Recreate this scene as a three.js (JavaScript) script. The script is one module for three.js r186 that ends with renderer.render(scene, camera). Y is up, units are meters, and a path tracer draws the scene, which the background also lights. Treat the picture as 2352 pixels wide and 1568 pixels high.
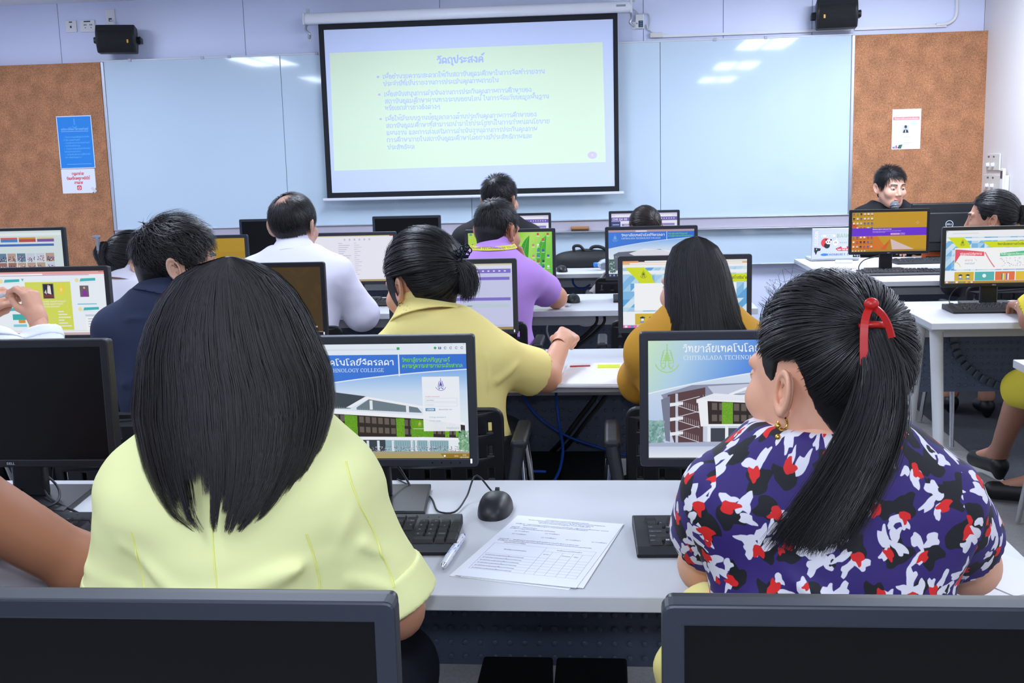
import * as THREE from 'three';
import { RoundedBoxGeometry } from 'three/addons/geometries/RoundedBoxGeometry.js';
import { mergeGeometries } from 'three/addons/utils/BufferGeometryUtils.js';
import { RectAreaLightUniformsLib } from 'three/addons/lights/RectAreaLightUniformsLib.js';

// ---------------------------------------------------------------- camera, lights, exposure
const scene = new THREE.Scene();
scene.background = new THREE.Color(0x0a0b0e);
const camera = new THREE.PerspectiveCamera(34.46, 2352 / 1568, 0.05, 60);
camera.position.set(0, 1.3733, 0);
camera.rotation.order = 'YXZ';
camera.rotation.set(-0.1613, 0.0909, -0.0263);
const renderer = new THREE.WebGLRenderer();
renderer.toneMapping = THREE.LinearToneMapping;
renderer.toneMappingExposure = 1.0;
renderer.shadowMap.enabled = true;
RectAreaLightUniformsLib.init();
const CEIL = 2.62, PANEL_LIGHT = 18, LIGHT_RGB = [0.74, 0.83, 1.0];
const PANEL_SPOTS = [];
const flash = new THREE.SpotLight(new THREE.Color(...LIGHT_RGB), 2.3, 0, 0.75, 0.5); // the photographer's flash above the lens
flash.position.set(0.0, 1.515, -0.01); flash.target.position.set(-0.35, 0.95, -4); flash.castShadow = true; flash.shadow.radius = 2; scene.add(flash, flash.target);
for (const x of [-4.0, -1.12, 1.76]) for (const z of [-6.2, -3.2, -0.3, 2.4]) PANEL_SPOTS.push([x, z, z < -5 ? (x < -2 ? 1.25 : x < 0 ? 1.6 : 2.85) : z > -1 ? 0.85 : 1]);

// ---------------------------------------------------------------- helpers
let seed = 7;
const rnd = () => { seed = (seed * 1664525 + 1013904223) >>> 0; return seed / 4294967296; };
const rr = (a, b) => a + (b - a) * rnd();
const reseed = (s) => { seed = s >>> 0; for (let i = 0; i < 4; i++) rnd(); };
const used = new Map();
function numbered(n) { const k = used.get(n) ?? 0; used.set(n, k + 1); return k ? n + '_' + String(k).padStart(3, '0') : n; }
function tag(o, label, category, group) { o.userData.label = label; if (category) o.userData.category = category; if (group) o.userData.group = group; return o; }
function thing(name, label, category, [x, y, z] = [0, 0, 0], turn = 0, group) {
  const o = new THREE.Group(); o.name = numbered(name); o.position.set(x, y, z); o.rotation.y = turn; tag(o, label, category, group); scene.add(o); return o;
}
function part(name, geo, m, parent, pos, label) {
  const g = Array.isArray(geo) ? merge(geo) : geo;
  const o = new THREE.Mesh(g, m); o.name = name; o.castShadow = o.receiveShadow = true;
  if (pos) o.position.set(...pos);
  if (label) o.userData.label = label;
  parent.add(o); return o;
}
function solo(name, geo, m, label, category, pos, group) {
  const g = Array.isArray(geo) ? merge(geo) : geo;
  const o = new THREE.Mesh(g, m); o.name = numbered(name); o.castShadow = o.receiveShadow = true;
  if (pos) o.position.set(...pos);
  tag(o, label, category, group); scene.add(o); return o;
}
function struct(name, geo, m, label, category) { const o = solo(name, geo, m, label, category); o.userData.kind = 'structure'; return o; }
function merge(list) {
  const keep = ['position', 'normal', 'uv'];
  const gs = list.map((g) => { const q = g.index ? g.toNonIndexed() : g.clone(); for (const k of Object.keys(q.attributes)) if (!keep.includes(k)) q.deleteAttribute(k); if (!q.attributes.uv) q.setAttribute('uv', new THREE.BufferAttribute(new Float32Array(q.attributes.position.count * 2), 2)); return q; });
  return mergeGeometries(gs);
}
const V = (x, y, z) => new THREE.Vector3(x, y, z);
const move = (g, x = 0, y = 0, z = 0, rx = 0, ry = 0, rz = 0) => { if (rx) g.rotateX(rx); if (ry) g.rotateY(ry); if (rz) g.rotateZ(rz); return g.translate(x, y, z); };
const box = (w, h, d, x = 0, y = 0, z = 0) => new THREE.BoxGeometry(w, h, d).translate(x, y, z);
const rbox = (w, h, d, r, x = 0, y = 0, z = 0, s = 2) => new RoundedBoxGeometry(w, h, d, s, r).translate(x, y, z);
const cyl = (r1, r2, h, n = 20) => new THREE.CylinderGeometry(r1, r2, h, n);
function bar(a, b, r1, r2 = r1, n = 14) { // a round bar between two points
  const A = V(...a), B = V(...b), d = B.clone().sub(A), g = new THREE.CylinderGeometry(r2, r1, d.length(), n);
  g.applyQuaternion(new THREE.Quaternion().setFromUnitVectors(V(0, 1, 0), d.normalize())); const m = A.add(B).multiplyScalar(0.5); return g.translate(m.x, m.y, m.z);
}
const tube = (pts, r, n = 40, k = 7) => new THREE.TubeGeometry(new THREE.CatmullRomCurve3(pts.map((p) => V(...p))), n, r, k);
function rrShape(w, h, r, x = 0, y = 0) {
  const s = new THREE.Shape(), a = x - w / 2, b = x + w / 2, c = y - h / 2, d = y + h / 2;
  s.moveTo(a + r, c); s.lineTo(b - r, c); s.quadraticCurveTo(b, c, b, c + r); s.lineTo(b, d - r); s.quadraticCurveTo(b, d, b - r, d);
  s.lineTo(a + r, d); s.quadraticCurveTo(a, d, a, d - r); s.lineTo(a, c + r); s.quadraticCurveTo(a, c, a + r, c); return s;
}
const extrude = (s, depth, bevel = 0, seg = 4) => new THREE.ExtrudeGeometry(s, { depth: depth - 2 * bevel, bevelEnabled: bevel > 0, bevelSize: bevel, bevelThickness: bevel, bevelOffset: -bevel, bevelSegments: 2, curveSegments: seg }).translate(0, 0, bevel);

// materials
const mat = (color, roughness = 0.5, o = {}) => new THREE.MeshStandardMaterial({ color, roughness, ...o });
const phys = (color, roughness = 0.5, o = {}) => new THREE.MeshPhysicalMaterial({ color, roughness, ...o });
function canvas(w, h, draw) { const c = document.createElement('canvas'); c.width = w; c.height = h; const x = c.getContext('2d'); draw(x, w, h); return c; }
function ctex(w, h, draw, srgb = true) { const t = new THREE.CanvasTexture(canvas(w, h, draw)); if (srgb) t.colorSpace = THREE.SRGBColorSpace; t.magFilter = THREE.LinearFilter; t.wrapS = t.wrapT = THREE.RepeatWrapping; return t; }
function noiseTex(n, f, srgb = true) { // f(u, v, random) -> [r, g, b] 0..255
  const d = new Uint8Array(n * n * 4);
  for (let y = 0; y < n; y++) for (let x = 0; x < n; x++) { const c = f(x / n, y / n); const i = (y * n + x) * 4; d[i] = c[0]; d[i + 1] = c[1]; d[i + 2] = c[2]; d[i + 3] = 255; }
  const t = new THREE.DataTexture(d, n, n); if (srgb) t.colorSpace = THREE.SRGBColorSpace; t.magFilter = THREE.LinearFilter; t.wrapS = t.wrapT = THREE.RepeatWrapping; t.needsUpdate = true; return t;
}
function vgrid(n) { const a = new Float32Array(n * n); for (let i = 0; i < a.length; i++) a[i] = rnd(); return (u, v) => { const x = u * n, y = v * n, i = Math.floor(x), j = Math.floor(y), s = x - i, t = y - j, w = (p, q) => a[((q % n + n) % n) * n + ((p % n + n) % n)]; const S = s * s * (3 - 2 * s), T = t * t * (3 - 2 * t); return (w(i, j) * (1 - S) + w(i + 1, j) * S) * (1 - T) + (w(i, j + 1) * (1 - S) + w(i + 1, j + 1) * S) * T; }; }
const rep = (t, u, v) => { const c = t.clone(); c.repeat.set(u, v); c.needsUpdate = true; return c; };

const M = {
  plastic: mat(0x15171b, 0.42), bezel: mat(0x1d222d, 0.46), bezelBlack: mat(0x101216, 0.4), glossBlack: mat(0x040506, 0.22),
  matteBlack: mat(0x0a0b0d, 0.75), keys: mat(0x121418, 0.5), rubber: mat(0x101114, 0.6), cable: mat(0x0d0e10, 0.5), blueCable: mat(0x1b52b8, 0.45), whiteCable: mat(0xd2d6da, 0.5),
  desk: mat(0xcbccd0, 0.42), deskEdge: mat(0xcfd0d2, 0.5), whiteMetal: mat(0xd5d6d8, 0.4), panelDark: mat(0x556074, 0.5),
  chrome: mat(0xd8dadd, 0.14, { metalness: 1 }), alu: mat(0xc3c5cb, 0.35, { metalness: 0.85 }), silver: mat(0xc9ccd1, 0.4, { metalness: 0.5 }),
  white: mat(0xe9e8e8, 0.5), offwhite: mat(0xdcdbd4, 0.5), paper: mat(0xf1f1f3, 0.9), gold: mat(0xd9b25a, 0.25, { metalness: 1 }),
};
// ---- Thai letters drawn as strokes (6 by 10 grid, "o" = small loop), Latin letters with the fonts
const TH = {
  'ก': [7, '1 10,1 4.5,0 3.2,1.6 .8,3.5 0,5.4 .8,6 3,6 10'], 'ข': [6.6, 'o1.2 1.2;2.2 1.6,2.6 2.6,1.6 3.8,1.6 10,6 10,6 0'], 'ค': [7, '1 10,1 3,2.5 .4,4.5 .4,6 3,6 10;1 9,2.6 6.5;o3.4 5.8'],
  'ง': [5.6, 'o2.8 1.2;4 1,4.6 2,4.6 10,3.6 10,0 5.6'], 'จ': [6.4, '0 2.5,1.5 .3,4 0,5.6 2,5.6 10,3.4 7;o2.6 6'], 'ช': [7, 'o1.2 1.2;2.2 1.6,2.6 2.6,1.6 3.8,1.6 10,5.6 10,5.6 3.4,4.2 2;6.8 -.6,4.6 2'],
  'ฐ': [6.6, '0 3.2,2 .6,5 0,3 2.4,5.6 3.6,5.6 10,2.5 10;o1.8 8.6;0 12,2 13,4 12,6 13'], 'ญ': [9, '1 10,1 4.5,0 3.2,2 .6,4 .6,5 3,5 10,8.4 10,8.4 0;o4 12;5 12.6,8 12'],
  'ณ': [9.4, 'o1.1 9;1.1 8,1.1 4.5,0 3.2,2 .6,3.6 .6,4.8 3,4.8 10,7.4 7.6;o8 9;8.6 8,8.6 0'], 'ด': [7, '1 10,1 3,2.5 .4,4.5 .4,6 3,6 10;1 10,2.6 8.4;o3.4 7.6'],
  'ต': [7, '1 10,1 3,2.3 .3,3.5 1.6,4.8 .3,6 3,6 10;1 10,2.4 8.2;o3.2 7.4'], 'ถ': [7, '1 8,1 4.5,0 3.2,1.6 .8,3.5 0,5.4 .8,6 3,6 10;o1.9 9'], 'ภ': [7, 'o.2 9;1.2 9,1.2 4.5,0 3.2,1.8 .8,3.6 0,5.4 .8,6 3,6 10'],
  'ท': [7, 'o1 1.2;1.8 2,1.8 10,2 6,3.4 .8,5 .3,6 2.5,6 10'], 'ธ': [6.4, '.6 3,2 .6,5 .2,6 -.6;.6 3,2 3.4,5.4 4,5.4 10,1 10,1 5.6'], 'น': [7.4, 'o1 1.2;1.8 2,1.8 10,4.6 7.6;o5.6 8.9;6.2 8,6.2 0'],
  'บ': [6.8, 'o1 1.2;1.8 2,1.8 10,6 10,6 0'], 'ป': [6.8, 'o1 1.2;1.8 2,1.8 10,6 10,6 -3.6'], 'ผ': [7.2, 'o2 1.2;1 2.2,1 10,3.6 5,6.2 10,6.2 0'], 'พ': [7.6, 'o.8 1.2;1.4 2.2,1.8 10,3.8 3.5,5.8 10,6.6 0'],
  'ม': [7.2, 'o1 1.2;1.8 2,1.8 8.4,6 10,6 0;o1.5 9.3'], 'ย': [6.8, 'o2 1.2;1.2 2,1 3.4,2.6 4.2,1 5.4,1 10,6 10,6 0'], 'ร': [5.2, '.6 2.8,2 .8,4.6 0;.6 2.8,4.2 3.4,4.4 8.4;o3.6 9.1'],
  'ล': [7, '.6 3,2.5 .4,4.6 .4,6 3,6 10;6 5.6,4 4.4,1.4 6,1.4 8;o2 9'], 'ว': [5.4, '.4 3,2 .5,4.2 1,4.6 3,4.6 8;o3.7 9'], 'ศ': [7.2, '1 10,1 3,2.5 .4,4.5 .4,6 3,6 10;1 9,2.6 6.5;o3.4 5.8;5.2 1.2,7 -1'],
  'ษ': [7.4, 'o1 1.2;1.8 2,1.8 10,6 10,6 0;4.2 5,7.2 5;o3.5 5.8'], 'ส': [7.2, '.6 3,2.5 .4,4.6 .4,6 3,6 10;6 5.6,4 4.4,1.4 6,1.4 8;o2 9;5.2 1.2,7 -1'], 'ห': [7.2, 'o1 1.2;1.8 2,1.8 10,2 6.4,5 3.4,6.2 6,6.2 10;o5.6 2'],
  'อ': [6.4, 'o1.8 4;.8 5,1 10,5.6 10,5.6 3,4 .4,2 .4,.6 2.6'], 'ฯ': [6, '.6 1,2 4,3.6 1,4.6 4,4.6 10'], 'ๆ': [6.4, 'o1.4 5;2.4 4.4,2.8 2,4.4 .6,5.8 2,5.8 12'],
  'ะ': [4.4, 'o1 2.4;1.8 3.2,3.8 1.6;o1 7.4;1.8 8.2,3.8 6.6'], 'า': [5.2, '.4 2.8,1.8 .4,3.6 .8,4.2 3,4.2 10'], 'ำ': [5.2, 'o-.8 -2.6;.4 2.8,1.8 .4,3.6 .8,4.2 3,4.2 10'], 'เ': [3.2, '1 0,1 8.2;o1.9 9.2'], 'แ': [6, '1 0,1 8.2;o1.9 9.2;4 0,4 8.2;o4.9 9.2'],
  'โ': [4.4, 'o2.5 9.2;1.6 8.4,1.6 0,0 -2,2 -3.6,4.4 -3'], 'ใ': [4.2, 'o2.5 9.2;1.6 8.4,1.6 -1.4,3 -3.4,1.6 -4.4;o.4 -2.8'], 'ไ': [4.2, 'o2.5 9.2;1.6 8.4,1.6 -1,.2 -3.8,2.8 -3'],
  'ั': [0, 'o-4 -2;-3 -1.6,-.8 -3'], 'ิ': [0, '-5 -1.4,-3.4 -3,-1 -1.6,-5 -1.4'], 'ี': [0, '-5 -1.4,-3.4 -3,-1 -1.6,-5 -1.4;-1 -1.6,-1 -4.2'], 'ึ': [0, '-5 -1.4,-3.4 -3,-1 -1.6,-5 -1.4;o-1 -3'], 'ื': [0, '-5 -1.4,-3.4 -3,-1 -1.6,-5 -1.4;-1 -1.6,-1 -4.2;-2.2 -2.2,-2.2 -4.2'],
  'ุ': [0, 'o-1.9 12;-1 12,-1 14.2'], 'ู': [0, 'o-3.4 12;-2.6 13.6,-.8 13.6,-.8 11.6'], '่': [0, '-1 -4.8,-1 -6.8'], '้': [0, 'o-2.6 -5.2;-1.8 -4.6,-.2 -6.6'], '์': [0, 'o-2.2 -3.4;-1.4 -4.2,0 -6'], '็': [0, '-4 -2,-2.6 -3.6,-1.2 -2.4,0 -4'],
};
const THG = new Map(Object.entries(TH).map(([k, [w, s]]) => [k, [w, s.split(';').map((t) => (t[0] === 'o' ? [1, ...t.slice(1).split(' ').map(Number)] : [0, t.split(',').map((p) => p.split(' ').map(Number))]))]]));
function thaiWidth(s, size) { let w = 0; for (const c of s) w += THG.has(c) ? THG.get(c)[0] + (THG.get(c)[0] ? 1 : 0) : c === ' ' ? 4 : 5.6; return w * size / 10; }
function thai(x, s, px, py, size, color, weight = 0.13, align = 'left', fit = 0) { // py is the baseline, size the height of a consonant
  const k = size / 10; let w = thaiWidth(s, size), sx = 1;
  if (fit) { sx = fit / w; w = fit; }
  x.save(); x.translate(align === 'center' ? px - w / 2 : align === 'right' ? px - w : px, py - size); x.scale(k * sx, k);
  x.strokeStyle = x.fillStyle = color; x.lineWidth = weight * 10; x.lineJoin = x.lineCap = 'round';
  for (const c of s) {
    const g = THG.get(c);
    if (!g) { if (c !== ' ') { x.font = '10px sans-serif'; x.fillText(c, 0, 10); } x.translate(c === ' ' ? 4 : 5.6, 0); continue; }
    for (const st of g[1]) {
      x.beginPath();
      if (st[0]) x.arc(st[1], st[2], 0.85, 0, 7);
      else { const p = st[1]; x.moveTo(p[0][0], p[0][1]); for (let i = 1; i < p.length - 1; i++) { const q = p[i + 1], mx = i === p.length - 2 ? q[0] : (p[i][0] + q[0]) / 2, my = i === p.length - 2 ? q[1] : (p[i][1] + q[1]) / 2; x.quadraticCurveTo(p[i][0], p[i][1], mx, my); } if (p.length === 2) x.lineTo(p[1][0], p[1][1]); }
      x.stroke();
    }
    x.translate(g[0] + (g[0] ? 1 : 0), 0);
  }
  x.restore();
}
const latin = (x, s, px, py, font, color, align = 'left', maxw) => { x.font = font; x.fillStyle = color; x.textAlign = align; x.textBaseline = 'alphabetic'; maxw ? x.fillText(s, px, py, maxw) : x.fillText(s, px, py); };
const rect = (x, c, a, b, w, h) => { x.fillStyle = c; x.fillRect(a, b, w, h); };
const poly = (x, c, p) => { x.fillStyle = c; x.beginPath(); p.forEach((q, i) => (i ? x.lineTo(q[0], q[1]) : x.moveTo(q[0], q[1]))); x.closePath(); x.fill(); };
// ---------------------------------------------------------------- the room
reseed(11);
const n8 = vgrid(8), n32 = vgrid(32), n128 = vgrid(128), n256 = vgrid(256);
const corkTex = noiseTex(512, (u, v) => { const g = n128(u, v) * 0.45 + n256(u, v) * 0.4 + rnd() * 0.3, s = rnd() < 0.012 ? 26 : 0, b = n8(u, v) * 0.12; const k = 0.72 + (g - 0.55) * 0.5 + b; return [Math.min(255, 220 * k + s), Math.min(255, 152 * k + s), Math.min(255, 106 * k + s)]; });
const floorTex = noiseTex(512, (u, v) => { const g = n128(u, v) * 0.3 + rnd() * 0.5 + n8(u, v) * 0.3, k = 0.86 + (g - 0.5) * 0.22; return [176 * k, 174 * k, 172 * k]; });
const carpetTex = noiseTex(512, (u, v) => { const k = 0.7 + rnd() * 0.5 + n32(u, v) * 0.15; return [64 * k, 66 * k, 72 * k]; });
const fabricBump = noiseTex(256, (u, v) => { const a = 128 + 60 * Math.sin(u * 256 * 0.8) + 60 * Math.sin(v * 256 * 0.8); return [a, a, a]; }, false);
const XL = -5.4, XR = 2.6, ZB = -8.13, ZF = 3.6, WT = 0.12;
const wallMat = mat(0xdde3fb, 0.42);
const wallRightMat = mat(0xe4e0de, 0.55);
struct('floor', box(XR - XL + 0.4, 0.1, ZF - ZB + 0.4, (XL + XR) / 2, -0.05, (ZF + ZB) / 2), mat(0xffffff, 0.5, { map: rep(floorTex, 12, 16) }), 'pale grey speckled vinyl floor under the desks', 'floor');
struct('ceiling', box(XR - XL + 0.4, 0.1, ZF - ZB + 0.4, (XL + XR) / 2, CEIL + 0.05, (ZF + ZB) / 2), mat(0xe8e8ea, 0.8), 'white ceiling above the classroom', 'ceiling');
{ // front wall of large painted panels with fine joints
  const w = struct('wall_back', box(XR - XL, CEIL, WT, (XL + XR) / 2, CEIL / 2, ZB - WT / 2 - 0.012), mat(0x9ea0aa, 0.7), 'lavender white panelled wall behind the glass boards', 'wall');
  const joints = [XL, -4.06, -2.65, -1.2, 0.255, 0.815, 1.43, XR];
  for (let i = 0; i < joints.length - 1; i++) part('panel', box(joints[i + 1] - joints[i] - 0.004, CEIL, 0.014, (joints[i] + joints[i + 1]) / 2, CEIL / 2, ZB - 0.007), wallMat, w);
}
struct('wall_right', box(WT, CEIL, ZF - ZB, XR + WT / 2, CEIL / 2, (ZF + ZB) / 2), wallRightMat, 'plain off white side wall with the switch plates', 'wall');
struct('wall_left', box(WT, CEIL, ZF - ZB, XL - WT / 2, CEIL / 2, (ZF + ZB) / 2), wallMat, 'plain lavender white side wall by the brown cork board', 'wall');
struct('wall_front', box(XR - XL + 0.24, CEIL, WT, (XL + XR) / 2, CEIL / 2, ZF + WT / 2), mat(0xdcdce2, 0.6), 'plain white rear wall of the classroom', 'wall');
{ const c = solo('carpet', box(XR - 1.64, 0.008, 6.4, (XR + 1.64) / 2, 0.004, -5.0), mat(0xffffff, 0.95, { map: rep(carpetTex, 4, 24) }), 'dark grey carpet strip under the desks beside the side wall', 'carpet'); c.userData.kind = 'thing'; }

// ceiling lights: a frame, a glowing diffuser and an area light of the same size
{
  const glow = mat(0xffffff, 0.6, { emissive: new THREE.Color(...LIGHT_RGB), emissiveIntensity: 1.0 });
  for (const [x, z, k] of PANEL_SPOTS) {
    const t = thing('ceiling_light', `ceiling light panel ${z < -5 ? 'closest to the glass board' : z < -2 ? 'above the middle desk rows' : z < 1 ? 'above the photographer' : 'at the rear of the room'}, ${x < -2 ? 'brown cork side' : x < 0 ? 'middle line' : 'side wall line'}`, 'light', [x, CEIL, z], 0, 'ceiling light panels');
    part('frame', [box(0.62, 0.012, 0.03, 0, -0.006, 0.6), box(0.62, 0.012, 0.03, 0, -0.006, -0.6), box(0.03, 0.012, 1.17, 0.295, -0.006, 0), box(0.03, 0.012, 1.17, -0.295, -0.006, 0), box(0.03, 0.012, 1.17, 0, -0.006, 0)], M.white, t);
    part('light_diffuser', box(0.58, 0.004, 1.17, 0, -0.002, 0), glow, t);
    for (const s of [-1, 1]) {
      const l = new THREE.RectAreaLight(new THREE.Color(...LIGHT_RGB), PANEL_LIGHT * k, 0.25, 1.15);
      l.position.set(x + s * 0.15, CEIL - 0.016, z); l.rotation.x = -Math.PI / 2; scene.add(l);
    }
  }
}
// ---------------------------------------------------------------- boards on the front wall
const BZ = -8.05;
{
  const glassMat = phys(0xc5d7e5, 0.06, { clearcoat: 0.6, clearcoatRoughness: 0.03, ior: 1.5 });
  const b = thing('glass_board', 'pale blue glass writing board across the front wall behind the pull-down screen', 'board', [0, 0.945, BZ]);
  const e = [-3.705, -2.374, -1.003, 0.368, 1.69], H = 1.235;
  for (let i = 0; i < 4; i++) part('glass_pane', rbox(e[i + 1] - e[i] - 0.003, H, 0.012, 0.003, (e[i] + e[i + 1]) / 2, H / 2 + 0.003, -0.006), glassMat, b);
  part('backing', box(5.4, H, 0.05, -1.0, H / 2, -0.04), mat(0x8fa6b2, 0.7), b);
  for (const x of [-3.715, 1.7]) part('edge_trim', rbox(0.022, H, 0.03, 0.004, x, H / 2, -0.005), M.alu, b);
  part('top_channel', rbox(5.43, 0.012, 0.03, 0.003, -1.007, H + 0.006, -0.012), mat(0xd0d2da, 0.4), b);
  for (const x of [-3.5, -2.95, -2.75, -2.1, 1.1, 0.75]) part('clip', box(0.02, 0.02, 0.012, x, H + 0.006, 0.004), mat(0xb8b4c4, 0.5), b);
  const l = thing('marker_ledge', 'long brushed metal marker ledge under the glass board', 'ledge', [0, 0.865, BZ]);
  part('face', rbox(5.43, 0.074, 0.02, 0.004, -1.007, 0.04, 0), mat(0xb3adb9, 0.45), l);
  part('rail', rbox(5.43, 0.008, 0.07, 0.003, -1.007, 0.0, 0.03), M.alu, l);
  part('upper_rail', rbox(5.43, 0.007, 0.03, 0.003, -1.007, 0.08, 0.006), M.alu, l);
  const k = thing('kick_board', 'pale blue glass panel strip beneath the marker ledge', 'board', [0, 0.605, BZ]);
  for (let i = 0; i < 4; i++) part('glass_pane', rbox(e[i + 1] - e[i] - 0.003, 0.25, 0.012, 0.003, (e[i] + e[i + 1]) / 2, 0.128, -0.006), glassMat, k);
  part('lower_rail', rbox(5.43, 0.008, 0.02, 0.003, -1.007, 0, 0), M.alu, k);
  part('backing', box(5.4, 0.25, 0.05, -1.0, 0.13, -0.04), mat(0x8fa6b2, 0.7), k);
  const cork = (w, h, x, y, name, label) => { const g = rbox(w, h, 0.05, 0.003, 0, 0, 0), p = g.attributes.position, uv = g.attributes.uv; for (let i = 0; i < p.count; i++) uv.setXY(i, p.getX(i) / 0.5, p.getY(i) / 0.5); const t = thing(name, label, 'board', [x, y, BZ - 0.02]); part('cork_sheet', g, mat(0xffffff, 0.95, { map: corkTex, bumpMap: corkTex, bumpScale: 0.001 }), t); part('backing', box(w - 0.02, h - 0.02, 0.03, 0, 0, -0.035), mat(0x8a7b6c, 0.8), t); return t; };
  cork(0.905, 1.62, 2.155, 1.37, 'cork_board', 'orange brown cork board behind the man with the microphone');
  cork(1.66, 1.72, -4.56, 1.32, 'cork_board', 'brown cork board with the blue poster pinned on it');
}
// posters and notices
{
  const t1 = ctex(256, 364, (x, w, h) => {
    rect(x, '#dfe6f5', 0, 0, w, h); rect(x, '#1e86dc', 6, 6, w - 12, h - 12);
    x.strokeStyle = 'rgba(150,205,245,.8)'; x.lineWidth = 2; x.beginPath(); x.arc(130, 64, 16, 0.2, 3); x.stroke(); x.beginPath(); x.moveTo(130, 18); x.lineTo(126, 60); x.lineTo(134, 60); x.closePath(); x.stroke();
    thai(x, 'ระเบียบการใช้ห้องปฏิบัติการคอมพิวเตอร์', 128, 98, 12, '#a8d4f6', 0.13, 'center', 200); rect(x, '#bfe0f8', 28, 106, 200, 2);
    const L = ['1. ห้ามนำอาหารและเครื่องดื่มเข้ามาในห้อง', 'ปฏิบัติการคอมพิวเตอร์', '2. ห้ามเปลี่ยนแปลงโปรแกรมคอมพิวเตอร์', '3. ห้ามเข้าใช้ข้อมูลที่ไม่ได้รับอนุญาต', '4. ห้ามเล่นเกมและดูข้อมูลในห้องเรียน', 'ปิดเครื่องคอมพิวเตอร์ทุกครั้งหลังใช้งาน', '5. ไม่เปิดเสียงดังรบกวนผู้อื่นในห้อง', 'เรียน หรือส่งข้อมูลต่างๆ'];
    L.forEach((s, i) => thai(x, s, 40, 150 + i * 20, 8, '#8cc4f0', 0.12, 'left', i % 2 ? 120 : 190)); rect(x, '#a8d4f6', 50, 332, 180, 2);
  });
  const p = thing('poster', 'bright blue rules poster with faint white writing pinned to brown cork', 'poster', [-3.965, 1.605, BZ + 0.008]);
  const g = new THREE.BoxGeometry(0.272, 0.388, 0.002); part('sheet', g, mat(0xffffff, 0.55, { map: t1 }), p).rotation.z = 0.004;
  for (const [a, b] of [[-0.13, 0.187], [0.13, 0.187], [-0.13, -0.187], [0.13, -0.187]]) part('pin', move(cyl(0.004, 0.004, 0.006, 10), a, b, 0.004, Math.PI / 2), M.chrome, p);
  const t2 = ctex(256, 180, (x, w, h) => {
    rect(x, '#eeeef4', 0, 0, w, h); thai(x, 'กรุณาช่วย', 128, 44, 16, '#d8262c', 0.2, 'center', 92); thai(x, 'ปิดเครื่องคอมฯหลังใช้', 128, 78, 16, '#d8262c', 0.2, 'center', 176); thai(x, 'งานด้วย', 128, 110, 16, '#d8262c', 0.2, 'center', 66);
    x.fillStyle = '#e04a4a'; x.beginPath(); x.roundRect(113, 122, 34, 34, 7); x.fill(); x.strokeStyle = '#fff'; x.lineWidth = 4; x.beginPath(); x.arc(130, 140, 9, -1.0, 4.1); x.stroke(); x.beginPath(); x.moveTo(130, 128); x.lineTo(130, 138); x.stroke();
  });
  const sh = new THREE.Shape(); sh.moveTo(-0.13, -0.09); sh.lineTo(0.10, -0.09); sh.lineTo(0.132, -0.05); sh.lineTo(0.132, 0.09); sh.lineTo(-0.13, 0.09);
  const ng = extrude(sh, 0.002), np = ng.attributes.position; for (let i = 0; i < np.count; i++) ng.attributes.uv.setXY(i, np.getX(i) / 0.262 + 0.5, np.getY(i) / 0.18 + 0.5);
  const nn = thing('notice', 'white sheet with red lettering and a red power symbol below the blue poster', 'notice', [-3.97, 1.318, BZ + 0.006]); part('sheet', ng, mat(0xffffff, 0.8, { map: t2 }), nn);
  part('folded_corner', move(new THREE.BoxGeometry(0.03, 0.045, 0.0015), 0.115, -0.066, 0.006, 0.1, -0.35, 0.6), M.paper, nn);
  const t3 = ctex(200, 288, (x, w, h) => {
    rect(x, '#f2f2f8', 0, 0, w, h); rect(x, '#f08a86', 6, 56, 184, 22); thai(x, 'ขั้นตอนการใช้งานระบบจองห้องเรียน', 100, 73, 8, '#fff', 0.14, 'center', 165);
    rect(x, '#dfe7f6', 6, 92, 90, 70); rect(x, '#d4dcf0', 130, 84, 40, 38); poly(x, '#e4e9f6', [[110, 150], [160, 128], [180, 190], [130, 200]]);
    rect(x, '#c9d0de', 74, 116, 42, 52); x.fillStyle = '#5a4640'; x.beginPath(); x.arc(95, 130, 9, 0, 7); x.fill(); x.fillStyle = '#1a1c22'; x.beginPath(); x.arc(95, 125, 9, 3.1, 6.3); x.fill(); poly(x, '#2a2f3c', [[76, 170], [82, 150], [95, 146], [110, 150], [116, 170]]); rect(x, '#e8e8e8', 92, 150, 6, 18);
    rect(x, '#9aa3bd', 70, 200, 60, 2); rect(x, '#a7aec4', 50, 240, 88, 2); rect(x, '#a7aec4', 66, 252, 60, 2); rect(x, '#7d86a0', 6, 268, 18, 14); poly(x, '#c65a9a', [[26, 262], [38, 256], [40, 280], [28, 284]]); poly(x, '#2f6a4a', [[44, 280], [50, 256], [76, 254], [66, 284]]); poly(x, '#23364a', [[40, 276], [56, 262], [52, 284]]);
  });
  const q = thing('poster', 'small white notice with a pink band and portrait photo on the cork board', 'poster', [2.073, 1.53, BZ + 0.008]); part('sheet', new THREE.BoxGeometry(0.195, 0.276, 0.002), mat(0xffffff, 0.6, { map: t3 }), q);
  for (const [a, b] of [[-0.09, 0.13], [0.09, 0.13]]) part('pin', move(cyl(0.004, 0.004, 0.006, 10), a, b, 0.004, Math.PI / 2), M.chrome, q);
}
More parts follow.
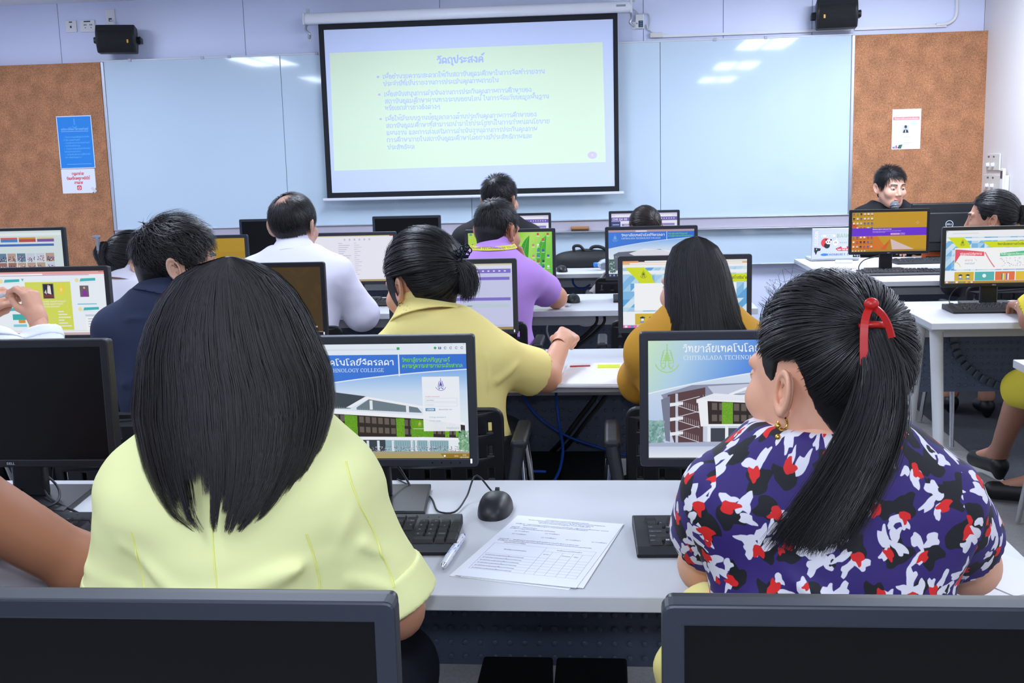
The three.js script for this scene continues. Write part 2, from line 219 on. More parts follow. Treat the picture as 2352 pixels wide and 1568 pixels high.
// pull-down projection screen
{
  const s = thing('projection_screen', 'pull-down projection screen with black border showing a pale yellow slide', 'screen', [-0.99, 0, -7.95]);
  const x0 = -2.05 + 0.99, x1 = 0.071 + 0.99, y0 = 1.15, y1 = 2.4, ax0 = -2.012 + 0.99, ax1 = 0.039 + 0.99, ay0 = 1.187, ay1 = 2.337;
  part('case', (() => { const sh = new THREE.Shape(); sh.moveTo(-0.045, -0.035); sh.lineTo(0.03, -0.035); sh.quadraticCurveTo(0.05, -0.03, 0.05, -0.005); sh.quadraticCurveTo(0.05, 0.035, 0.02, 0.042); sh.lineTo(-0.045, 0.042); return extrude(sh, 2.3, 0.002, 8).rotateY(-Math.PI / 2).translate(1.155, 2.412, 0); })(), mat(0xe2e4ec, 0.35), s);
  for (const x of [-1.155, 1.155]) { part('end_cap', rbox(0.018, 0.084, 0.1, 0.006, x, 2.414, -0.002), mat(0xd3d6e0, 0.4), s); part('bracket', [tube([[x, 2.37, -0.02], [x + 0.004, 2.34, 0.0], [x + 0.02 * Math.sign(-x) + 0.012, 2.31, 0.01], [x + 0.02, 2.285, -0.02]], 0.009, 20, 6), box(0.026, 0.05, 0.006, x + 0.02, 2.29, -0.02), box(0.026, 0.04, 0.006, x + 0.015, 2.47, -0.03)], M.alu, s); }
  part('nameplate', box(0.065, 0.014, 0.002, 1.085, 2.42, 0.05), mat(0x8f939c, 0.4), s);
  part('fabric_border', (() => { const sh = rrShape(x1 - x0, y1 - y0, 0.002, (x0 + x1) / 2, (y0 + y1) / 2); const h = new THREE.Path(); h.moveTo(ax0, ay0); h.lineTo(ax0, ay1); h.lineTo(ax1, ay1); h.lineTo(ax1, ay0); sh.holes.push(h); return extrude(sh, 0.003); })(), mat(0x0e1219, 0.8), s);
  const slide = ctex(2048, 1148, (x, w, h) => {
    rect(x, '#cfd9f6', 0, 0, w, h);
    const P = (u, v) => [(u - ax0) / (ax1 - ax0) * w, (ay1 - v) / (ay1 - ay0) * h];
    poly(x, '#e2f2d0', [P(-1.978 + 0.99, 2.176), P(-0.035 + 0.99, 2.184), P(-0.023 + 0.99, 1.358), P(-1.987 + 0.99, 1.346)]);
    const ink = '#bccbee', L = (str, u, v, wd, sz = 26) => { const [a, b] = P(u + 0.99, v); thai(x, str, a, b, sz, ink, 0.16, 'left', wd / (ax1 - ax0) * w); };
    const [ta, tb] = P(-0.98 + 0.99 - 0.057, 2.078); thai(x, 'วัตถุประสงค์', ta, tb, 38, '#b4c4ee', 0.2, 'center', 335);
    const rows = [['เพื่ออำนวยความสะดวกให้กับสถาบันอุดมศึกษาในการจัดทำรายงาน', -1.60, 1.985, 1.16, 1], ['ประจำปีที่เป็นรายงานการประเมินคุณภาพภายใน', -1.598, 1.935, 0.83], ['เพื่อสนับสนุนการดำเนินงานการประกันคุณภาพการศึกษาของ', -1.596, 1.862, 1.06, 1], ['สถาบันอุดมศึกษาผ่านทางระบบออนไลน์ ในการจัดเก็บข้อมูลพื้นฐาน', -1.594, 1.812, 1.18], ['หรือเอกสารอ้างอิงต่างๆ', -1.594, 1.765, 0.4], ['เพื่อให้มีระบบฐานข้อมูลกลางด้านประกันคุณภาพการศึกษาของ', -1.594, 1.69, 1.09, 1], ['สถาบันอุดมศึกษาที่สามารถนำมาใช้ประโยชน์ในการกำหนดนโยบาย', -1.592, 1.64, 1.18], ['แผนงาน และการส่งเสริมการดำเนินงานด้านการประกันคุณภาพ', -1.59, 1.59, 1.09], ['การศึกษาภายในสถาบันอุดมศึกษาได้อย่างมีประสิทธิภาพและ', -1.59, 1.54, 1.05], ['ประสิทธิผล', -1.588, 1.488, 0.2]];
    for (const [str, u, v, wd, bl] of rows) { L(str, u, v, wd); if (bl) { const [a, b] = P(u + 0.99 - 0.035, v + 0.012); rect(x, '#c5c0ee', a - 8, b - 8, 15, 13); } }
    const [ea, eb] = P(-0.117 + 0.99, 1.408); x.fillStyle = '#d9cdf2'; x.beginPath(); x.ellipse(ea, eb, 34, 26, 0, 0, 7); x.fill(); latin(x, '8', ea, eb + 8, '22px sans-serif', '#f4f0ff', 'center');
  });
  const g = new THREE.PlaneGeometry(ax1 - ax0, ay1 - ay0).translate((ax0 + ax1) / 2, (ay0 + ay1) / 2, 0.0015);
  part('screen_surface', g, mat(0xffffff, 0.8, { map: slide, emissive: 0xffffff, emissiveMap: slide, emissiveIntensity: 0.03 }), s, undefined, 'projected slide with rows of Thai text');
  part('weight_bar', rbox(2.19, 0.022, 0.022, 0.008, (x0 + x1) / 2 , 1.138, 0), mat(0xdadde6, 0.35), s);
  // control box with its lead
  const c = thing('screen_switch', 'small white control box with dark buttons and coiled lead beside the screen case', 'control box', [0.228, 2.333, ZB + 0.002]);
  part('body', rbox(0.062, 0.098, 0.03, 0.006, 0, 0, 0.016), M.white, c); part('keypad', rbox(0.032, 0.046, 0.006, 0.004, 0.008, -0.018, 0.032), mat(0x26384e, 0.4), c);
  for (let i = 0; i < 3; i++) part('button', rbox(0.02, 0.008, 0.004, 0.002, 0.008, -0.004 - i * 0.014, 0.036), mat(0x5f7fa0, 0.4), c);
  part('dial', move(cyl(0.004, 0.004, 0.004, 10), -0.02, -0.014, 0.032, Math.PI / 2), M.plastic, c);
  part('lead', tube([[-0.05, 0.09, 0.01], [-0.02, 0.07, 0.015], [-0.005, 0.05, 0.015]], 0.004, 20, 6), M.whiteCable, c);
  part('coil', tube([[0.02, 0.05, 0.01], [0.06, 0.05, 0.012], [0.075, 0.01, 0.012], [0.06, -0.06, 0.012], [0.05, -0.02, 0.012], [0.07, -0.06, 0.012], [0.1, -0.085, 0.01]], 0.005, 50, 6), M.whiteCable, c);
  const tr = thing('cable_trunking', 'white cable trunking with a junction box above the glass board', 'trunking', [0, 2.235, ZB + 0.001]);
  part('junction_box', rbox(0.09, 0.035, 0.03, 0.004, 0.345, 0.0, 0.016), mat(0xd9d6d2, 0.5), tr);
  part('duct', [box(1.35, 0.018, 0.018, 1.02, -0.008, 0.01), box(0.62, 0.018, 0.018, 2.03, -0.006, 0.01)], M.white, tr);
  part('pipe', tube([[2.27, 0.0, 0.014], [2.36, 0.012, 0.014], [2.4, 0.05, 0.014], [2.405, 0.2, 0.014], [2.405, 0.375, 0.014]], 0.011, 40, 8), M.white, tr);
}
// loudspeakers
function loudspeaker(label, x, y, turn) {
  const t = thing('loudspeaker', label, 'speaker', [x, y, ZB + 0.16], turn);
  const sh = new THREE.Shape(); sh.moveTo(-0.1, 0.09); sh.lineTo(0.05, 0.1); sh.quadraticCurveTo(0.1, 0.06, 0.1, 0.01); sh.quadraticCurveTo(0.095, -0.05, 0.05, -0.095); sh.lineTo(-0.06, -0.095); sh.lineTo(-0.1, -0.04);
  part('cabinet', extrude(sh, 0.27, 0.008, 8).rotateY(-Math.PI / 2).translate(0.135, 0, 0), mat(0x14171a, 0.5), t);
  const gs = new THREE.Shape(); gs.moveTo(0.04, 0.098); gs.quadraticCurveTo(0.104, 0.06, 0.104, 0.01); gs.quadraticCurveTo(0.1, -0.05, 0.055, -0.092); gs.lineTo(0.045, -0.09); gs.quadraticCurveTo(0.09, -0.04, 0.094, 0.01); gs.quadraticCurveTo(0.094, 0.05, 0.035, 0.09);
  part('grille', extrude(gs, 0.235, 0, 8).rotateY(-Math.PI / 2).translate(0.1175, 0, 0), mat(0x0c0e10, 0.8, { bumpMap: rep(fabricBump, 8, 8), bumpScale: 0.001 }), t);
  part('badge', box(0.012, 0.024, 0.003, 0.085 * (turn < 0 ? -1 : 1), -0.02, 0.101), mat(0xd9a21c, 0.4), t);
  for (const s of [-1, 1]) part('knob', move(cyl(0.022, 0.026, 0.03, 16), s * 0.147, 0, -0.02, 0, 0, Math.PI / 2), M.plastic, t);
  part('bracket', [rbox(0.33, 0.04, 0.012, 0.004, 0, 0, -0.13), rbox(0.012, 0.04, 0.12, 0.004, -0.16, 0, -0.075), rbox(0.012, 0.04, 0.12, 0.004, 0.16, 0, -0.075)], mat(0x1a1d20, 0.45), t);
  return t;
}
loudspeaker('black loudspeaker on the wall above the brown cork board, by the sockets', -3.55, 2.325, 0.28);
loudspeaker('black loudspeaker cut by the top of the picture, above the orange cork', 1.565, 2.315, -0.12);
// sockets and switches
{
  const plate = (label, x, y, w, h, holes) => { const t = thing('wall_socket', label, 'socket', [x, y, ZB + 0.001]); part('plate', rbox(w, h, 0.01, 0.003, 0, 0, 0.006), M.white, t); for (const [a, b, c, d] of holes) part('slot', box(c, d, 0.003, a, b, 0.0115), mat(0x33353c, 0.5), t); return t; };
  plate('small white data outlet plate, nearest to the cork board edge above it', -3.962, 2.452, 0.085, 0.085, [[0, 0.03, 0.024, 0.008], [0, -0.004, 0.012, 0.016]]);
  plate('white twin power socket plate half hidden by a loudspeaker', -3.835, 2.45, 0.115, 0.085, [[0, 0.032, 0.05, 0.008], [-0.022, 0.008, 0.006, 0.009], [-0.01, 0.008, 0.006, 0.009], [-0.016, -0.012, 0.006, 0.006], [0.022, 0.008, 0.006, 0.009], [0.034, 0.008, 0.006, 0.009], [0.028, -0.012, 0.006, 0.006]]);
  const s = plate('white speaker wire outlet with a curled lead above the loudspeaker', -3.655, 2.508, 0.07, 0.11, [[0, -0.02, 0.024, 0.024]]);
  part('lead', tube([[0, -0.025, 0.015], [0.03, -0.03, 0.03], [0.05, -0.06, 0.05], [0.055, -0.09, 0.08]], 0.006, 20, 6), M.whiteCable, s);
  for (const [z, y, n, lb] of [[-7.8, 1.29, 2, 'white pair of dimmer knob switches, the higher one on the side wall'], [-7.8, 1.15, 3, 'white dimmer and rocker switch group, lower one on the side wall']]) {
    const t = thing('light_switch', lb, 'switch', [XR - 0.001, y, z], -Math.PI / 2);
    part('plate', rbox(0.26 + (n - 2) * 0.1, 0.11, 0.012, 0.004, 0, 0, 0.007), M.offwhite, t);
    for (let i = 0; i < 2; i++) { part('knob', move(cyl(0.014, 0.017, 0.022, 18), -0.08 + i * 0.1, -0.02, 0.022, Math.PI / 2), M.white, t); part('indicator', box(0.028, 0.01, 0.003, -0.08 + i * 0.1, 0.036, 0.0135), mat(0x55565c, 0.5), t); }
    if (n > 2) { const r = thing('wall_remote', 'slim white air conditioner remote in its holder by the dimmer switches', 'remote', [XR - 0.001, y + 0.015, z + 0.26], -Math.PI / 2); part('holder', rbox(0.08, 0.11, 0.03, 0.005, 0, -0.015, 0.016), M.offwhite, r); part('body', rbox(0.058, 0.15, 0.02, 0.006, 0, 0.01, 0.03), M.white, r); part('display', box(0.036, 0.05, 0.002, 0, 0.045, 0.0405), mat(0x3b4048, 0.3), r); }
  }
}
{ // flash unit held over the lens
  const t = thing('flash_unit', 'small camera flash held above the lens', 'flash', [0, 1.515, 0.05]);
  part('housing', [rbox(0.07, 0.045, 0.07, 0.006, 0, 0, 0.005), rbox(0.05, 0.06, 0.04, 0.006, 0, -0.045, 0.03)], M.plastic, t);
  part('light_window', box(0.058, 0.034, 0.004, 0, 0, -0.032), mat(0xffffff, 0.4, { emissive: new THREE.Color(...LIGHT_RGB), emissiveIntensity: 1 }), t);
}
// ---------------------------------------------------------------- what the computer screens show
function emblem(x, cx, cy, s, c, ring = true) {
  x.save(); x.translate(cx, cy); x.scale(s, s); x.strokeStyle = x.fillStyle = c; x.lineWidth = 0.05; x.lineCap = 'round';
  poly(x, c, [[0, -1], [0.05, -0.55], [-0.05, -0.55]]); x.beginPath(); x.arc(0, -0.92, 0.05, 0, 7); x.fill();
  for (let i = 0; i < 4; i++) { const y = -0.5 + i * 0.14, w = 0.09 + i * 0.07; poly(x, c, [[-w, y + 0.1], [0, y - 0.06], [w, y + 0.1], [w * 0.8, y + 0.13], [-w * 0.8, y + 0.13]]); }
  for (const k of [-1, 1]) { x.beginPath(); x.arc(k * 0.22, 0.3, 0.14, 0, 5); x.stroke(); x.beginPath(); x.moveTo(k * 0.08, 0.08); x.lineTo(k * 0.16, 0.5); x.lineTo(k * 0.32, 0.52); x.stroke(); for (let i = 0; i < 4; i++) { x.beginPath(); x.moveTo(k * (0.14 + i * 0.05), -0.6 + i * 0.16); x.quadraticCurveTo(k * (0.3 + i * 0.03), -0.5 + i * 0.16, k * (0.24 + i * 0.04), -0.3 + i * 0.16); x.stroke(); } }
  if (ring) { x.lineWidth = 0.06; x.setLineDash([0.08, 0.05]); x.beginPath(); x.arc(0, 0, 0.72, 0.35, Math.PI - 0.35); x.stroke(); }
  x.restore();
}
const COLLEGE = 'วิทยาลัยเทคโนโลยีจิตรลดา';
function noiseFill(x, a, b, w, h, cols, n, s) { for (let i = 0; i < n; i++) { x.fillStyle = cols[Math.floor(rnd() * cols.length)]; x.fillRect(a + rnd() * w, b + rnd() * h, s, s); } }
function trees(x, a, b, w, h, c, n = 160) { for (let i = 0; i < n; i++) { const u = rnd(), v = rnd(); x.fillStyle = c[Math.floor(rnd() * c.length)]; x.globalAlpha = 0.7; x.beginPath(); x.arc(a + u * w, b + v * h, rr(0.03, 0.09) * h, 0, 7); x.fill(); } x.globalAlpha = 1; }
function windowsRow(x, pts, n) { const [[x0, y0], [x1, y1], h] = pts; for (let i = 0; i < n; i++) { const t = i / n, s = (i + 0.72) / n; poly(x, 'rgba(150,140,132,.55)', [[x0 + (x1 - x0) * t, y0 + (y1 - y0) * t], [x0 + (x1 - x0) * s, y0 + (y1 - y0) * s], [x0 + (x1 - x0) * s, y0 + (y1 - y0) * s + h], [x0 + (x1 - x0) * t, y0 + (y1 - y0) * t + h]]); } }
function collegeHeader(x, w, h, top) { // blue banner with the arc, emblem and names
  const g = x.createLinearGradient(0, top, w, top); g.addColorStop(0, '#3f7fe2'); g.addColorStop(1, '#2f6fd8'); x.fillStyle = g; x.fillRect(0, top, w, h * 0.36);
  const s = x.createLinearGradient(0, top + h * 0.12, 0, h * 0.62); s.addColorStop(0, '#7fb2f2'); s.addColorStop(0.5, '#cfe2fa'); s.addColorStop(1, '#e6effb');
  x.fillStyle = s; x.beginPath(); x.moveTo(0, top + h * 0.35); x.quadraticCurveTo(w * 0.45, top + h * 0.18, w, top + h * 0.13); x.lineTo(w, h); x.lineTo(0, h); x.fill();
  x.strokeStyle = '#f2f6ff'; x.lineWidth = h * 0.009; x.beginPath(); x.moveTo(0, top + h * 0.35); x.quadraticCurveTo(w * 0.45, top + h * 0.18, w, top + h * 0.13); x.stroke();
  emblem(x, w * 0.08, top + h * 0.13, h * 0.09, '#8fc0f4');
  thai(x, COLLEGE, w * 0.153, top + h * 0.088, h * 0.042, '#f4f8ff', 0.15, 'left', w * 0.507);
  latin(x, 'CHITRALADA TECHNOLOGY COLLEGE', w * 0.153, top + h * 0.148, `${h * 0.045}px serif`, '#dce9ff', 'left', w * 0.507);
  rect(x, '#e6f0ff', w * 0.677, top, w * 0.006, h * 0.185);
  thai(x, 'วิทยาลัยระดับปริญญาตรี', w * 0.695, top + h * 0.062, h * 0.027, '#7be23c', 0.15, 'left', w * 0.225); thai(x, 'ความรู้ความสามารถระดับสากล', w * 0.695, top + h * 0.112, h * 0.027, '#7be23c', 0.15, 'left', w * 0.285);
}
function buildingA(x, w, h) { // long building with green panels, seen on the log-in page
  const X = (u) => u * w, Y = (v) => v * h, P = (c, ...a) => poly(x, c, a.map(([u, v]) => [X(u), Y(v)]));
  P('#5d6673', [0.1, 0.42], [0.5, 0.46], [0.44, 0.56], [0.1, 0.55]); P('#3c4653', [0.3, 0.4], [0.52, 0.455], [0.42, 0.55], [0.3, 0.54]);
  P('#f3f6fd', [0.42, 0.55], [0.515, 0.455], [0.78, 0.54], [0.82, 0.57], [0.76, 0.555], [0.53, 0.48], [0.44, 0.555]); P('#6f7f8c', [0.47, 0.55], [0.53, 0.48], [0.76, 0.555], [0.78, 0.6], [0.47, 0.57]);
  rect(x, '#e9eff8', X(0.533), Y(0.49), X(0.014), Y(0.08)); rect(x, '#e9eff8', X(0.705), Y(0.53), X(0.014), Y(0.07));
  x.strokeStyle = '#dfe8f4'; x.lineWidth = 1; for (let i = 0; i < 46; i++) { const u = 0.3 + i * 0.011; x.beginPath(); x.moveTo(X(u), Y(0.525 + (u - 0.3) * 0.16)); x.lineTo(X(u), Y(0.56 + (u - 0.3) * 0.16)); x.stroke(); }
  P('#f5f8ff', [0.2, 0.545], [0.79, 0.625], [0.98, 0.685], [0.98, 0.71], [0.79, 0.655], [0.2, 0.585]);
  P('#2b221f', [0.2, 0.585], [0.79, 0.655], [0.98, 0.71], [0.98, 0.82], [0.79, 0.81], [0.2, 0.8]);
  windowsRow(x, [[X(0.3), Y(0.6)], [X(0.78), Y(0.67)], Y(0.055)], 16); windowsRow(x, [[X(0.3), Y(0.7)], [X(0.78), Y(0.745)], Y(0.05)], 16); windowsRow(x, [[X(0.8), Y(0.68)], [X(0.95), Y(0.72)], Y(0.03)], 6); windowsRow(x, [[X(0.8), Y(0.75)], [X(0.95), Y(0.765)], Y(0.03)], 6);
  for (const [a, b, t0, t1] of [[0.41, 0.47, 0.612, 0.622], [0.655, 0.695, 0.645, 0.648], [0.725, 0.83, 0.65, 0.67], [0.885, 0.905, 0.68, 0.688], [0.935, 0.95, 0.695, 0.7], [0.1, 0.3, 0.57, 0.59]]) { P('#5f9c14', [a, t0], [b, t1], [b, 0.812], [a, 0.806]); noiseFill(x, X(a), Y(t1), X(b - a) - 3, Y(0.81 - t1), ['#74b51e', '#4f8a10', '#86c22c'], 500, 3); }
  emblem(x, X(0.767), Y(0.70), h * 0.035, '#d8d060', false); rect(x, '#cfd8a0', X(0.735), Y(0.735), X(0.06), Y(0.006));
  P('#f6f9ff', [0.2, 0.8], [0.79, 0.812], [1, 0.825], [1, 0.842], [0.79, 0.838], [0.2, 0.83]);
  P('#36414c', [0.2, 0.83], [0.6, 0.834], [0.6, 0.935], [0.2, 0.935]); P('#8fb4c0', [0.6, 0.836], [0.9, 0.842], [0.9, 0.935], [0.6, 0.935]); P('#eef3fa', [0.9, 0.842], [0.98, 0.846], [0.98, 0.935], [0.9, 0.935]);
  for (const u of [0.44, 0.51, 0.56, 0.63, 0.72, 0.74, 0.8]) rect(x, '#dfeaf4', X(u), Y(0.84), X(0.012), Y(0.1)); for (let i = 0; i < 24; i++) rect(x, 'rgba(70,60,80,.5)', X(0.64 + i * 0.011), Y(0.85), 2, Y(0.07));
  noiseFill(x, X(0.5), Y(0.89), X(0.46), Y(0.045), ['#2c3140', '#e8e8ee', '#6b4a52', '#cfd6e0'], 420, 4); rect(x, '#a8a38e', 0, Y(0.935), w, Y(0.065)); trees(x, X(0.95), Y(0.76), X(0.06), Y(0.17), ['#7fae86', '#5f9a6c', '#9cc4a2']);
}
const SC = {};
SC.login = [1536, 844, (x, w, h) => {
  rect(x, '#e4ecfb', 0, 0, w, h); rect(x, '#d7e2f5', 0, h * 0.035, w * 0.72, h * 0.035); collegeHeader(x, w, h, h * 0.098); rect(x, '#e9f1fd', 0, 0, w, h * 0.098);
  for (let i = 0; i < 90; i++) rect(x, 'rgba(150,165,195,.25)', w * 0.3 + i * w * 0.0042, h * 0.048, w * 0.003, h * 0.012);
  rect(x, '#2faa5a', w * 0.673, h * 0.036, w * 0.013, h * 0.022); x.fillStyle = '#2fae52'; x.beginPath(); x.arc(w * 0.853, h * 0.045, h * 0.011, 0, 7); x.fill(); rect(x, '#3b5998', w * 0.868, h * 0.036, w * 0.013, h * 0.02); latin(x, 'f', w * 0.8745, h * 0.054, `bold ${h * 0.024}px sans-serif`, '#fff', 'center');
  ['#44515e', '#55606e', '#6a7686', '#5a6675'].forEach((c, i) => { x.strokeStyle = c; x.lineWidth = 3; x.beginPath(); x.arc(w * (0.9 + i * 0.026), h * 0.046, h * 0.009, 0.5, 6); x.stroke(); }); for (let i = 0; i < 4; i++) latin(x, ['◻', '–', '□', '×'][i], w * (0.9 + i * 0.028), h * 0.022, `${h * 0.02}px sans-serif`, '#5a6a82');
  buildingA(x, w, h);
  rect(x, 'rgba(244,248,255,.96)', w * 0.785, h * 0.29, w * 0.175, h * 0.47); emblem(x, w * 0.873, h * 0.365, h * 0.062, '#5a50b8');
  latin(x, 'Invalid username', w * 0.797, h * 0.465, `${h * 0.016}px sans-serif`, '#f07a96'); x.strokeStyle = '#d5dbe6'; x.lineWidth = 2; x.strokeRect(w * 0.797, h * 0.475, w * 0.15, h * 0.03); x.strokeRect(w * 0.797, h * 0.515, w * 0.15, h * 0.03); latin(x, 'secretary', w * 0.802, h * 0.496, `${h * 0.016}px sans-serif`, '#8791a2'); latin(x, 'Password', w * 0.802, h * 0.536, `${h * 0.015}px sans-serif`, '#c8cfda');
  rect(x, '#4f8ab8', w * 0.797, h * 0.56, w * 0.046, h * 0.026); latin(x, 'LOGIN', w * 0.82, h * 0.58, `bold ${h * 0.02}px sans-serif`, '#fff', 'center'); latin(x, '□ Remember me', w * 0.853, h * 0.579, `${h * 0.017}px sans-serif`, '#98a3b4'); latin(x, '▪ Change password', w * 0.806, h * 0.645, `${h * 0.018}px sans-serif`, '#9fc3d8'); latin(x, '▪ Check usage', w * 0.806, h * 0.675, `${h * 0.018}px sans-serif`, '#9fc3d8'); latin(x, 'TOUCH-ICS', w * 0.952, h * 0.742, `${h * 0.022}px sans-serif`, '#7fb6c6', 'right');
  rect(x, '#b3a36a', 0, h * 0.955, w, h * 0.045); poly(x, '#9a7a1c', [[w * 0.86, h * 0.955], [w, h * 0.955], [w, h], [w * 0.88, h]]); rect(x, '#fff', w * 0.875, h * 0.968, w * 0.009, h * 0.016); latin(x, 'ENG', w * 0.925, h * 0.984, `${h * 0.018}px sans-serif`, '#f4ecd0'); latin(x, '9:59', w * 0.965, h * 0.975, `${h * 0.016}px sans-serif`, '#fff'); latin(x, '26/7/2559', w * 0.952, h * 0.994, `${h * 0.016}px sans-serif`, '#fff');
}];
SC.wallpaper = [1536, 844, (x, w, h) => {
  const g = x.createLinearGradient(0, 0, w * 0.5, h * 0.4); g.addColorStop(0, '#cfeec8'); g.addColorStop(0.35, '#b4d6f2'); g.addColorStop(1, '#3f7fe6'); x.fillStyle = g; x.fillRect(0, 0, w, h);
  const g2 = x.createLinearGradient(0, h * 0.25, 0, h); g2.addColorStop(0, '#dbe9fa'); g2.addColorStop(0.6, '#bcd3f2'); g2.addColorStop(0.86, '#c8d4ee'); g2.addColorStop(1, '#f0f4fc'); x.fillStyle = g2; x.beginPath(); x.moveTo(0, h * 0.45); x.quadraticCurveTo(w * 0.4, h * 0.27, w, h * 0.16); x.lineTo(w, h); x.lineTo(0, h); x.fill();
  x.strokeStyle = '#f4f8ff'; x.lineWidth = h * 0.009; x.beginPath(); x.moveTo(0, h * 0.45); x.quadraticCurveTo(w * 0.4, h * 0.27, w, h * 0.16); x.stroke();
  emblem(x, w * 0.088, h * 0.17, h * 0.14, '#a9d98c'); x.save(); x.restore();
  thai(x, COLLEGE, w * 0.16, h * 0.103, h * 0.05, '#f6faff', 0.14, 'left', w * 0.5); latin(x, 'CHITRALADA TECHNOLOGY COLLEGE', w * 0.16, h * 0.168, `${h * 0.05}px serif`, '#e2eeff', 'left', w * 0.5); rect(x, '#e6f0ff', w * 0.68, 0, w * 0.006, h * 0.2); thai(x, 'วิทยาลัยระดับปริญญาตรี', w * 0.7, h * 0.08, h * 0.03, '#a9e07a', 0.14, 'left', w * 0.22); thai(x, 'ความรู้ความสามารถระดับสากล', w * 0.7, h * 0.14, h * 0.03, '#a9e07a', 0.14, 'left', w * 0.28);
  const X = (u) => u * w, Y = (v) => v * h, P = (c, ...a) => poly(x, c, a.map(([u, v]) => [X(u), Y(v)]));
  P('#8e94ac', [0.06, 0.46], [0.2, 0.38], [0.5, 0.36], [0.5, 0.45], [0.22, 0.5], [0.08, 0.52]); P('#5a3f44', [0.09, 0.46], [0.26, 0.4], [0.26, 0.88], [0.12, 0.87], [0.09, 0.7]); P('#7a7f96', [0.06, 0.5], [0.1, 0.47], [0.1, 0.86], [0.08, 0.85]);
  rect(x, '#c9cfe2', X(0.125), Y(0.45), X(0.012), Y(0.43));
  for (let i = 0; i < 3; i++) { const y = 0.53 + i * 0.125; P('#eef2fb', [0.1, y], [0.16, y - 0.01], [0.16, y + 0.015], [0.1, y + 0.03]); x.strokeStyle = '#eef2fb'; x.lineWidth = 4; x.beginPath(); x.moveTo(X(0.13), Y(y + 0.02)); x.lineTo(X(0.235), Y(y + 0.085)); x.stroke(); x.beginPath(); x.moveTo(X(0.13), Y(y - 0.005)); x.lineTo(X(0.235), Y(y - 0.055)); x.stroke(); x.lineWidth = 1.5; for (let k = 0; k < 12; k++) { x.beginPath(); x.moveTo(X(0.13 + k * 0.009), Y(y - 0.03 + k * 0.0055)); x.lineTo(X(0.13 + k * 0.009), Y(y + 0.02 + k * 0.0055)); x.stroke(); } }
  P('#c9d0e6', [0.27, 0.39], [0.48, 0.37], [0.48, 0.45], [0.3, 0.46]); P('#eef3fc', [0.22, 0.5], [0.3, 0.45], [0.9, 0.53], [0.9, 0.56], [0.22, 0.53]); P('#f6f9ff', [0.225, 0.5], [0.9, 0.555], [0.9, 0.72], [0.24, 0.73]); P('#2c2320', [0.27, 0.515], [0.9, 0.575], [0.9, 0.71], [0.275, 0.71]);
  windowsRow(x, [[X(0.29), Y(0.53)], [X(0.62), Y(0.555)], Y(0.06)], 10); windowsRow(x, [[X(0.29), Y(0.63)], [X(0.62), Y(0.64)], Y(0.055)], 10); P('#6aa51c', [0.335, 0.523], [0.385, 0.528], [0.385, 0.71], [0.335, 0.71]); noiseFill(x, X(0.336), Y(0.528), X(0.047), Y(0.178), ['#7fbb28', '#5a9412', '#8fca34'], 500, 3);
  P('#f4f8ff', [0.36, 0.46], [0.44, 0.4], [0.47, 0.405], [0.38, 0.465]); for (let i = 0; i < 40; i++) rect(x, '#dfe6f2', X(0.25 + i * 0.011), Y(0.46 + i * 0.002), 2, Y(0.03));
  P('#cfd9ea', [0.25, 0.73], [0.9, 0.72], [0.9, 0.85], [0.25, 0.86]); for (const u of [0.27, 0.35, 0.42, 0.5]) rect(x, '#f2f6fd', X(u), Y(0.73), X(0.014), Y(0.14)); P('#3b4350', [0.285, 0.745], [0.35, 0.745], [0.35, 0.86], [0.285, 0.86]); P('#47515f', [0.365, 0.745], [0.42, 0.745], [0.42, 0.86], [0.365, 0.86]);
  trees(x, 0, Y(0.68), X(0.07), Y(0.2), ['#7aa6a2', '#5d8f86', '#97bcb6'], 220); P('#aeb6d2', [0, 0.87], [0.3, 0.86], [1, 0.87], [1, 0.9], [0, 0.9]);
}];
SC.collegeSmall = [640, 352, (x, w, h) => { rect(x, '#cdb3c4', 0, 0, w, h); rect(x, '#b79aa8', 0, 0, w, h * 0.05); rect(x, '#e6dcea', w * 0.32, h * 0.02, w * 0.13, h * 0.03); collegeHeader(x, w, h, h * 0.05); x.save(); x.globalAlpha = 0.9; const P = (c, ...a) => poly(x, c, a.map(([u, v]) => [u * w, v * h])); P('#5a5f70', [0.06, 0.52], [0.12, 0.47], [0.6, 0.42], [0.72, 0.5], [0.72, 0.8], [0.08, 0.86]); P('#eef2fa', [0.24, 0.5], [0.42, 0.4], [1, 0.5], [1, 0.56], [0.3, 0.55]); for (let i = 0; i < 6; i++) rect(x, '#9aa3b8', w * (0.08 + i * 0.03), h * (0.56 + (i % 3) * 0.09), w * 0.02, h * 0.02); trees(x, 0, h * 0.62, w * 0.08, h * 0.28, ['#4f6f6a', '#3d5a58', '#5f807a'], 120); x.restore(); rect(x, '#2a3550', 0, h * 0.93, w, h * 0.07); for (let i = 0; i < 8; i++) rect(x, '#8fa2c8', w * (0.01 + i * 0.045), h * 0.945, w * 0.02, h * 0.035); }];
function triangles(x, a, b, w, h, s) { for (let j = 0; j * s < h; j++) for (let i = 0; i * s < w; i++) { const c = () => ['#a9d2f2', '#7fbcea', '#bfe0f6', '#5fa8e2', '#d4eaf8'][Math.floor(rnd() * 5)]; poly(x, c(), [[a + i * s, b + j * s], [a + i * s + s, b + j * s], [a + i * s, b + j * s + s]]); poly(x, c(), [[a + i * s + s, b + j * s], [a + i * s + s, b + j * s + s], [a + i * s, b + j * s + s]]); } }
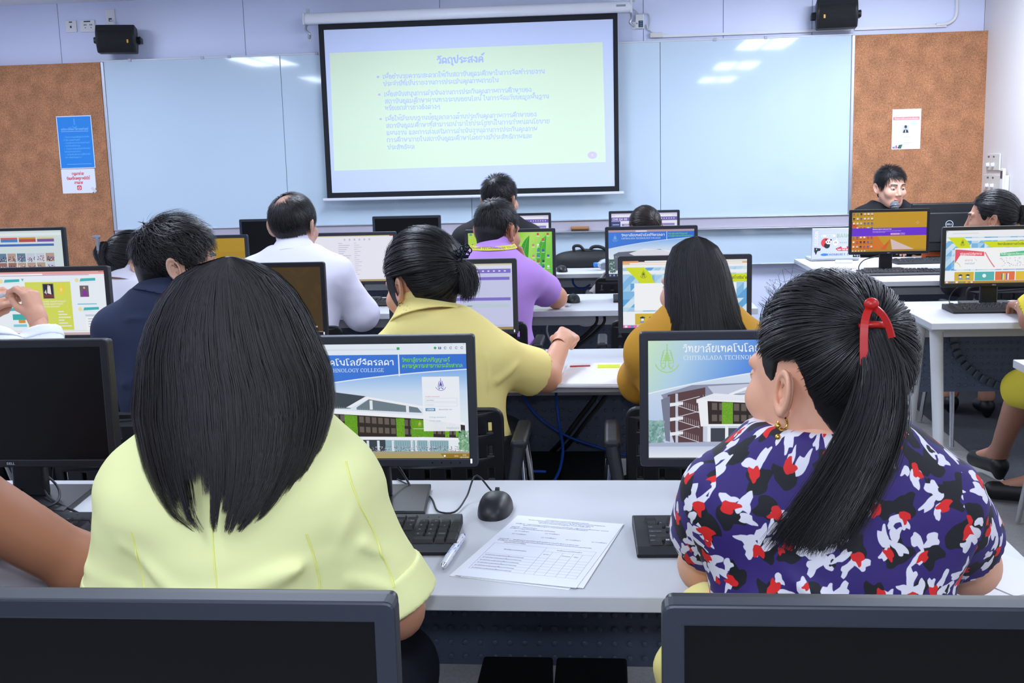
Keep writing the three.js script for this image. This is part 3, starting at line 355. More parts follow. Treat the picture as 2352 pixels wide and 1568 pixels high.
function graduate(x, cx, cy, s) { x.fillStyle = '#5a3424'; x.beginPath(); x.arc(cx, cy, s * 0.62, 0, 7); x.fill(); x.fillStyle = '#f7f4f2'; x.beginPath(); x.arc(cx, cy + s * 0.15, s * 0.5, 0, 7); x.fill(); poly(x, '#1d2a44', [[cx - s, cy - s * 0.45], [cx, cy - s * 0.85], [cx + s, cy - s * 0.45], [cx, cy - s * 0.1]]); rect(x, '#1d2a44', cx - s * 0.6, cy - s * 0.5, s * 1.2, s * 0.35); x.fillStyle = '#6b8fd8'; x.beginPath(); x.ellipse(cx, cy + s * 1.25, s * 0.95, s * 0.5, 0, 3.14, 6.29); x.fill(); }
const webPage = (variant) => [1024, 563, (x, w, h) => {
  rect(x, '#eef4fc', 0, 0, w, h); triangles(x, 0, h * (variant ? 0.13 : 0.1), w, h * 0.66, w * 0.065); rect(x, '#f3f8fd', 0, h * 0.15, w, h * 0.05);
  if (!variant) { rect(x, '#e8a46a', 0, 0, w * 0.13, h * 0.03); rect(x, '#1b1f28', w * 0.13, 0, w * 0.05, h * 0.02); rect(x, '#e9b98c', 0, h * 0.028, w, h * 0.032); rect(x, '#fbf6f2', w * 0.06, h * 0.034, w * 0.9, h * 0.022); rect(x, '#f4f8fc', 0, h * 0.06, w, h * 0.045); }
  else { rect(x, '#f2f5fb', 0, 0, w, h * 0.13); rect(x, '#dfe5f0', w * 0.07, h * 0.05, w * 0.26, h * 0.02); rect(x, '#8ea4dc', w * 0.01, h * 0.015, w * 0.012, h * 0.015); }
  const dx = variant ? 0.02 : 0.02, top = variant ? 0.13 : 0.1;
  poly(x, '#d6e21c', [[w * dx, h * top], [w * (dx + 0.155), h * top], [w * (dx + 0.22), h * (top + 0.12)], [w * (dx + 0.22), h * (top + 0.17)], [w * (dx + 0.245), h * (top + 0.235)], [w * (dx + 0.125), h * (top + 0.235)]]);
  emblem(x, w * (dx + 0.15), h * (top + 0.11), h * 0.07, '#4a5a1c');
  poly(x, '#d6e21c', [[w * (variant ? 0.37 : 0.62), h * 0.215], [w, h * 0.215], [w, h * 0.33], [w * (variant ? 0.45 : 0.66), h * 0.33]]); thai(x, 'วิทยาลัยสอนการสร้างบัณฑิต', w * (variant ? 0.52 : 0.7), h * 0.29, h * 0.032, '#55601c', 0.16, 'left', w * 0.3);
  rect(x, '#fafcff', w * 0.095, h * 0.335, w * 0.82, h * 0.405);
  if (variant) { poly(x, '#e5566a', [[w * 0.13, h * 0.36], [w * 0.39, h * 0.41], [w * 0.39, h * 0.49], [w * 0.15, h * 0.47]]); thai(x, 'หลักสูตรเทคโนโลยีอุตสาหกรรม', w * 0.15, h * 0.465, h * 0.036, '#fff', 0.16, 'left', w * 0.22); poly(x, '#e8506a', [[w * 0.1, h * 0.36], [w * 0.13, h * 0.36], [w * 0.15, h * 0.47], [w * 0.1, h * 0.62]]); x.strokeStyle = '#e88a98'; x.lineWidth = 12; x.beginPath(); x.moveTo(w * 0.4, h * 0.42); x.quadraticCurveTo(w * 0.46, h * 0.62, w * 0.5, h * 0.7); x.stroke(); x.strokeStyle = '#d8d23a'; x.lineWidth = 5; x.beginPath(); x.arc(w * 0.1, h * 0.7, h * 0.1, 4.4, 6.2); x.stroke(); thai(x, 'สาขาไฟฟ้า', w * 0.2, h * 0.58, h * 0.024, '#f09ab4', 0.15, 'left', w * 0.12); thai(x, 'เทคโนโลยี', w * 0.2, h * 0.64, h * 0.024, '#9fb4e0', 0.15, 'left', w * 0.1); poly(x, '#57c58e', [[w * 0.55, h * 0.44], [w, h * 0.37], [w, h * 0.47], [w * 0.55, h * 0.5]]); thai(x, 'หลักสูตรบริหารธุรกิจ', w * 0.56, h * 0.475, h * 0.03, '#f2fff8', 0.15, 'left', w * 0.3); noiseFill(x, w * 0.55, h * 0.52, w * 0.3, h * 0.16, ['#e8c8d0', '#d8d4e8', '#b8c4e0'], 60, 9); }
  rect(x, '#f4f8fd', 0, h * 0.755, w, h * 0.25);
  [['#d8b93c', 0], ['#52b8b8', 1], ['#e8734a', 2], ['#e8c33c', 3], ['#6aa8dc', 4]].forEach(([c, i]) => rect(x, c, w * (0.1 + i * 0.205), h * 0.785, w * 0.195, h * 0.165)); graduate(x, w * 0.16, h * 0.865, h * 0.046); graduate(x, w * 0.235, h * 0.865, h * 0.046); x.fillStyle = '#f6fbff'; x.beginPath(); x.arc(w * 0.4, h * 0.86, h * 0.035, 0, 7); x.fill(); for (let i = 0; i < 5; i++) rect(x, ['#3a9a5c', '#f4e6c8', '#e8c33c', '#5a7fc8', '#fff'][i], w * (0.57 + i * 0.016), h * 0.82, w * 0.012, h * 0.12);
  rect(x, variant ? '#b98a3c' : '#e274b8', 0, h * 0.955, w, h * 0.045); for (let i = 0; i < 6; i++) rect(x, ['#e8f2ff', '#4f8fe0', '#fff', '#5ab870', '#f0c040', '#e0e8f4'][i], w * (0.015 + i * 0.05), h * 0.963, w * 0.022, h * 0.028);
}];
SC.web = webPage(false); SC.webBanner = webPage(true);
SC.purple = [768, 422, (x, w, h) => {
  rect(x, '#c9cdee', 0, 0, w, h); rect(x, '#d4cdb0', 0, 0, w, h * 0.03); rect(x, '#dfe2f6', 0, h * 0.03, w, h * 0.05); rect(x, '#7d70cc', 0, h * 0.085, w * 0.985, h * 0.062); for (let i = 0; i < 7; i++) rect(x, '#e8e6fa', w * (0.66 + i * 0.045), h * 0.106, w * 0.016, h * 0.02);
  for (let i = 0; i < 3; i++) { rect(x, '#d4d7f2', w * 0.02, h * (0.2 + i * 0.16), w * 0.2, h * 0.09); }
  rect(x, '#7d70cc', w * 0.02, h * 0.205, w * 0.955, h * 0.045); thai(x, 'แบบฐานข้อมูลด้านการประกันคุณภาพการศึกษา ระดับอุดมศึกษา', w * 0.34, h * 0.24, h * 0.022, '#e6e4fa', 0.16, 'left', w * 0.36);
  for (let i = 0; i < 5; i++) { rect(x, '#b4b8e0', w * (0.4 - (i % 2) * 0.04), h * (0.29 + i * 0.036), w * 0.14, h * 0.01); x.strokeStyle = '#b9bde2'; x.lineWidth = 1.5; x.strokeRect(w * 0.56, h * (0.282 + i * 0.036), w * (0.12 + (i % 3) * 0.05), h * 0.025); }
  rect(x, '#7d70cc', w * 0.02, h * 0.512, w * 0.96, h * 0.045); rect(x, '#bdd0de', w * 0.3, h * 0.61, w * 0.67, h * 0.05); rect(x, '#7a86a2', w * 0.56, h * 0.63, w * 0.1, h * 0.012); rect(x, '#b7bbe2', w * 0.62, h * 0.925, w * 0.34, h * 0.012); rect(x, '#a38a5c', 0, h * 0.955, w, h * 0.045);
}];
SC.page = [640, 352, (x, w, h) => { rect(x, '#eeeefb', 0, 0, w, h); rect(x, '#d7d4ee', 0, 0, w, h * 0.06); rect(x, '#f6f6ff', w * 0.06, h * 0.05, w * 0.86, h * 0.05); rect(x, '#7466bc', 0, h * 0.11, w, h * 0.1); latin(x, 'CHE QA 3D', w * 0.02, h * 0.19, `bold ${h * 0.08}px sans-serif`, '#ece8fa'); for (let i = 0; i < 7; i++) rect(x, '#e6e2f8', w * (0.72 + i * 0.037), h * 0.14, w * 0.014, h * 0.03); rect(x, '#3f4f86', 0, h * 0.22, w * 0.14, h * 0.78); for (let i = 0; i < 3; i++) rect(x, '#cfd8f2', w * 0.02, h * (0.3 + i * 0.08), w * 0.1, h * 0.018); rect(x, '#8f84cc', w * 0.16, h * 0.29, w * 0.8, h * 0.06); thai(x, 'แบบฐานข้อมูลด้านการประกันคุณภาพ', w * 0.2, h * 0.34, h * 0.03, '#efecfb', 0.16, 'left', w * 0.42); rect(x, '#e3edd4', w * 0.16, h * 0.39, w * 0.2, h * 0.4); for (let i = 0; i < 8; i++) rect(x, '#c4c4e4', w * 0.4, h * (0.44 + i * 0.06), w * (0.15 + (i * 37 % 20) / 100), h * 0.014); }];
SC.brown = [512, 282, (x, w, h) => { rect(x, '#45340f', 0, 0, w, h); for (let i = 0; i < 30; i++) { x.fillStyle = 'rgba(120,96,48,.10)'; x.beginPath(); x.ellipse(rnd() * w, rnd() * h, rr(10, 40), rr(6, 20), rnd() * 3, 0, 7); x.fill(); } rect(x, '#d9cfb8', w * 0.48, h * 0.28, w * 0.19, h * 0.14); rect(x, '#5f7ec4', w * 0.49, h * 0.32, w * 0.17, h * 0.09); rect(x, '#c84032', w * 0.645, h * 0.285, w * 0.02, h * 0.025); rect(x, '#f4f4f4', w * 0.92, h * 0.905, w * 0.03, h * 0.022); rect(x, '#b9aa8a', 0, h * 0.988, w, h * 0.012); }];
SC.mustard = [256, 141, (x, w, h) => { rect(x, '#a9850f', 0, 0, w, h); rect(x, '#b08c18', 0, 0, w, h * 0.3); rect(x, '#7a600c', 0, h * 0.93, w, h * 0.07); }];
SC.yellowSite = [1024, 563, (x, w, h) => {
  rect(x, '#eef5fc', 0, 0, w, h); rect(x, '#e9a7a6', 0, 0, w, h * 0.055); rect(x, '#f7f2f4', w * 0.02, h * 0.035, w * 0.3, h * 0.025); rect(x, '#fafafa', w * 0.32, h * 0.035, w * 0.13, h * 0.025); rect(x, '#9a7cc0', 0, h * 0.06, w * 0.86, h * 0.007); for (let i = 0; i < 3; i++) rect(x, '#c8323a', w * (0.95 + i * 0.017), h * 0.012, w * 0.01, h * 0.012);
  const head = (u, v) => { poly(x, '#3fb8bd', [[w * (u + 0.01), h * v], [w * (u + 0.14), h * (v - 0.006)], [w * (u + 0.14), h * (v + 0.035)], [w * u, h * (v + 0.045)]]); x.fillStyle = '#efe6a8'; x.beginPath(); x.arc(w * (u - 0.025), h * (v + 0.025), h * 0.032, 0, 7); x.fill(); rect(x, '#d7e8f2', w * (u - 0.01), h * (v + 0.055), w * 0.15, h * 0.006); };
  head(0.1, 0.12); head(0.775, 0.12); head(0.115, 0.565); head(0.785, 0.57); poly(x, '#4fc4b4', [[w * 0.255, h * 0.11], [w * 0.28, h * 0.11], [w * 0.27, h * 0.15]]);
  rect(x, '#d6df54', w * 0.285, h * 0.165, w * 0.405, h * 0.75); rect(x, '#8a7a5c', w * 0.44, h * 0.19, w * 0.1, h * 0.235); rect(x, '#1c1c30', w * 0.447, h * 0.2, w * 0.086, h * 0.215); poly(x, '#ece6e2', [[w * 0.48, h * 0.34], [w * 0.485, h * 0.23], [w * 0.51, h * 0.22], [w * 0.515, h * 0.36]]); x.fillStyle = '#d8b49a'; x.beginPath(); x.arc(w * 0.493, h * 0.225, h * 0.015, 0, 7); x.fill(); poly(x, '#d8cfc8', [[w * 0.452, h * 0.33], [w * 0.47, h * 0.28], [w * 0.475, h * 0.36]]); rect(x, '#7a2f2a', w * 0.45, h * 0.36, w * 0.08, h * 0.045);
  x.fillStyle = '#ecd83a'; x.beginPath(); x.ellipse(w * 0.605, h * 0.28, w * 0.032, h * 0.085, 0, 0, 7); x.fill(); emblem(x, w * 0.605, h * 0.29, h * 0.05, '#f4ecc0', false);
  rect(x, '#6a5f66', w * 0.77, h * 0.23, w * 0.078, h * 0.175); poly(x, '#8a2f9c', [[w * 0.785, h * 0.4], [w * 0.8, h * 0.29], [w * 0.82, h * 0.29], [w * 0.838, h * 0.4]]); x.fillStyle = '#d8b49a'; x.beginPath(); x.arc(w * 0.81, h * 0.265, h * 0.017, 0, 7); x.fill();
  for (let i = 0; i < 3; i++) thai(x, 'ด้วยเกล้าด้วยกระหม่อม ขอเดชะข้าพระพุทธเจ้า', w * 0.49, h * (0.48 + i * 0.04), h * 0.022, '#f6f0f8', 0.15, 'center', w * (0.3 - i * 0.06)); for (let i = 0; i < 6; i++) { rect(x, '#f2eef8', w * 0.36, h * (0.62 + i * 0.045), w * 0.08, h * 0.016); rect(x, '#f2eef8', w * 0.56, h * (0.62 + i * 0.045), w * (0.05 + (i % 3) * 0.03), h * 0.016); }
  for (const [u, v] of [[0.07, 0.52], [0.74, 0.51]]) rect(x, '#55b6cc', w * u, h * v, w * 0.17, h * 0.012); rect(x, '#3fb0ac', w * 0.15, h * 0.66, w * 0.12, h * 0.09); rect(x, '#d9962c', w * 0.2, h * 0.75, w * 0.06, h * 0.05); rect(x, '#7fcfe0', w * 0.15, h * 0.82, w * 0.12, h * 0.04);
  rect(x, '#f8fafd', w * 0.8, h * 0.68, w * 0.2, h * 0.26); rect(x, '#c8d4e4', w * 0.8, h * 0.68, w * 0.2, h * 0.03); for (let i = 0; i < 4; i++) rect(x, '#b4c0d4', w * 0.82, h * (0.74 + i * 0.04), w * (0.1 + (i % 2) * 0.06), h * 0.014); rect(x, '#e8d8b0', 0, h * 0.925, w, h * 0.006); rect(x, '#cfb1b4', 0, h * 0.957, w, h * 0.043);
}];
SC.gallery = [768, 422, (x, w, h) => {
  rect(x, '#d3e2e4', 0, 0, w, h); rect(x, '#e6eeee', 0, h * 0.04, w, h * 0.05); [['#e07a3c', '#d8c060'], ['#3f7fc8', '#e05a4a'], ['#b8443a', '#c8902c'], ['#7a4fa0', '#d8cf90']].forEach(([c, d], i) => { rect(x, d, w * (0.17 + i * 0.19), h * 0.12, w * 0.175, h * 0.04); rect(x, c, w * (0.17 + i * 0.19), h * 0.15, w * 0.175, h * 0.05); });
  rect(x, '#3f66b8', w * 0.31, h * 0.235, w * 0.6, h * 0.04); rect(x, '#6a7fc8', w * 0.17, h * 0.24, w * 0.13, h * 0.025); rect(x, '#d6da6a', w * 0.17, h * 0.3, w * 0.13, h * 0.15); for (let i = 0; i < 5; i++) rect(x, '#8f9cc0', w * 0.2, h * (0.52 + i * 0.06), w * 0.07, h * 0.012);
  for (let j = 0; j < 5; j++) for (let i = 0; i < 6; i++) { const a = w * (0.315 + i * 0.1), b = h * (0.4 + j * 0.165); rect(x, ['#c8cede', '#9a6a5a', '#7f8aa6', '#b89a8a', '#5f7f9a'][Math.floor(rnd() * 5)], a, b, w * 0.088, h * 0.15); noiseFill(x, a, b + h * 0.04, w * 0.08, h * 0.1, ['#2a2430', '#e8e0e4', '#6a4a6a', '#4a4252', '#d8b0a0', '#8f6fb0'], 26, 7); } rect(x, '#3f8a9a', w * 0.17, h * 0.72, w * 0.13, h * 0.12);
}];
SC.document = [512, 282, (x, w, h) => { rect(x, '#eeeefa', 0, 0, w, h); rect(x, '#cdc48a', 0, 0, w, h * 0.022); rect(x, '#b8323c', w * 0.955, 0, w * 0.04, h * 0.025); for (let i = 0; i < 6; i++) rect(x, '#c4c4da', w * (0.4 + i * 0.06), h * 0.07, w * 0.02, h * 0.04); for (let i = 0; i < 16; i++) { rect(x, '#bcbcd6', w * 0.33, h * (0.16 + i * 0.045), w * (0.05 + (i * 31 % 11) / 100), h * 0.012); rect(x, '#c8c8de', w * 0.52, h * (0.16 + i * 0.045), w * (0.03 + (i * 17 % 7) / 100), h * 0.012); } rect(x, '#b0a070', 0, h * 0.955, w, h * 0.045); }];
SC.leaf = [768, 422, (x, w, h) => {
  const g = x.createLinearGradient(0, 0, w, h); g.addColorStop(0, '#c2e24a'); g.addColorStop(0.45, '#8fd23a'); g.addColorStop(0.6, '#b9e86a'); g.addColorStop(1, '#5fc83c'); x.fillStyle = g; x.fillRect(0, 0, w, h);
  for (const [a, c] of [[0.66, '#2f9e2a'], [0.86, '#43ae34']]) { x.fillStyle = c; x.beginPath(); x.moveTo(w * (a - 0.03), h * 0.9); x.quadraticCurveTo(w * (a - 0.1), h * 0.3, w * (a + 0.07), h * 0.08); x.quadraticCurveTo(w * (a + 0.06), h * 0.5, w * (a + 0.02), h * 0.95); x.fill(); x.strokeStyle = '#a6e07a'; x.lineWidth = 2; x.beginPath(); x.moveTo(w * (a - 0.01), h * 0.92); x.quadraticCurveTo(w * (a - 0.02), h * 0.4, w * (a + 0.06), h * 0.1); x.stroke(); for (let i = 0; i < 13; i++) { const y = 0.2 + i * 0.055; x.lineWidth = 1; x.beginPath(); x.moveTo(w * (a + 0.02 - i * 0.002), h * y); x.lineTo(w * (a - 0.04), h * (y - 0.05)); x.stroke(); } }
  for (let j = 0; j < 8; j++) for (let i = 0; i < 4; i++) if (rnd() < 0.85) { const a = w * (0.76 + i * 0.058), b = h * (0.03 + j * 0.115); rect(x, ['#e8eef8', '#4f7fe0', '#d84a4a', '#f0f0f0', '#3a5ac0', '#e07a9a', '#26384a'][Math.floor(rnd() * 7)], a, b, w * 0.026, h * 0.045); rect(x, 'rgba(255,255,255,.8)', a - 3, b + h * 0.06, w * 0.036, h * 0.012); }
  rect(x, '#3f9ad0', w * 0.02, h * 0.02, w * 0.03, h * 0.04); rect(x, 'rgba(120,190,120,.9)', 0, h * 0.955, w, h * 0.045);
}];
SC.orange = [768, 422, (x, w, h) => {
  rect(x, '#c99a1e', 0, 0, w, h); poly(x, '#d8791e', [[0, h * 0.3], [w * 0.35, h * 0.62], [w * 0.5, h], [0, h]]); poly(x, '#d9601c', [[w * 0.36, h], [w * 0.52, h * 0.68], [w * 0.52, h]]); poly(x, '#e0532a', [[0, h * 0.22], [w * 0.12, h * 0.42], [0, h * 0.42]]); poly(x, '#b98a18', [[w * 0.45, h], [w * 0.52, h * 0.68], [w * 0.54, h]]); poly(x, '#dcc3c4', [[w * 0.52, h * 0.68], [w * 0.9, h], [w * 0.55, h]]);
  for (let j = 0; j < 9; j++) for (let i = 0; i < 6; i++) { if (j > 3.4 && j < 5) continue; const a = w * (0.015 + i * 0.048), b = h * (0.02 + j * 0.118); rect(x, ['#e8e2e8', '#b0486a', '#5a5ac0', '#f0ece0', '#4a9a6a', '#d8d0e0', '#302830'][Math.floor(rnd() * 7)], a, b, w * 0.025, h * 0.042); rect(x, 'rgba(80,50,10,.6)', a - 2, b + h * 0.055, w * 0.033, h * 0.014); }
  rect(x, '#6a2fd6', 0, h * 0.4, w, h * 0.2); latin(x, 'Windows Update needs your help', w * 0.28, h * 0.445, `bold ${h * 0.036}px sans-serif`, '#f4ecff', 'left', w * 0.25); latin(x, 'Windows couldn\u2019t install some updates because the PC was turned off during the installation', w * 0.28, h * 0.49, `${h * 0.026}px sans-serif`, '#e4d8ff', 'left', w * 0.38); latin(x, 'or your settings need to be changed.', w * 0.28, h * 0.52, `${h * 0.026}px sans-serif`, '#e4d8ff', 'left', w * 0.17); rect(x, '#eab8e0', w * 0.52, h * 0.535, w * 0.12, h * 0.045); latin(x, 'Open settings', w * 0.58, h * 0.567, `${h * 0.028}px sans-serif`, '#6a2f8a', 'center', w * 0.1); x.strokeStyle = '#f0e6ff'; x.lineWidth = 2; x.strokeRect(w * 0.65, h * 0.537, w * 0.06, h * 0.04); latin(x, 'Close', w * 0.68, h * 0.567, `${h * 0.028}px sans-serif`, '#f0e6ff', 'center', w * 0.05);
  x.strokeStyle = '#d8d0c0'; x.lineWidth = 3; x.beginPath(); x.arc(w * 0.875, h * 0.28, h * 0.025, 0, 7); x.stroke(); rect(x, '#b08426', 0, h * 0.95, w, h * 0.05); for (let i = 0; i < 5; i++) rect(x, '#e8e0d0', w * (0.01 + i * 0.04), h * 0.96, w * 0.018, h * 0.028);
}];
SC.yellow = [256, 141, (x, w, h) => { rect(x, '#e2bc30', 0, 0, w, h); rect(x, '#c8a41e', 0, h * 0.9, w, h * 0.1); }];
const screenMats = new Map();
function screenMat(key) {
  if (!key) return M.screenOff ??= phys(0x030405, 0.32, { specularIntensity: 0.5 });
  if (!screenMats.has(key)) { reseed(key.length * 977 + key.charCodeAt(0)); const t = ctex(...SC[key]); screenMats.set(key, mat(0x050505, 0.4, { emissive: 0xffffff, emissiveMap: t, emissiveIntensity: 0.86 })); }
  return screenMats.get(key);
}
// ---------------------------------------------------------------- computer monitors
const MW = 0.42, MH = 0.245, MB = 0.0155;
const logoTex = ctex(128, 40, (x, w, h) => { rect(x, '#101216', 0, 0, w, h); latin(x, 'DELL', w / 2, 32, 'bold 34px sans-serif', '#aeb4bb', 'center'); });
const logoMat = mat(0xffffff, 0.45, { map: logoTex });
const ringLogoTex = ctex(128, 128, (x, w, h) => { rect(x, '#14181d', 0, 0, w, h); x.strokeStyle = '#c8ced4'; x.lineWidth = 8; x.beginPath(); x.arc(64, 64, 54, 0, 7); x.stroke(); latin(x, 'DELL', 64, 77, 'bold 36px sans-serif', '#c8ced4', 'center', 90); });
function monitor(label, x, z, key, o = {}) { // x = middle of the screen, z = plane of the glass; stands on the desk top
  const W = o.w ?? MW, H = o.h ?? MH, y0 = o.low ?? 0.085, bz = o.black ? M.bezelBlack : M.bezel;
  const t = thing('computer_monitor', label, 'monitor', [x, 0.74, z], o.turn ?? 0, 'computer monitors on the desks');
  const cy = y0 + H / 2, sh = rrShape(W, H, 0.008, 0, cy), h = new THREE.Path(), iw = W / 2 - MB, ih = H / 2 - MB;
  h.moveTo(-iw, cy - ih); h.lineTo(-iw, cy + ih); h.lineTo(iw, cy + ih); h.lineTo(iw, cy - ih); sh.holes.push(h);
  part('bezel', extrude(sh, 0.018, 0.002).translate(0, 0, -0.015), bz, t);
  part('screen', new THREE.PlaneGeometry(iw * 2 + 0.002, ih * 2 + 0.002).translate(0, cy, -0.0012), screenMat(key), t);
  part('back_shell', [rbox(W - 0.006, H - 0.006, 0.02, 0.006, 0, cy, -0.022), rbox(W * 0.62, H * 0.62, 0.024, 0.01, 0, cy, -0.036)], M.bezelBlack, t);
  part('stand_neck', [rbox(o.neck ?? 0.07, y0 + 0.09, 0.022, 0.008, 0, (y0 + 0.09) / 2 + 0.008, -0.062), rbox(0.09, 0.05, 0.03, 0.008, 0, y0 + 0.08, -0.05)], M.plastic, t);
  part('stand_base', extrude((() => { const s = new THREE.Shape(); s.moveTo(-0.115, -0.075); s.lineTo(0.115, -0.075); s.lineTo(0.098, 0.1); s.lineTo(-0.098, 0.1); return s; })(), 0.012, 0.003).rotateX(-Math.PI / 2).translate(0, 0, -0.035), M.plastic, t);
  if (o.logo) part('logo', new THREE.PlaneGeometry(0.026, 0.008).translate(0, y0 + MB / 2, 0.0035), logoMat, t);
  if (key && !o.logo) { part('power_button', rbox(0.0035, 0.009, 0.002, 0.001, W / 2 - 0.012, y0 + 0.011, 0.0035), mat(0xf4f6fb, 0.4, { emissive: 0xdfe8ff, emissiveIntensity: 0.5 }), t); for (let i = 0; i < 4; i++) part('button', move(cyl(0.0016, 0.0016, 0.002, 8), W / 2 - 0.033 - i * 0.017, y0 + 0.008, 0.0032, Math.PI / 2), M.glossBlack, t); }
  if (o.back) { part('badge', move(new THREE.PlaneGeometry(0.05, 0.05), 0, cy + 0.02, -0.0485, 0, Math.PI, 0), mat(0xffffff, 0.4, { map: ringLogoTex }), t); }
  return t;
}
const RZ = [-1.541, -3.104, -4.667, -6.23], DD = 0.6, SZ = 0.4;
const mx = (l) => l + MW / 2;
monitor('blank dark monitor at the bottom of the picture, behind the yellow shirt', -0.154 - MW / 2, -0.727, null);
monitor('blank dark monitor at the bottom of the picture, behind the floral dress', mx(0.033), -0.727, null);
monitor('computer monitor showing the college log-in page beside the yellow shirt', mx(-0.665), RZ[0] - SZ, 'login');
monitor('computer monitor showing a college building with stairs, in front of the floral dress', mx(0.05), RZ[0] - SZ, 'wallpaper');
monitor('black monitor switched off at the picture edge by the bare arm', mx(-1.35), RZ[0] - SZ, null, { black: true, logo: true });
monitor('monitor showing a white web page with a yellow panel and portraits', mx(-2.075), RZ[1] - SZ, 'yellowSite', { black: true, logo: true });
monitor('monitor with a dim dark brown desktop in front of the man in navy', mx(-1.345), RZ[1] - SZ, 'brown', { black: true });
monitor('monitor with lilac form page beside the ponytail of the woman in yellow', mx(-0.718), RZ[1] - SZ, 'purple');
monitor('monitor showing blue triangles and graduates behind the long straight hair', mx(0.024), RZ[1] - SZ, 'web');
monitor('larger monitor with a gallery of small photographs in front of the brown cork', -2.85, RZ[2] - SZ, 'gallery', { black: true, w: 0.51, h: 0.3 });
monitor('monitor with a plain mustard yellow desktop, mostly hidden behind wavy hair', mx(-2.12), RZ[2] - SZ, 'mustard');
monitor('monitor with an almost empty white document beside the man in white', mx(-1.41), RZ[2] - SZ, 'document');
monitor('monitor with a green leaf desktop picture in front of the purple shirt', mx(-0.669), RZ[2] - SZ, 'leaf');
monitor('monitor with the blue college banner, half hidden by the graduates monitor', mx(-0.022), RZ[2] - SZ, 'collegeSmall');
monitor('switched off black monitor partly behind the head of the man in white', mx(-2.27), RZ[3] - SZ, null);
monitor('switched off black monitor standing clear in front of the glass board under the screen', mx(-1.438), RZ[3] - SZ, null);
monitor('monitor with a pale lilac page beside the man in black', mx(-0.77), RZ[3] - SZ, 'page');
monitor('monitor with a lilac page and dark side menu behind the short dark hair', mx(-0.005), RZ[3] - SZ, 'page');
const CPZ = -4.197, DPZ = -5.62;
monitor('monitor with a bright college web page and red banner on the white-legged desk', mx(1.34), CPZ - SZ, 'webBanner', { black: true, logo: true });
monitor('monitor with an orange desktop crossed by a purple update band', mx(1.277), DPZ - 0.43, 'orange', { black: true, logo: true, low: 0.095, h: 0.24 });
monitor('large monitor seen from behind with a round logo near the microphone', 2.0, -6.78, null, { black: true, turn: Math.PI, w: 0.43, h: 0.29, low: 0.04, back: true });
monitor('monitor with a plain yellow screen at the picture edge by the side wall', 2.385, -6.2, 'yellow', { black: true });
// ---------------------------------------------------------------- desks
const bump = new THREE.SphereGeometry(0.0065, 8, 4, 0, Math.PI * 2, 0, Math.PI / 2).rotateX(Math.PI / 2).scale(1, 1, 0.5);
function bumpGrid(w, h, step) { const l = []; for (let y = step; y < h - step / 2; y += step) for (let x = -w / 2 + step; x < w / 2 - step / 2; x += step) l.push(bump.clone().translate(x, -y, 0.004)); return merge(l); }
function desk(label, x0, x1, zf, o = {}) {
  const w = x1 - x0, t = thing('computer_desk', label, 'desk', [(x0 + x1) / 2, 0, zf - DD / 2], 0, 'white computer desks');
  part('desktop', rbox(w - 0.002, 0.025, o.depth ?? DD, 0.0025, 0, 0.7275, 0), M.desk, t);
  const py = o.py ?? 0.66, ph = o.ph ?? 0.29;
  const p = part('modesty_panel', rbox(w - 0.12, ph, 0.008, 0.002, 0, py - ph / 2, -0.245), M.panelDark, t);
  const b = part('embossed_dots', bumpGrid(w - 0.14, ph, 0.03), M.panelDark, p, [0, py, -0.2412]); b.userData.kind = 'stuff';
  part('cable_tray', [box(w - 0.16, 0.004, 0.11, 0, 0.617, -0.185), box(w - 0.16, 0.036, 0.004, 0, 0.635, -0.13), box(w - 0.16, 0.06, 0.004, 0, 0.647, -0.238)], M.whiteMetal, t);
  for (const s of [-1, 1]) {
    const lx = s * (w / 2 - 0.075);
    part('leg_bracket', rbox(0.05, 0.035, 0.26, 0.008, lx, 0.697, 0.02), M.whiteMetal, t);
    part('leg', bar([lx, 0.7, 0.12], [lx, 0, 0.25], 0.026, 0.017, 18), M.whiteMetal, t);
    part('leg', bar([lx, 0.7, -0.1], [lx, 0, -0.25], 0.026, 0.017, 18), M.whiteMetal, t);
  }
  return t;
}
const ROWNAME = ['nearest full row', 'second row', 'third row', 'row by the glass board'];
const SEGS = [[[-0.82, 0.645], [-2.29, -0.822]], [[-0.84, 0.632], [-2.31, -0.842]], [[-0.85, 0.62], [-2.32, -0.852], [-3.4, -2.322]], [[-0.86, 0.61], [-2.33, -0.862], [-3.8, -2.332]]];
const SEGLAB = [['under the papers and the black mouse', 'under the bare arm'], ['under the sticky-note booklet', 'in front of the man in navy'], ['under the elbow in purple', 'beside the man in white', 'under the photo gallery monitor'], ['under the black bag and bottle', 'under two dark monitors', 'by the brown cork board']];
SEGS.forEach((l, i) => l.forEach(([a, b], k) => desk(`white desk ${SEGLAB[i][k]}, ${ROWNAME[i]}`, a, b, RZ[i])));
desk('white desk cut by the bottom of the picture carrying the two blank monitors', -0.75, 0.62, -0.33);
desk('white desk with white splayed legs beside the woman in the yellow dress', 1.19, 2.59, CPZ, { depth: 0.63, ph: 0.3 });
desk('white desk under the orange desktop monitor', 1.168, 2.59, DPZ, { depth: 0.66 });
desk('white desk corner at the picture edge nearest the yellow dress', 1.22, 2.59, -2.82, { depth: 0.61 });
desk('white desk under the sticker covered laptop and the round logo monitor', 1.13, 2.59, -6.3, { depth: 0.62 });

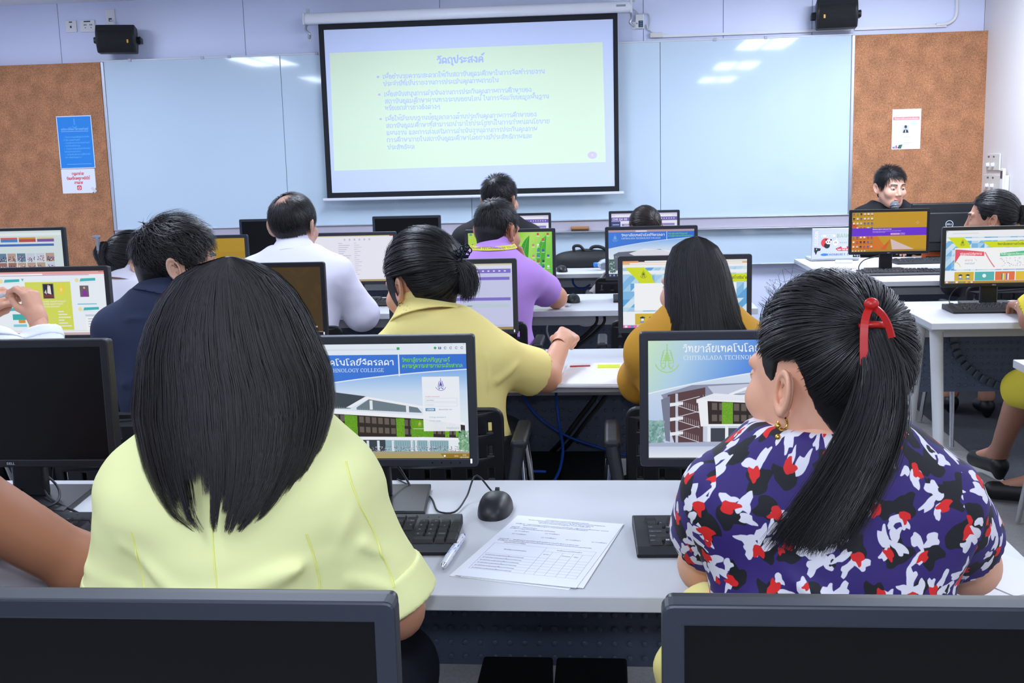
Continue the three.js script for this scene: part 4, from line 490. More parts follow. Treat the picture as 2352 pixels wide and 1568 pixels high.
// ---------------------------------------------------------------- keyboards
const KEYW = 0.0191;
const legend = ctex(1024, 400, (x, w, h) => {
  rect(x, '#15171b', 0, 0, w, h); const rows = ['1234567890-=', 'QWERTYUIOP[]', 'ASDFGHJKL;', 'ZXCVBNM,./'], th = ['ๆไำพะัีรนยบล', 'ฟหกดเ้่าสว', 'ผปแอิืทมใฝ']; const sx = w / 0.44, sy = h / 0.14;
  const put = (c, u, v, k = 15) => latin(x, c, u * sx, v * sy, `${k}px sans-serif`, '#d8dce2');
  rows.forEach((r, j) => [...r].forEach((c, i) => { put(c, 0.018 + (i + [1, 1.5, 1.75, 2.25][j]) * KEYW + 0.004, 0.046 + j * KEYW); if (j) thai(x, th[j - 1][i] && TH[th[j - 1][i]]?.[0] ? th[j - 1][i] : 'ก', (0.018 + (i + [1, 1.5, 1.75, 2.25][j]) * KEYW + 0.012) * sx, (0.05 + j * KEYW) * sy, 11, '#d8dce2', 0.16); }));
  ['789', '456', '123'].forEach((r, j) => [...r].forEach((c, i) => put(c, 0.358 + i * KEYW, 0.062 + j * KEYW))); put('0', 0.36, 0.119); put('.', 0.4, 0.119); put('Num', 0.357, 0.042, 11); put('/', 0.38, 0.043); put('*', 0.4, 0.045); put('-', 0.418, 0.043); put('+', 0.418, 0.065); put('Enter', 0.415, 0.1, 11);
  for (let j = 0; j < 4; j++) put(['Tab', 'Caps Lock', 'Shift', 'Ctrl'][j], 0.02, 0.064 + j * KEYW, 11); x.fillStyle = '#d8dce2'; for (const [a, b] of [[0, 0], [7, 0], [0, 7], [7, 7]]) x.fillRect(0.046 * sx + a, 0.116 * sy + b, 6, 6);
});
const keyMat = mat(0xffffff, 0.5, { map: legend });
const KEYS = [];
{
  const row = (y, list, x = 0.018) => { for (const e of list) { if (e < 0) { x += -e * KEYW; continue; } KEYS.push([x + (e * KEYW) / 2, y, e]); x += e * KEYW; } };
  const one = (n) => Array(n).fill(1);
  row(0.018, [1, -1, ...one(4), -0.5, ...one(4), -0.5, ...one(4), -0.25, 1, 1, 1]);
  row(0.042, [...one(13), 2, -0.25, 1, 1, 1, -0.25, ...one(4)]); row(0.042 + KEYW, [1.5, ...one(12), 1.5, -0.25, 1, 1, 1, -0.25, 1, 1, 1]); row(0.042 + 2 * KEYW, [1.75, ...one(11), 2.25, -3.5, 1, 1, 1]); row(0.042 + 3 * KEYW, [2.25, ...one(10), 2.75, -1.25, 1, -1.25, 1, 1, 1]); row(0.042 + 4 * KEYW, [1.25, 1.25, 1.25, 6.25, 1.25, 1.25, 1.25, 1.25, -0.25, 1, 1, 1, -0.25, 2, 1]);
  KEYS.push([0.018 + 21.999 * KEYW, 0.042 + 1.5 * KEYW, 1, 2], [0.018 + 21.999 * KEYW, 0.042 + 3.5 * KEYW, 1, 2]);
}
const keyGeo = new Map();
function keyShape(w, hh) { // a keycap with sloping sides
  const k = w + '_' + hh; if (keyGeo.has(k)) return keyGeo.get(k);
  const a = w * KEYW / 2 - 0.0008, b = hh * KEYW / 2 - 0.0008, g = new THREE.BoxGeometry(a * 2, 0.006, b * 2), p = g.attributes.position;
  for (let i = 0; i < p.count; i++) if (p.getY(i) > 0) { p.setX(i, p.getX(i) - Math.sign(p.getX(i)) * 0.002); p.setZ(i, p.getZ(i) - Math.sign(p.getZ(i)) * 0.0022 - 0.0006); }
  g.computeVertexNormals(); keyGeo.set(k, g); return g;
}
function keycap(x, z, w, hh) { const g = keyShape(w, hh).clone(), p = g.attributes.position, n = g.attributes.normal, uv = g.attributes.uv; for (let i = 0; i < p.count; i++) { const u = (p.getX(i) + x) / 0.44, v = 1 - (p.getZ(i) + z) / 0.14; if (n.getY(i) > 0.5) uv.setXY(i, u, v); else uv.setXY(i, 0.002, 0.002); } return g; }
function keyboard(label, x, y, z, turn, full) { // x, z = middle
  const t = thing('keyboard', label, 'keyboard', [x, y, z], turn, 'black computer keyboards');
  const sh = new THREE.Shape(); sh.moveTo(-0.08, 0); sh.lineTo(0.078, 0); sh.lineTo(0.08, 0.006); sh.lineTo(0.06, 0.0125); sh.lineTo(-0.076, 0.02); sh.lineTo(-0.08, 0.014);
  part('body', extrude(sh, 0.446, 0.002, 4).rotateY(-Math.PI / 2).translate(0.223, 0.001, 0), M.keys, t);
  const ks = KEYS.map(([a, b, w, hh = 1]) => [keycap(a, b, w, hh), a - 0.22, 0.0165 + (0.07 - b) * 0.055 + 0.003, b - 0.072]);
  if (full) for (const [g, a, b, c] of ks) { const k = part('key', g, keyMat, t, [a, b, c]); k.rotation.x = 0.055; }
  else { const k = part('keys', ks.map(([g, a, b, c]) => g.clone().translate(a, b, c)), keyMat, t); k.userData.kind = 'stuff'; }
  for (let i = 0; i < 3; i++) part('indicator_light', box(0.003, 0.0006, 0.0015, 0.145 + i * 0.019, 0.0208, -0.062), mat(0x30343c, 0.4), t);
  return t;
}
keyboard('black keyboard beside the white pen, by the elbow in the pale yellow shirt', -0.487, 0.74, -1.78, 0.02, true);
keyboard('black keyboard next to the sleeve of the floral dress', 0.258, 0.74, -1.785, 0.03, true);
keyboard('black keyboard behind the bare arm at the picture edge', -1.155, 0.74, -1.79, 0, true);
keyboard('black keyboard peeping out past the yellow sleeve near the fist', -0.44, 0.74, -3.52, 0, false);
keyboard('black keyboard beside the man in the white shirt', -1.21, 0.74, -4.99, 0, false);
keyboard('black keyboard under the arm in the purple polo shirt', -0.44, 0.74, -4.96, 0, false);
keyboard('black keyboard beside the graduates monitor, mostly hidden', 0.235, 0.74, -5.0, 0, false);
keyboard('black keyboard on the white-legged desk under a hand with a bracelet', 1.565, 0.74, -4.5, 0, true);
keyboard('black keyboard in front of the orange desktop monitor', 1.53, 0.74, -5.92, 0.02, true);
keyboard('black keyboard behind the orange desktop monitor near the presenter', 1.85, 0.74, -6.52, 0.06, false);

// mice
function mouse(label, x, y, z, turn, cord) {
  const t = thing('computer_mouse', label, 'mouse', [x, y, z], turn, 'black computer mice');
  const g = new THREE.SphereGeometry(1, 28, 18), p = g.attributes.position;
  for (let i = 0; i < p.count; i++) { let a = p.getX(i), b = p.getY(i), c = p.getZ(i); const w = 0.031 + 0.003 * (c < 0 ? -c : 0) - 0.004 * Math.max(0, c); const sq = (v) => Math.sign(v) * Math.pow(Math.abs(v), 0.75); p.setXYZ(i, sq(a) * w, Math.max(0, (b > 0 ? Math.pow(b, 0.85) : 0) * (0.036 - 0.006 * c * c)) + (b <= 0 ? 0 : 0), sq(c) * 0.055); }
  g.computeVertexNormals(); part('shell', g, M.plastic, t);
  part('wheel', move(cyl(0.007, 0.007, 0.007, 16), 0, 0.03, -0.034, 0, 0, Math.PI / 2), M.rubber, t);
  part('button_gap', box(0.001, 0.002, 0.03, 0, 0.031, -0.03), M.glossBlack, t);
  part('cord_sleeve', bar([0, 0.014, -0.05], [0, 0.013, -0.064], 0.004, 0.0025), M.rubber, t);
  if (cord) part('cord', tube(cord, 0.0018, 60, 6), M.cable, t);
  return t;
}
mouse('black mouse beside the papers with its thin cord curling behind it', -0.216, 0.74, -1.935, -0.05, [[-0.004, 0.012, -0.06], [-0.022, 0.012, -0.095], [-0.05, 0.04, -0.1], [-0.062, 0.012, -0.05], [-0.075, 0.004, 0.02], [-0.1, 0.003, 0.015], [-0.14, 0.003, -0.08], [-0.23, 0.003, -0.19]]);
mouse('black mouse beside the elbow of the man in purple', -0.168, 0.74, -4.97, 0.1, [[0, 0.012, -0.06], [-0.03, 0.01, -0.09], [-0.07, 0.003, -0.05], [-0.1, 0.003, -0.06]]);
mouse('black mouse beside the black bag by the glass board', -0.278, 0.74, -6.37, 0.2);
mouse('black mouse near the purple band monitor at the side wall desks', 1.8, 0.74, -5.87, -0.2);

// ---------------------------------------------------------------- chairs
const slotMat = M.matteBlack;
function chair(label, x, z, turn = 0) { // z = plane of the backrest, the sitter faces away from us
  const t = thing('office_chair', label, 'chair', [x, 0, z], turn, 'black plastic chairs with chrome legs');
  const w = 0.4, h = 0.34, y0 = 0.43, sh = rrShape(w, h, 0.035, 0, y0 + h / 2 - 0.01);
  for (let i = 0; i < 7; i++) for (let j = 0; j < 4; j++) { const hx = -0.165 + i * 0.055, hy = y0 + h - 0.06 - j * 0.062, p = new THREE.Path(); p.moveTo(hx - 0.005, hy - 0.012); p.lineTo(hx + 0.005, hy - 0.012); p.lineTo(hx + 0.005, hy + 0.012); p.lineTo(hx - 0.005, hy + 0.012); sh.holes.push(p); }
  const g = extrude(sh, 0.02, 0.005, 6), p = g.attributes.position; for (let i = 0; i < p.count; i++) p.setZ(i, p.getZ(i) - 0.01 + p.getX(i) ** 2 * -0.5 + (p.getY(i) - y0) * 0.08); g.computeVertexNormals();
  part('backrest', g, mat(0x0c0d10, 0.45), t);
  part('seat', rbox(0.42, 0.05, 0.42, 0.02, 0, 0.43, -0.24), mat(0x0c0d10, 0.6), t);
  for (const s of [-1, 1]) {
    part('armrest', [rbox(0.042, 0.03, 0.24, 0.012, s * 0.235, 0.655, -0.12), bar([s * 0.235, 0.65, -0.01], [s * 0.21, 0.5, 0.02], 0.018, 0.016)], mat(0x1c1e22, 0.5), t);
    part('leg', tube([[s * 0.235, 0.64, -0.05], [s * 0.245, 0.5, -0.03], [s * 0.25, 0.25, 0.02], [s * 0.255, 0.012, 0.06]], 0.011, 24, 10), M.chrome, t);
    part('leg', tube([[s * 0.235, 0.63, -0.2], [s * 0.245, 0.5, -0.25], [s * 0.25, 0.25, -0.38], [s * 0.255, 0.012, -0.47]], 0.011, 24, 10), M.chrome, t);
  }
  part('seat_rail', bar([-0.24, 0.41, -0.2], [0.24, 0.41, -0.2], 0.011), M.chrome, t);
  return t;
}
chair('black slotted chair of the woman in the pale yellow shirt', -0.47, -1.12);
chair('black slotted chair of the woman in the floral dress', 0.29, -1.15);
chair('black chair of the person whose bare arm enters at the picture edge', -1.05, -1.15);
chair('black slotted chair behind the woman in yellow with the hair clip', -0.475, -2.73);
chair('black slotted chair behind the woman with long straight hair', 0.235, -2.73);
chair('black chair behind the man in the navy shirt', -1.27, -2.7);
chair('black chair behind the man in white holding a pen', -1.98, -2.7);
chair('black slotted chair behind the man in white with the bald spot', -1.25, -4.2);
chair('black chair behind the man in the purple polo shirt', -0.525, -4.25);
chair('empty black chair in front of the monitor with the college banner', 0.2, -4.25);
chair('black chair behind the woman with the bun and the white collar', -2.03, -4.22);
chair('black chair behind the man in the black jacket', -0.62, -5.8);
chair('black chair with a grey strap hanging on it', 0.12, -5.82);
chair('black chair of the woman in the yellow dress at the picture edge', 1.75, -3.6);
chair('black chair behind the woman near the side wall with smooth black hair', 1.83, -5.2);
// ---------------------------------------------------------------- bodies: distance fields meshed with surface nets
const hyp = Math.hypot, clamp = (v, a, b) => Math.min(b, Math.max(a, v)), lerp = (a, b, t) => a + (b - a) * t;
const smin = (a, b, k) => { const h = Math.max(k - Math.abs(a - b), 0) / k; return Math.min(a, b) - h * h * k * 0.25; };
const smax = (a, b, k) => -smin(-a, -b, k);
function capS(a, b, ra, rb) {
  const [ax, ay, az] = a, dx = b[0] - ax, dy = b[1] - ay, dz = b[2] - az, L = dx * dx + dy * dy + dz * dz || 1e-9;
  return (x, y, z) => { const t = clamp(((x - ax) * dx + (y - ay) * dy + (z - az) * dz) / L, 0, 1); return hyp(x - ax - dx * t, y - ay - dy * t, z - az - dz * t) - (ra + (rb - ra) * t); };
}
const ellS = (c, r) => (x, y, z) => { const a = (x - c[0]) / r[0], b = (y - c[1]) / r[1], d = (z - c[2]) / r[2], k0 = hyp(a, b, d), k1 = hyp(a / r[0], b / r[1], d / r[2]); return k1 < 1e-6 ? -Math.min(...r) : k0 * (k0 - 1) / k1; };
const join = (k, ...f) => (x, y, z) => { let d = f[0](x, y, z); for (let i = 1; i < f.length; i++) d = smin(d, f[i](x, y, z), k); return d; };
const vn = (() => { const p = new Uint8Array(512); reseed(5); for (let i = 0; i < 256; i++) p[i] = p[i + 256] = Math.floor(rnd() * 256); const h = (i, j, k) => p[(p[(p[i & 255] + j) & 255] + k) & 255] / 255; return (x, y, z) => { const i = Math.floor(x), j = Math.floor(y), k = Math.floor(z), f = (t) => t * t * (3 - 2 * t), u = f(x - i), v = f(y - j), w = f(z - k); const L = (a, b, t) => a + (b - a) * t; return L(L(L(h(i, j, k), h(i + 1, j, k), u), L(h(i, j + 1, k), h(i + 1, j + 1, k), u), v), L(L(h(i, j, k + 1), h(i + 1, j, k + 1), u), L(h(i, j + 1, k + 1), h(i + 1, j + 1, k + 1), u), v), w) - 0.5; }; })();
function net(f, lo, hi, c) { // returns positions, normals and triangles of the zero surface
  const B = 8, nx = Math.ceil((hi[0] - lo[0]) / c / B) * B, ny = Math.ceil((hi[1] - lo[1]) / c / B) * B, nz = Math.ceil((hi[2] - lo[2]) / c / B) * B, X = nx + 1, Y = ny + 1, N = X * Y * (nz + 1);
  const v = new Float32Array(N).fill(1), done = new Uint8Array(N), half = B * c * 0.87, live = [];
  for (let k = 0; k < nz; k += B) for (let j = 0; j < ny; j += B) for (let i = 0; i < nx; i += B) {
    const m = f(lo[0] + (i + B / 2) * c, lo[1] + (j + B / 2) * c, lo[2] + (k + B / 2) * c);
    if (Math.abs(m) > half * 1.45 + 0.004) { if (m < 0) for (let z = k; z <= k + B; z++) for (let y = j; y <= j + B; y++) for (let x = i; x <= i + B; x++) { const q = (z * Y + y) * X + x; if (!done[q]) v[q] = -1; } continue; }
    live.push([i, j, k]);
    for (let z = k; z <= k + B; z++) for (let y = j; y <= j + B; y++) for (let x = i; x <= i + B; x++) { const q = (z * Y + y) * X + x; if (done[q]) continue; done[q] = 1; v[q] = f(lo[0] + x * c, lo[1] + y * c, lo[2] + z * c); }
  }
  const id = new Int32Array(N).fill(-1), pos = [], tri = [], E = [[0, 1], [2, 3], [4, 5], [6, 7], [0, 2], [1, 3], [4, 6], [5, 7], [0, 4], [1, 5], [2, 6], [3, 7]], o = [0, 1, X, X + 1, X * Y, X * Y + 1, X * Y + X, X * Y + X + 1];
  for (const [bi, bj, bk] of live) for (let k = bk; k < bk + B; k++) for (let j = bj; j < bj + B; j++) for (let i = bi; i < bi + B; i++) {
    const q = (k * Y + j) * X + i; let m = 0; for (let e = 0; e < 8; e++) if (v[q + o[e]] < 0) m |= 1 << e; if (!m || m === 255) continue;
    let sx = 0, sy = 0, sz = 0, n = 0; for (const [a, b] of E) { if (((m >> a) & 1) === ((m >> b) & 1)) continue; const va = v[q + o[a]], vb = v[q + o[b]], t = va / (va - vb); sx += (a & 1) + ((b & 1) - (a & 1)) * t; sy += ((a >> 1) & 1) + (((b >> 1) & 1) - ((a >> 1) & 1)) * t; sz += (a >> 2) + ((b >> 2) - (a >> 2)) * t; n++; }
    id[q] = pos.length / 3; pos.push(lo[0] + (i + sx / n) * c, lo[1] + (j + sy / n) * c, lo[2] + (k + sz / n) * c);
  }
  for (const [bi, bj, bk] of live) for (let k = Math.max(1, bk); k < bk + B; k++) for (let j = Math.max(1, bj); j < bj + B; j++) for (let i = Math.max(1, bi); i < bi + B; i++) {
    const q = (k * Y + j) * X + i, a = v[q] < 0;
    for (const [s, u, w] of [[1, X, X * Y], [X, X * Y, 1], [X * Y, 1, X]]) { if ((v[q + s] < 0) === a) continue; const p0 = id[q - u - w], p1 = id[q - w], p2 = id[q], p3 = id[q - u]; if (p0 < 0 || p1 < 0 || p2 < 0 || p3 < 0) continue; if (a) tri.push(p0, p1, p2, p0, p2, p3); else tri.push(p0, p2, p1, p0, p3, p2); }
  }
  const nor = new Float32Array(pos.length), e = c * 0.6;
  for (let i = 0; i < pos.length; i += 3) { const x = pos[i], y = pos[i + 1], z = pos[i + 2]; let a = f(x + e, y, z) - f(x - e, y, z), b = f(x, y + e, z) - f(x, y - e, z), d = f(x, y, z + e) - f(x, y, z - e); const l = hyp(a, b, d) || 1; nor[i] = a / l; nor[i + 1] = b / l; nor[i + 2] = d / l; }
  return { pos: Float32Array.from(pos), nor, tri };
}
function toGeo(list, colorOf) { // joins nets into one geometry, optional colour per vertex
  let nv = 0, nt = 0; for (const m of list) { nv += m.pos.length / 3; nt += m.tri.length; }
  const P = new Float32Array(nv * 3), Nn = new Float32Array(nv * 3), C = colorOf ? new Float32Array(nv * 3) : null, I = new Uint32Array(nt), U = new Float32Array(nv * 2); let a = 0, b = 0;
  for (const m of list) { P.set(m.pos, a * 3); Nn.set(m.nor, a * 3); if (C) for (let i = 0; i < m.pos.length / 3; i++) { const k = colorOf(m, i); C[(a + i) * 3] = k[0]; C[(a + i) * 3 + 1] = k[1]; C[(a + i) * 3 + 2] = k[2]; } for (let i = 0; i < m.tri.length; i++) I[b + i] = m.tri[i] + a; a += m.pos.length / 3; b += m.tri.length; }
  const g = new THREE.BufferGeometry(); g.setAttribute('position', new THREE.BufferAttribute(P, 3)); g.setAttribute('normal', new THREE.BufferAttribute(Nn, 3)); g.setAttribute('uv', new THREE.BufferAttribute(U, 2)); if (C) g.setAttribute('color', new THREE.BufferAttribute(C, 3)); g.setIndex(new THREE.BufferAttribute(I, 1)); return g;
}
function placed(m, M4) { const N3 = new THREE.Matrix3().getNormalMatrix(M4), p = new Float32Array(m.pos.length), n = new Float32Array(m.pos.length), v = V(0, 0, 0); for (let i = 0; i < p.length; i += 3) { v.fromArray(m.pos, i).applyMatrix4(M4).toArray(p, i); v.fromArray(m.nor, i).applyMatrix3(N3).normalize().toArray(n, i); } let tri = m.tri; if (M4.determinant() < 0) { tri = tri.slice(); for (let i = 0; i < tri.length; i += 3) { const t = tri[i]; tri[i] = tri[i + 1]; tri[i + 1] = t; } } return { pos: p, nor: n, tri, local: m.pos, kind: m.kind }; }

// the head: origin between the ears, face towards -z
const CC = [0, 0.035, 0.012], CR = [0.076, 0.088, 0.096];
const headField = (() => {
  const skull = ellS(CC, CR), face = ellS([0, -0.03, -0.032], [0.063, 0.088, 0.068]), jaw = ellS([0, -0.083, -0.058], [0.036, 0.028, 0.036]), jawL = capS([0.05, -0.045, 0.0], [0.022, -0.092, -0.06], 0.02, 0.018), jawR = capS([-0.05, -0.045, 0.0], [-0.022, -0.092, -0.06], 0.02, 0.018);
  const nose = capS([0, 0.012, -0.097], [0, -0.028, -0.112], 0.007, 0.0115), wl = ellS([0.011, -0.034, -0.103], [0.009, 0.008, 0.01]), wr = ellS([-0.011, -0.034, -0.103], [0.009, 0.008, 0.01]);
  const brow = join(0.02, capS([0.018, 0.029, -0.094], [0.048, 0.026, -0.078], 0.009, 0.008), capS([-0.018, 0.029, -0.094], [-0.048, 0.026, -0.078], 0.009, 0.008));
  const chk = join(0.02, ellS([0.042, -0.025, -0.07], [0.026, 0.026, 0.024]), ellS([-0.042, -0.025, -0.07], [0.026, 0.026, 0.024]));
  const eyeL = ellS([0.032, 0.006, -0.084], [0.016, 0.0115, 0.012]), eyeR = ellS([-0.032, 0.006, -0.084], [0.016, 0.0115, 0.012]), sockL = ellS([0.033, 0.006, -0.101], [0.019, 0.013, 0.012]), sockR = ellS([-0.033, 0.006, -0.101], [0.019, 0.013, 0.012]);
  const lipU = ellS([0, -0.061, -0.099], [0.023, 0.0055, 0.008]), lipD = ellS([0, -0.0705, -0.098], [0.019, 0.0065, 0.0085]), mouth = capS([0.02, -0.0655, -0.098], [-0.02, -0.0655, -0.098], 0.0018, 0.0018), neck = capS([0, -0.05, 0.022], [0, -0.17, 0.035], 0.047, 0.048);
  const ear = (s) => { return (x, y, z) => { const X = s * x - 0.079 - Math.max(0, z - 0.0) * 0.35, yy = y + 0.004, zz = z - 0.014 - (y + 0.004) * 0.28, q = hyp(yy / 0.03, zz / 0.0175), ring = hyp((q - 0.88) * 0.021, X - 0.0065) - 0.0038, anti = Math.max(hyp((q - 0.52) * 0.02, X - 0.0035) - 0.0034, -zz - 0.006), plate = Math.min(Math.max(Math.abs(X + 0.001) - 0.0028, (q - 0.9) * 0.018), anti), lobe = hyp(X, (y + 0.031), (z - 0.004)) - 0.0075, trag = hyp(X + 0.002, y + 0.008, z + 0.001) - 0.0055; return smin(smin(smin(ring, plate, 0.004), lobe, 0.006), trag, 0.004); }; };
  const eL = ear(1), eR = ear(-1);
  return (x, y, z) => {
    let d = smin(skull(x, y, z), face(x, y, z), 0.04); d = smin(d, smin(jaw(x, y, z), smin(jawL(x, y, z), jawR(x, y, z), 0.02), 0.03), 0.03); d = smin(d, neck(x, y, z), 0.03);
    if (z < -0.04) { d = smin(d, brow(x, y, z), 0.012); d = smin(d, chk(x, y, z), 0.02); d = smax(d, -sockL(x, y, z), 0.012); d = smax(d, -sockR(x, y, z), 0.012); d = smin(d, Math.min(eyeL(x, y, z), eyeR(x, y, z)), 0.003); d = smin(d, nose(x, y, z), 0.012); d = smin(d, Math.min(wl(x, y, z), wr(x, y, z)), 0.006); d = smin(d, Math.min(lipU(x, y, z), lipD(x, y, z)), 0.005); d = smax(d, -mouth(x, y, z), 0.003); }
    return smin(d, Math.min(eL(x, y, z), eR(x, y, z)), 0.005);
  };
})();
const headNet = net(headField, [-0.105, -0.18, -0.135], [0.105, 0.14, 0.125], 0.0034); headNet.kind = 'head';
// the hand: wrist at the origin, fingers along +y, palm towards +z, thumb on +x
const handCache = new Map();
function handNet(curl, spread = 0.06, pinch = 0) {
  const key = curl + '_' + pinch; if (handCache.has(key)) return handCache.get(key);
  const fx = [0.026, 0.0085, -0.009, -0.026], len = [0.07, 0.078, 0.072, 0.056], palm = fx.map((x, i) => capS([x * 0.62, 0.004, 0], [x, 0.082 - Math.abs(i - 1.2) * 0.004, 0], 0.0155, 0.0105));
  const fing = fx.map((x, i) => { let p = [x, 0.082 - Math.abs(i - 1.2) * 0.004, 0], ang = 0; const segs = []; const c = i === 0 && pinch ? curl * 0.8 : curl; for (let k = 0; k < 3; k++) { ang += c * [1.25, 1.6, 1.1][k]; const L = len[i] * [0.46, 0.31, 0.23][k], q = [p[0] + Math.sin((1.2 - i) * spread) * L * 0.4 * (1 - c), p[1] + Math.cos(ang) * L, p[2] + Math.sin(ang) * L]; segs.push(capS(p, q, 0.0092 - k * 0.0008, 0.0085 - k * 0.0009)); p = q; } return join(0.004, ...segs); });
  const tc = 0.25 + curl * 0.75, t0 = [0.02, 0.02, 0.004], t1 = [0.04 - 0.006 * tc, 0.048, 0.014 + 0.014 * tc], t2 = [0.046 - 0.022 * tc, 0.074, 0.02 + 0.024 * tc], t3 = [0.046 - 0.04 * tc, 0.09, 0.024 + 0.026 * tc], thumb = join(0.005, capS(t0, t1, 0.014, 0.0105), capS(t1, t2, 0.0105, 0.0092), capS(t2, t3, 0.0092, 0.0078)), pl = join(0.016, ...palm), wr = capS([0, -0.05, 0], [0, 0.01, 0], 0.024, 0.021);
  const f = (x, y, z) => { let d = smin(pl(x, y, z), wr(x, y, z), 0.02); for (const g of fing) d = smin(d, g(x, y, z), 0.005); return smin(d, thumb(x, y, z), 0.008); };
  const m = net(f, [-0.065, -0.06, -0.035], [0.075, 0.18, 0.105], 0.0036); m.kind = 'hand'; handCache.set(key, m); return m;
}
function handMatrix(w, dir, palm, left) { const Y = V(...dir).normalize(), Z = V(...palm); Z.addScaledVector(Y, -Z.dot(Y)).normalize(); const X = Y.clone().cross(Z); if (left) X.negate(); return new THREE.Matrix4().makeBasis(X, Y, Z).setPosition(...w); }
const headMatrix = (h) => new THREE.Matrix4().compose(V(...h.p), new THREE.Quaternion().setFromEuler(new THREE.Euler(h.pitch ?? 0, h.yaw ?? 0, h.roll ?? 0, 'YXZ')), V(1, 1, 1).multiplyScalar(h.s ?? 1));

// ---------------------------------------------------------------- hair as ribbons of strands
class Strands {
  constructor() { this.p = []; this.n = []; this.c = []; this.i = []; }
  add(pts, nor, w, col, tip = 0.35) {
    const m = pts.length, s = this.p.length / 3;
    for (let k = 0; k < m; k++) {
      const a = pts[Math.max(0, k - 1)], b = pts[Math.min(m - 1, k + 1)], tx = b[0] - a[0], ty = b[1] - a[1], tz = b[2] - a[2], N = nor[k];
      let sx = ty * N[2] - tz * N[1], sy = tz * N[0] - tx * N[2], sz = tx * N[1] - ty * N[0]; const l = hyp(sx, sy, sz) || 1; sx /= l; sy /= l; sz /= l;
      const q = w * 0.5 * lerp(1, tip, Math.pow(k / (m - 1), 2)) * (k ? 1 : 0.25), P = pts[k];
      for (const d of [-1, 1]) { this.p.push(P[0] + sx * q * d, P[1] + sy * q * d, P[2] + sz * q * d); const a0 = N[0] + sx * d * 0.7, a1 = N[1] + sy * d * 0.7, a2 = N[2] + sz * d * 0.7, L = hyp(a0, a1, a2); this.n.push(a0 / L, a1 / L, a2 / L); this.c.push(...col); }
      if (k) { const e = s + k * 2; this.i.push(e - 2, e - 1, e, e - 1, e + 1, e); }
    }
  }
  geo(extra) {
    const g = new THREE.BufferGeometry(); let P = Float32Array.from(this.p), N = Float32Array.from(this.n), C = Float32Array.from(this.c), I = Array.from(this.i);
    if (extra) { const n0 = P.length / 3, e = extra.pos.length; const P2 = new Float32Array(P.length + e); P2.set(P); P2.set(extra.pos, P.length); const N2 = new Float32Array(P.length + e); N2.set(N); N2.set(extra.nor, N.length); const C2 = new Float32Array(P.length + e).fill(extra.shade ?? 0.8); C2.set(C); for (const t of extra.tri) I.push(t + n0); P = P2; N = N2; C = C2; }
    g.setAttribute('position', new THREE.BufferAttribute(P, 3)); g.setAttribute('normal', new THREE.BufferAttribute(N, 3)); g.setAttribute('color', new THREE.BufferAttribute(C, 3)); g.setAttribute('uv', new THREE.BufferAttribute(new Float32Array(P.length / 3 * 2), 2)); g.setIndex(I); return g;
  }
}
const hairMats = new Map();
const hairMat = (r = 0.42, c = [0.0075, 0.007, 0.008]) => { const k = r + '_' + c; if (!hairMats.has(k)) hairMats.set(k, new THREE.MeshPhysicalMaterial({ color: new THREE.Color(...c), roughness: r, vertexColors: true, side: THREE.DoubleSide, specularIntensity: 0.75 })); return hairMats.get(k); };
const shade = () => { const k = rr(0.6, 1.3), w = rr(0.95, 1.2); return [k * w, k, k * rr(0.85, 1.05)]; };
const onSkull = (d, off) => [CC[0] + d[0] * (CR[0] + off), CC[1] + d[1] * (CR[1] + off), CC[2] + d[2] * (CR[2] + off)];
const unit = (a) => { const l = hyp(...a) || 1; return [a[0] / l, a[1] / l, a[2] / l]; };
const rdir = () => { const z = rr(-1, 1), t = rr(0, 6.2832), s = Math.sqrt(1 - z * z); return [s * Math.cos(t), z, s * Math.sin(t)]; };
// lowest height of hair at a place on the scalp
const HL = [[-0.12, 0.088], [-0.06, 0.066], [-0.044, 0.03], [-0.034, -0.004], [-0.024, -0.014], [-0.015, 0.004], [-0.004, 0.033], [0.026, 0.036], [0.035, 0.014], [0.046, -0.044], [0.06, -0.07], [0.14, -0.076]];
const hairline = (z, front = 0) => { let i = 0; while (i < HL.length - 2 && HL[i + 1][0] < z) i++; const a = HL[i], b = HL[i + 1]; return lerp(a[1], b[1], clamp((z - a[0]) / (b[0] - a[0]), 0, 1)) + (z < -0.04 ? front : 0); };
const capCache = new Map();
function scalpCap(t, front) { const k = t + '_' + front; if (!capCache.has(k)) { const e = ellS(CC, CR.map((r) => r + t)), nk = capS([0, -0.02, 0.05], [0, -0.07, 0.052], 0.058, 0.046); capCache.set(k, net((x, y, z) => smax(smin(e(x, y, z), z > 0 ? nk(x, y, z) : 1, 0.03), hairline(z, front) - y, 0.012), [-0.11, -0.1, -0.13], [0.11, 0.16, 0.14], 0.005)); } return capCache.get(k); }
function toWorld(S, m4) { const N3 = new THREE.Matrix3().getNormalMatrix(m4), v = V(0, 0, 0); for (let i = 0; i < S.p.length; i += 3) { v.fromArray(S.p, i).applyMatrix4(m4).toArray(S.p, i); v.fromArray(S.n, i).applyMatrix3(N3).normalize().toArray(S.n, i); } }
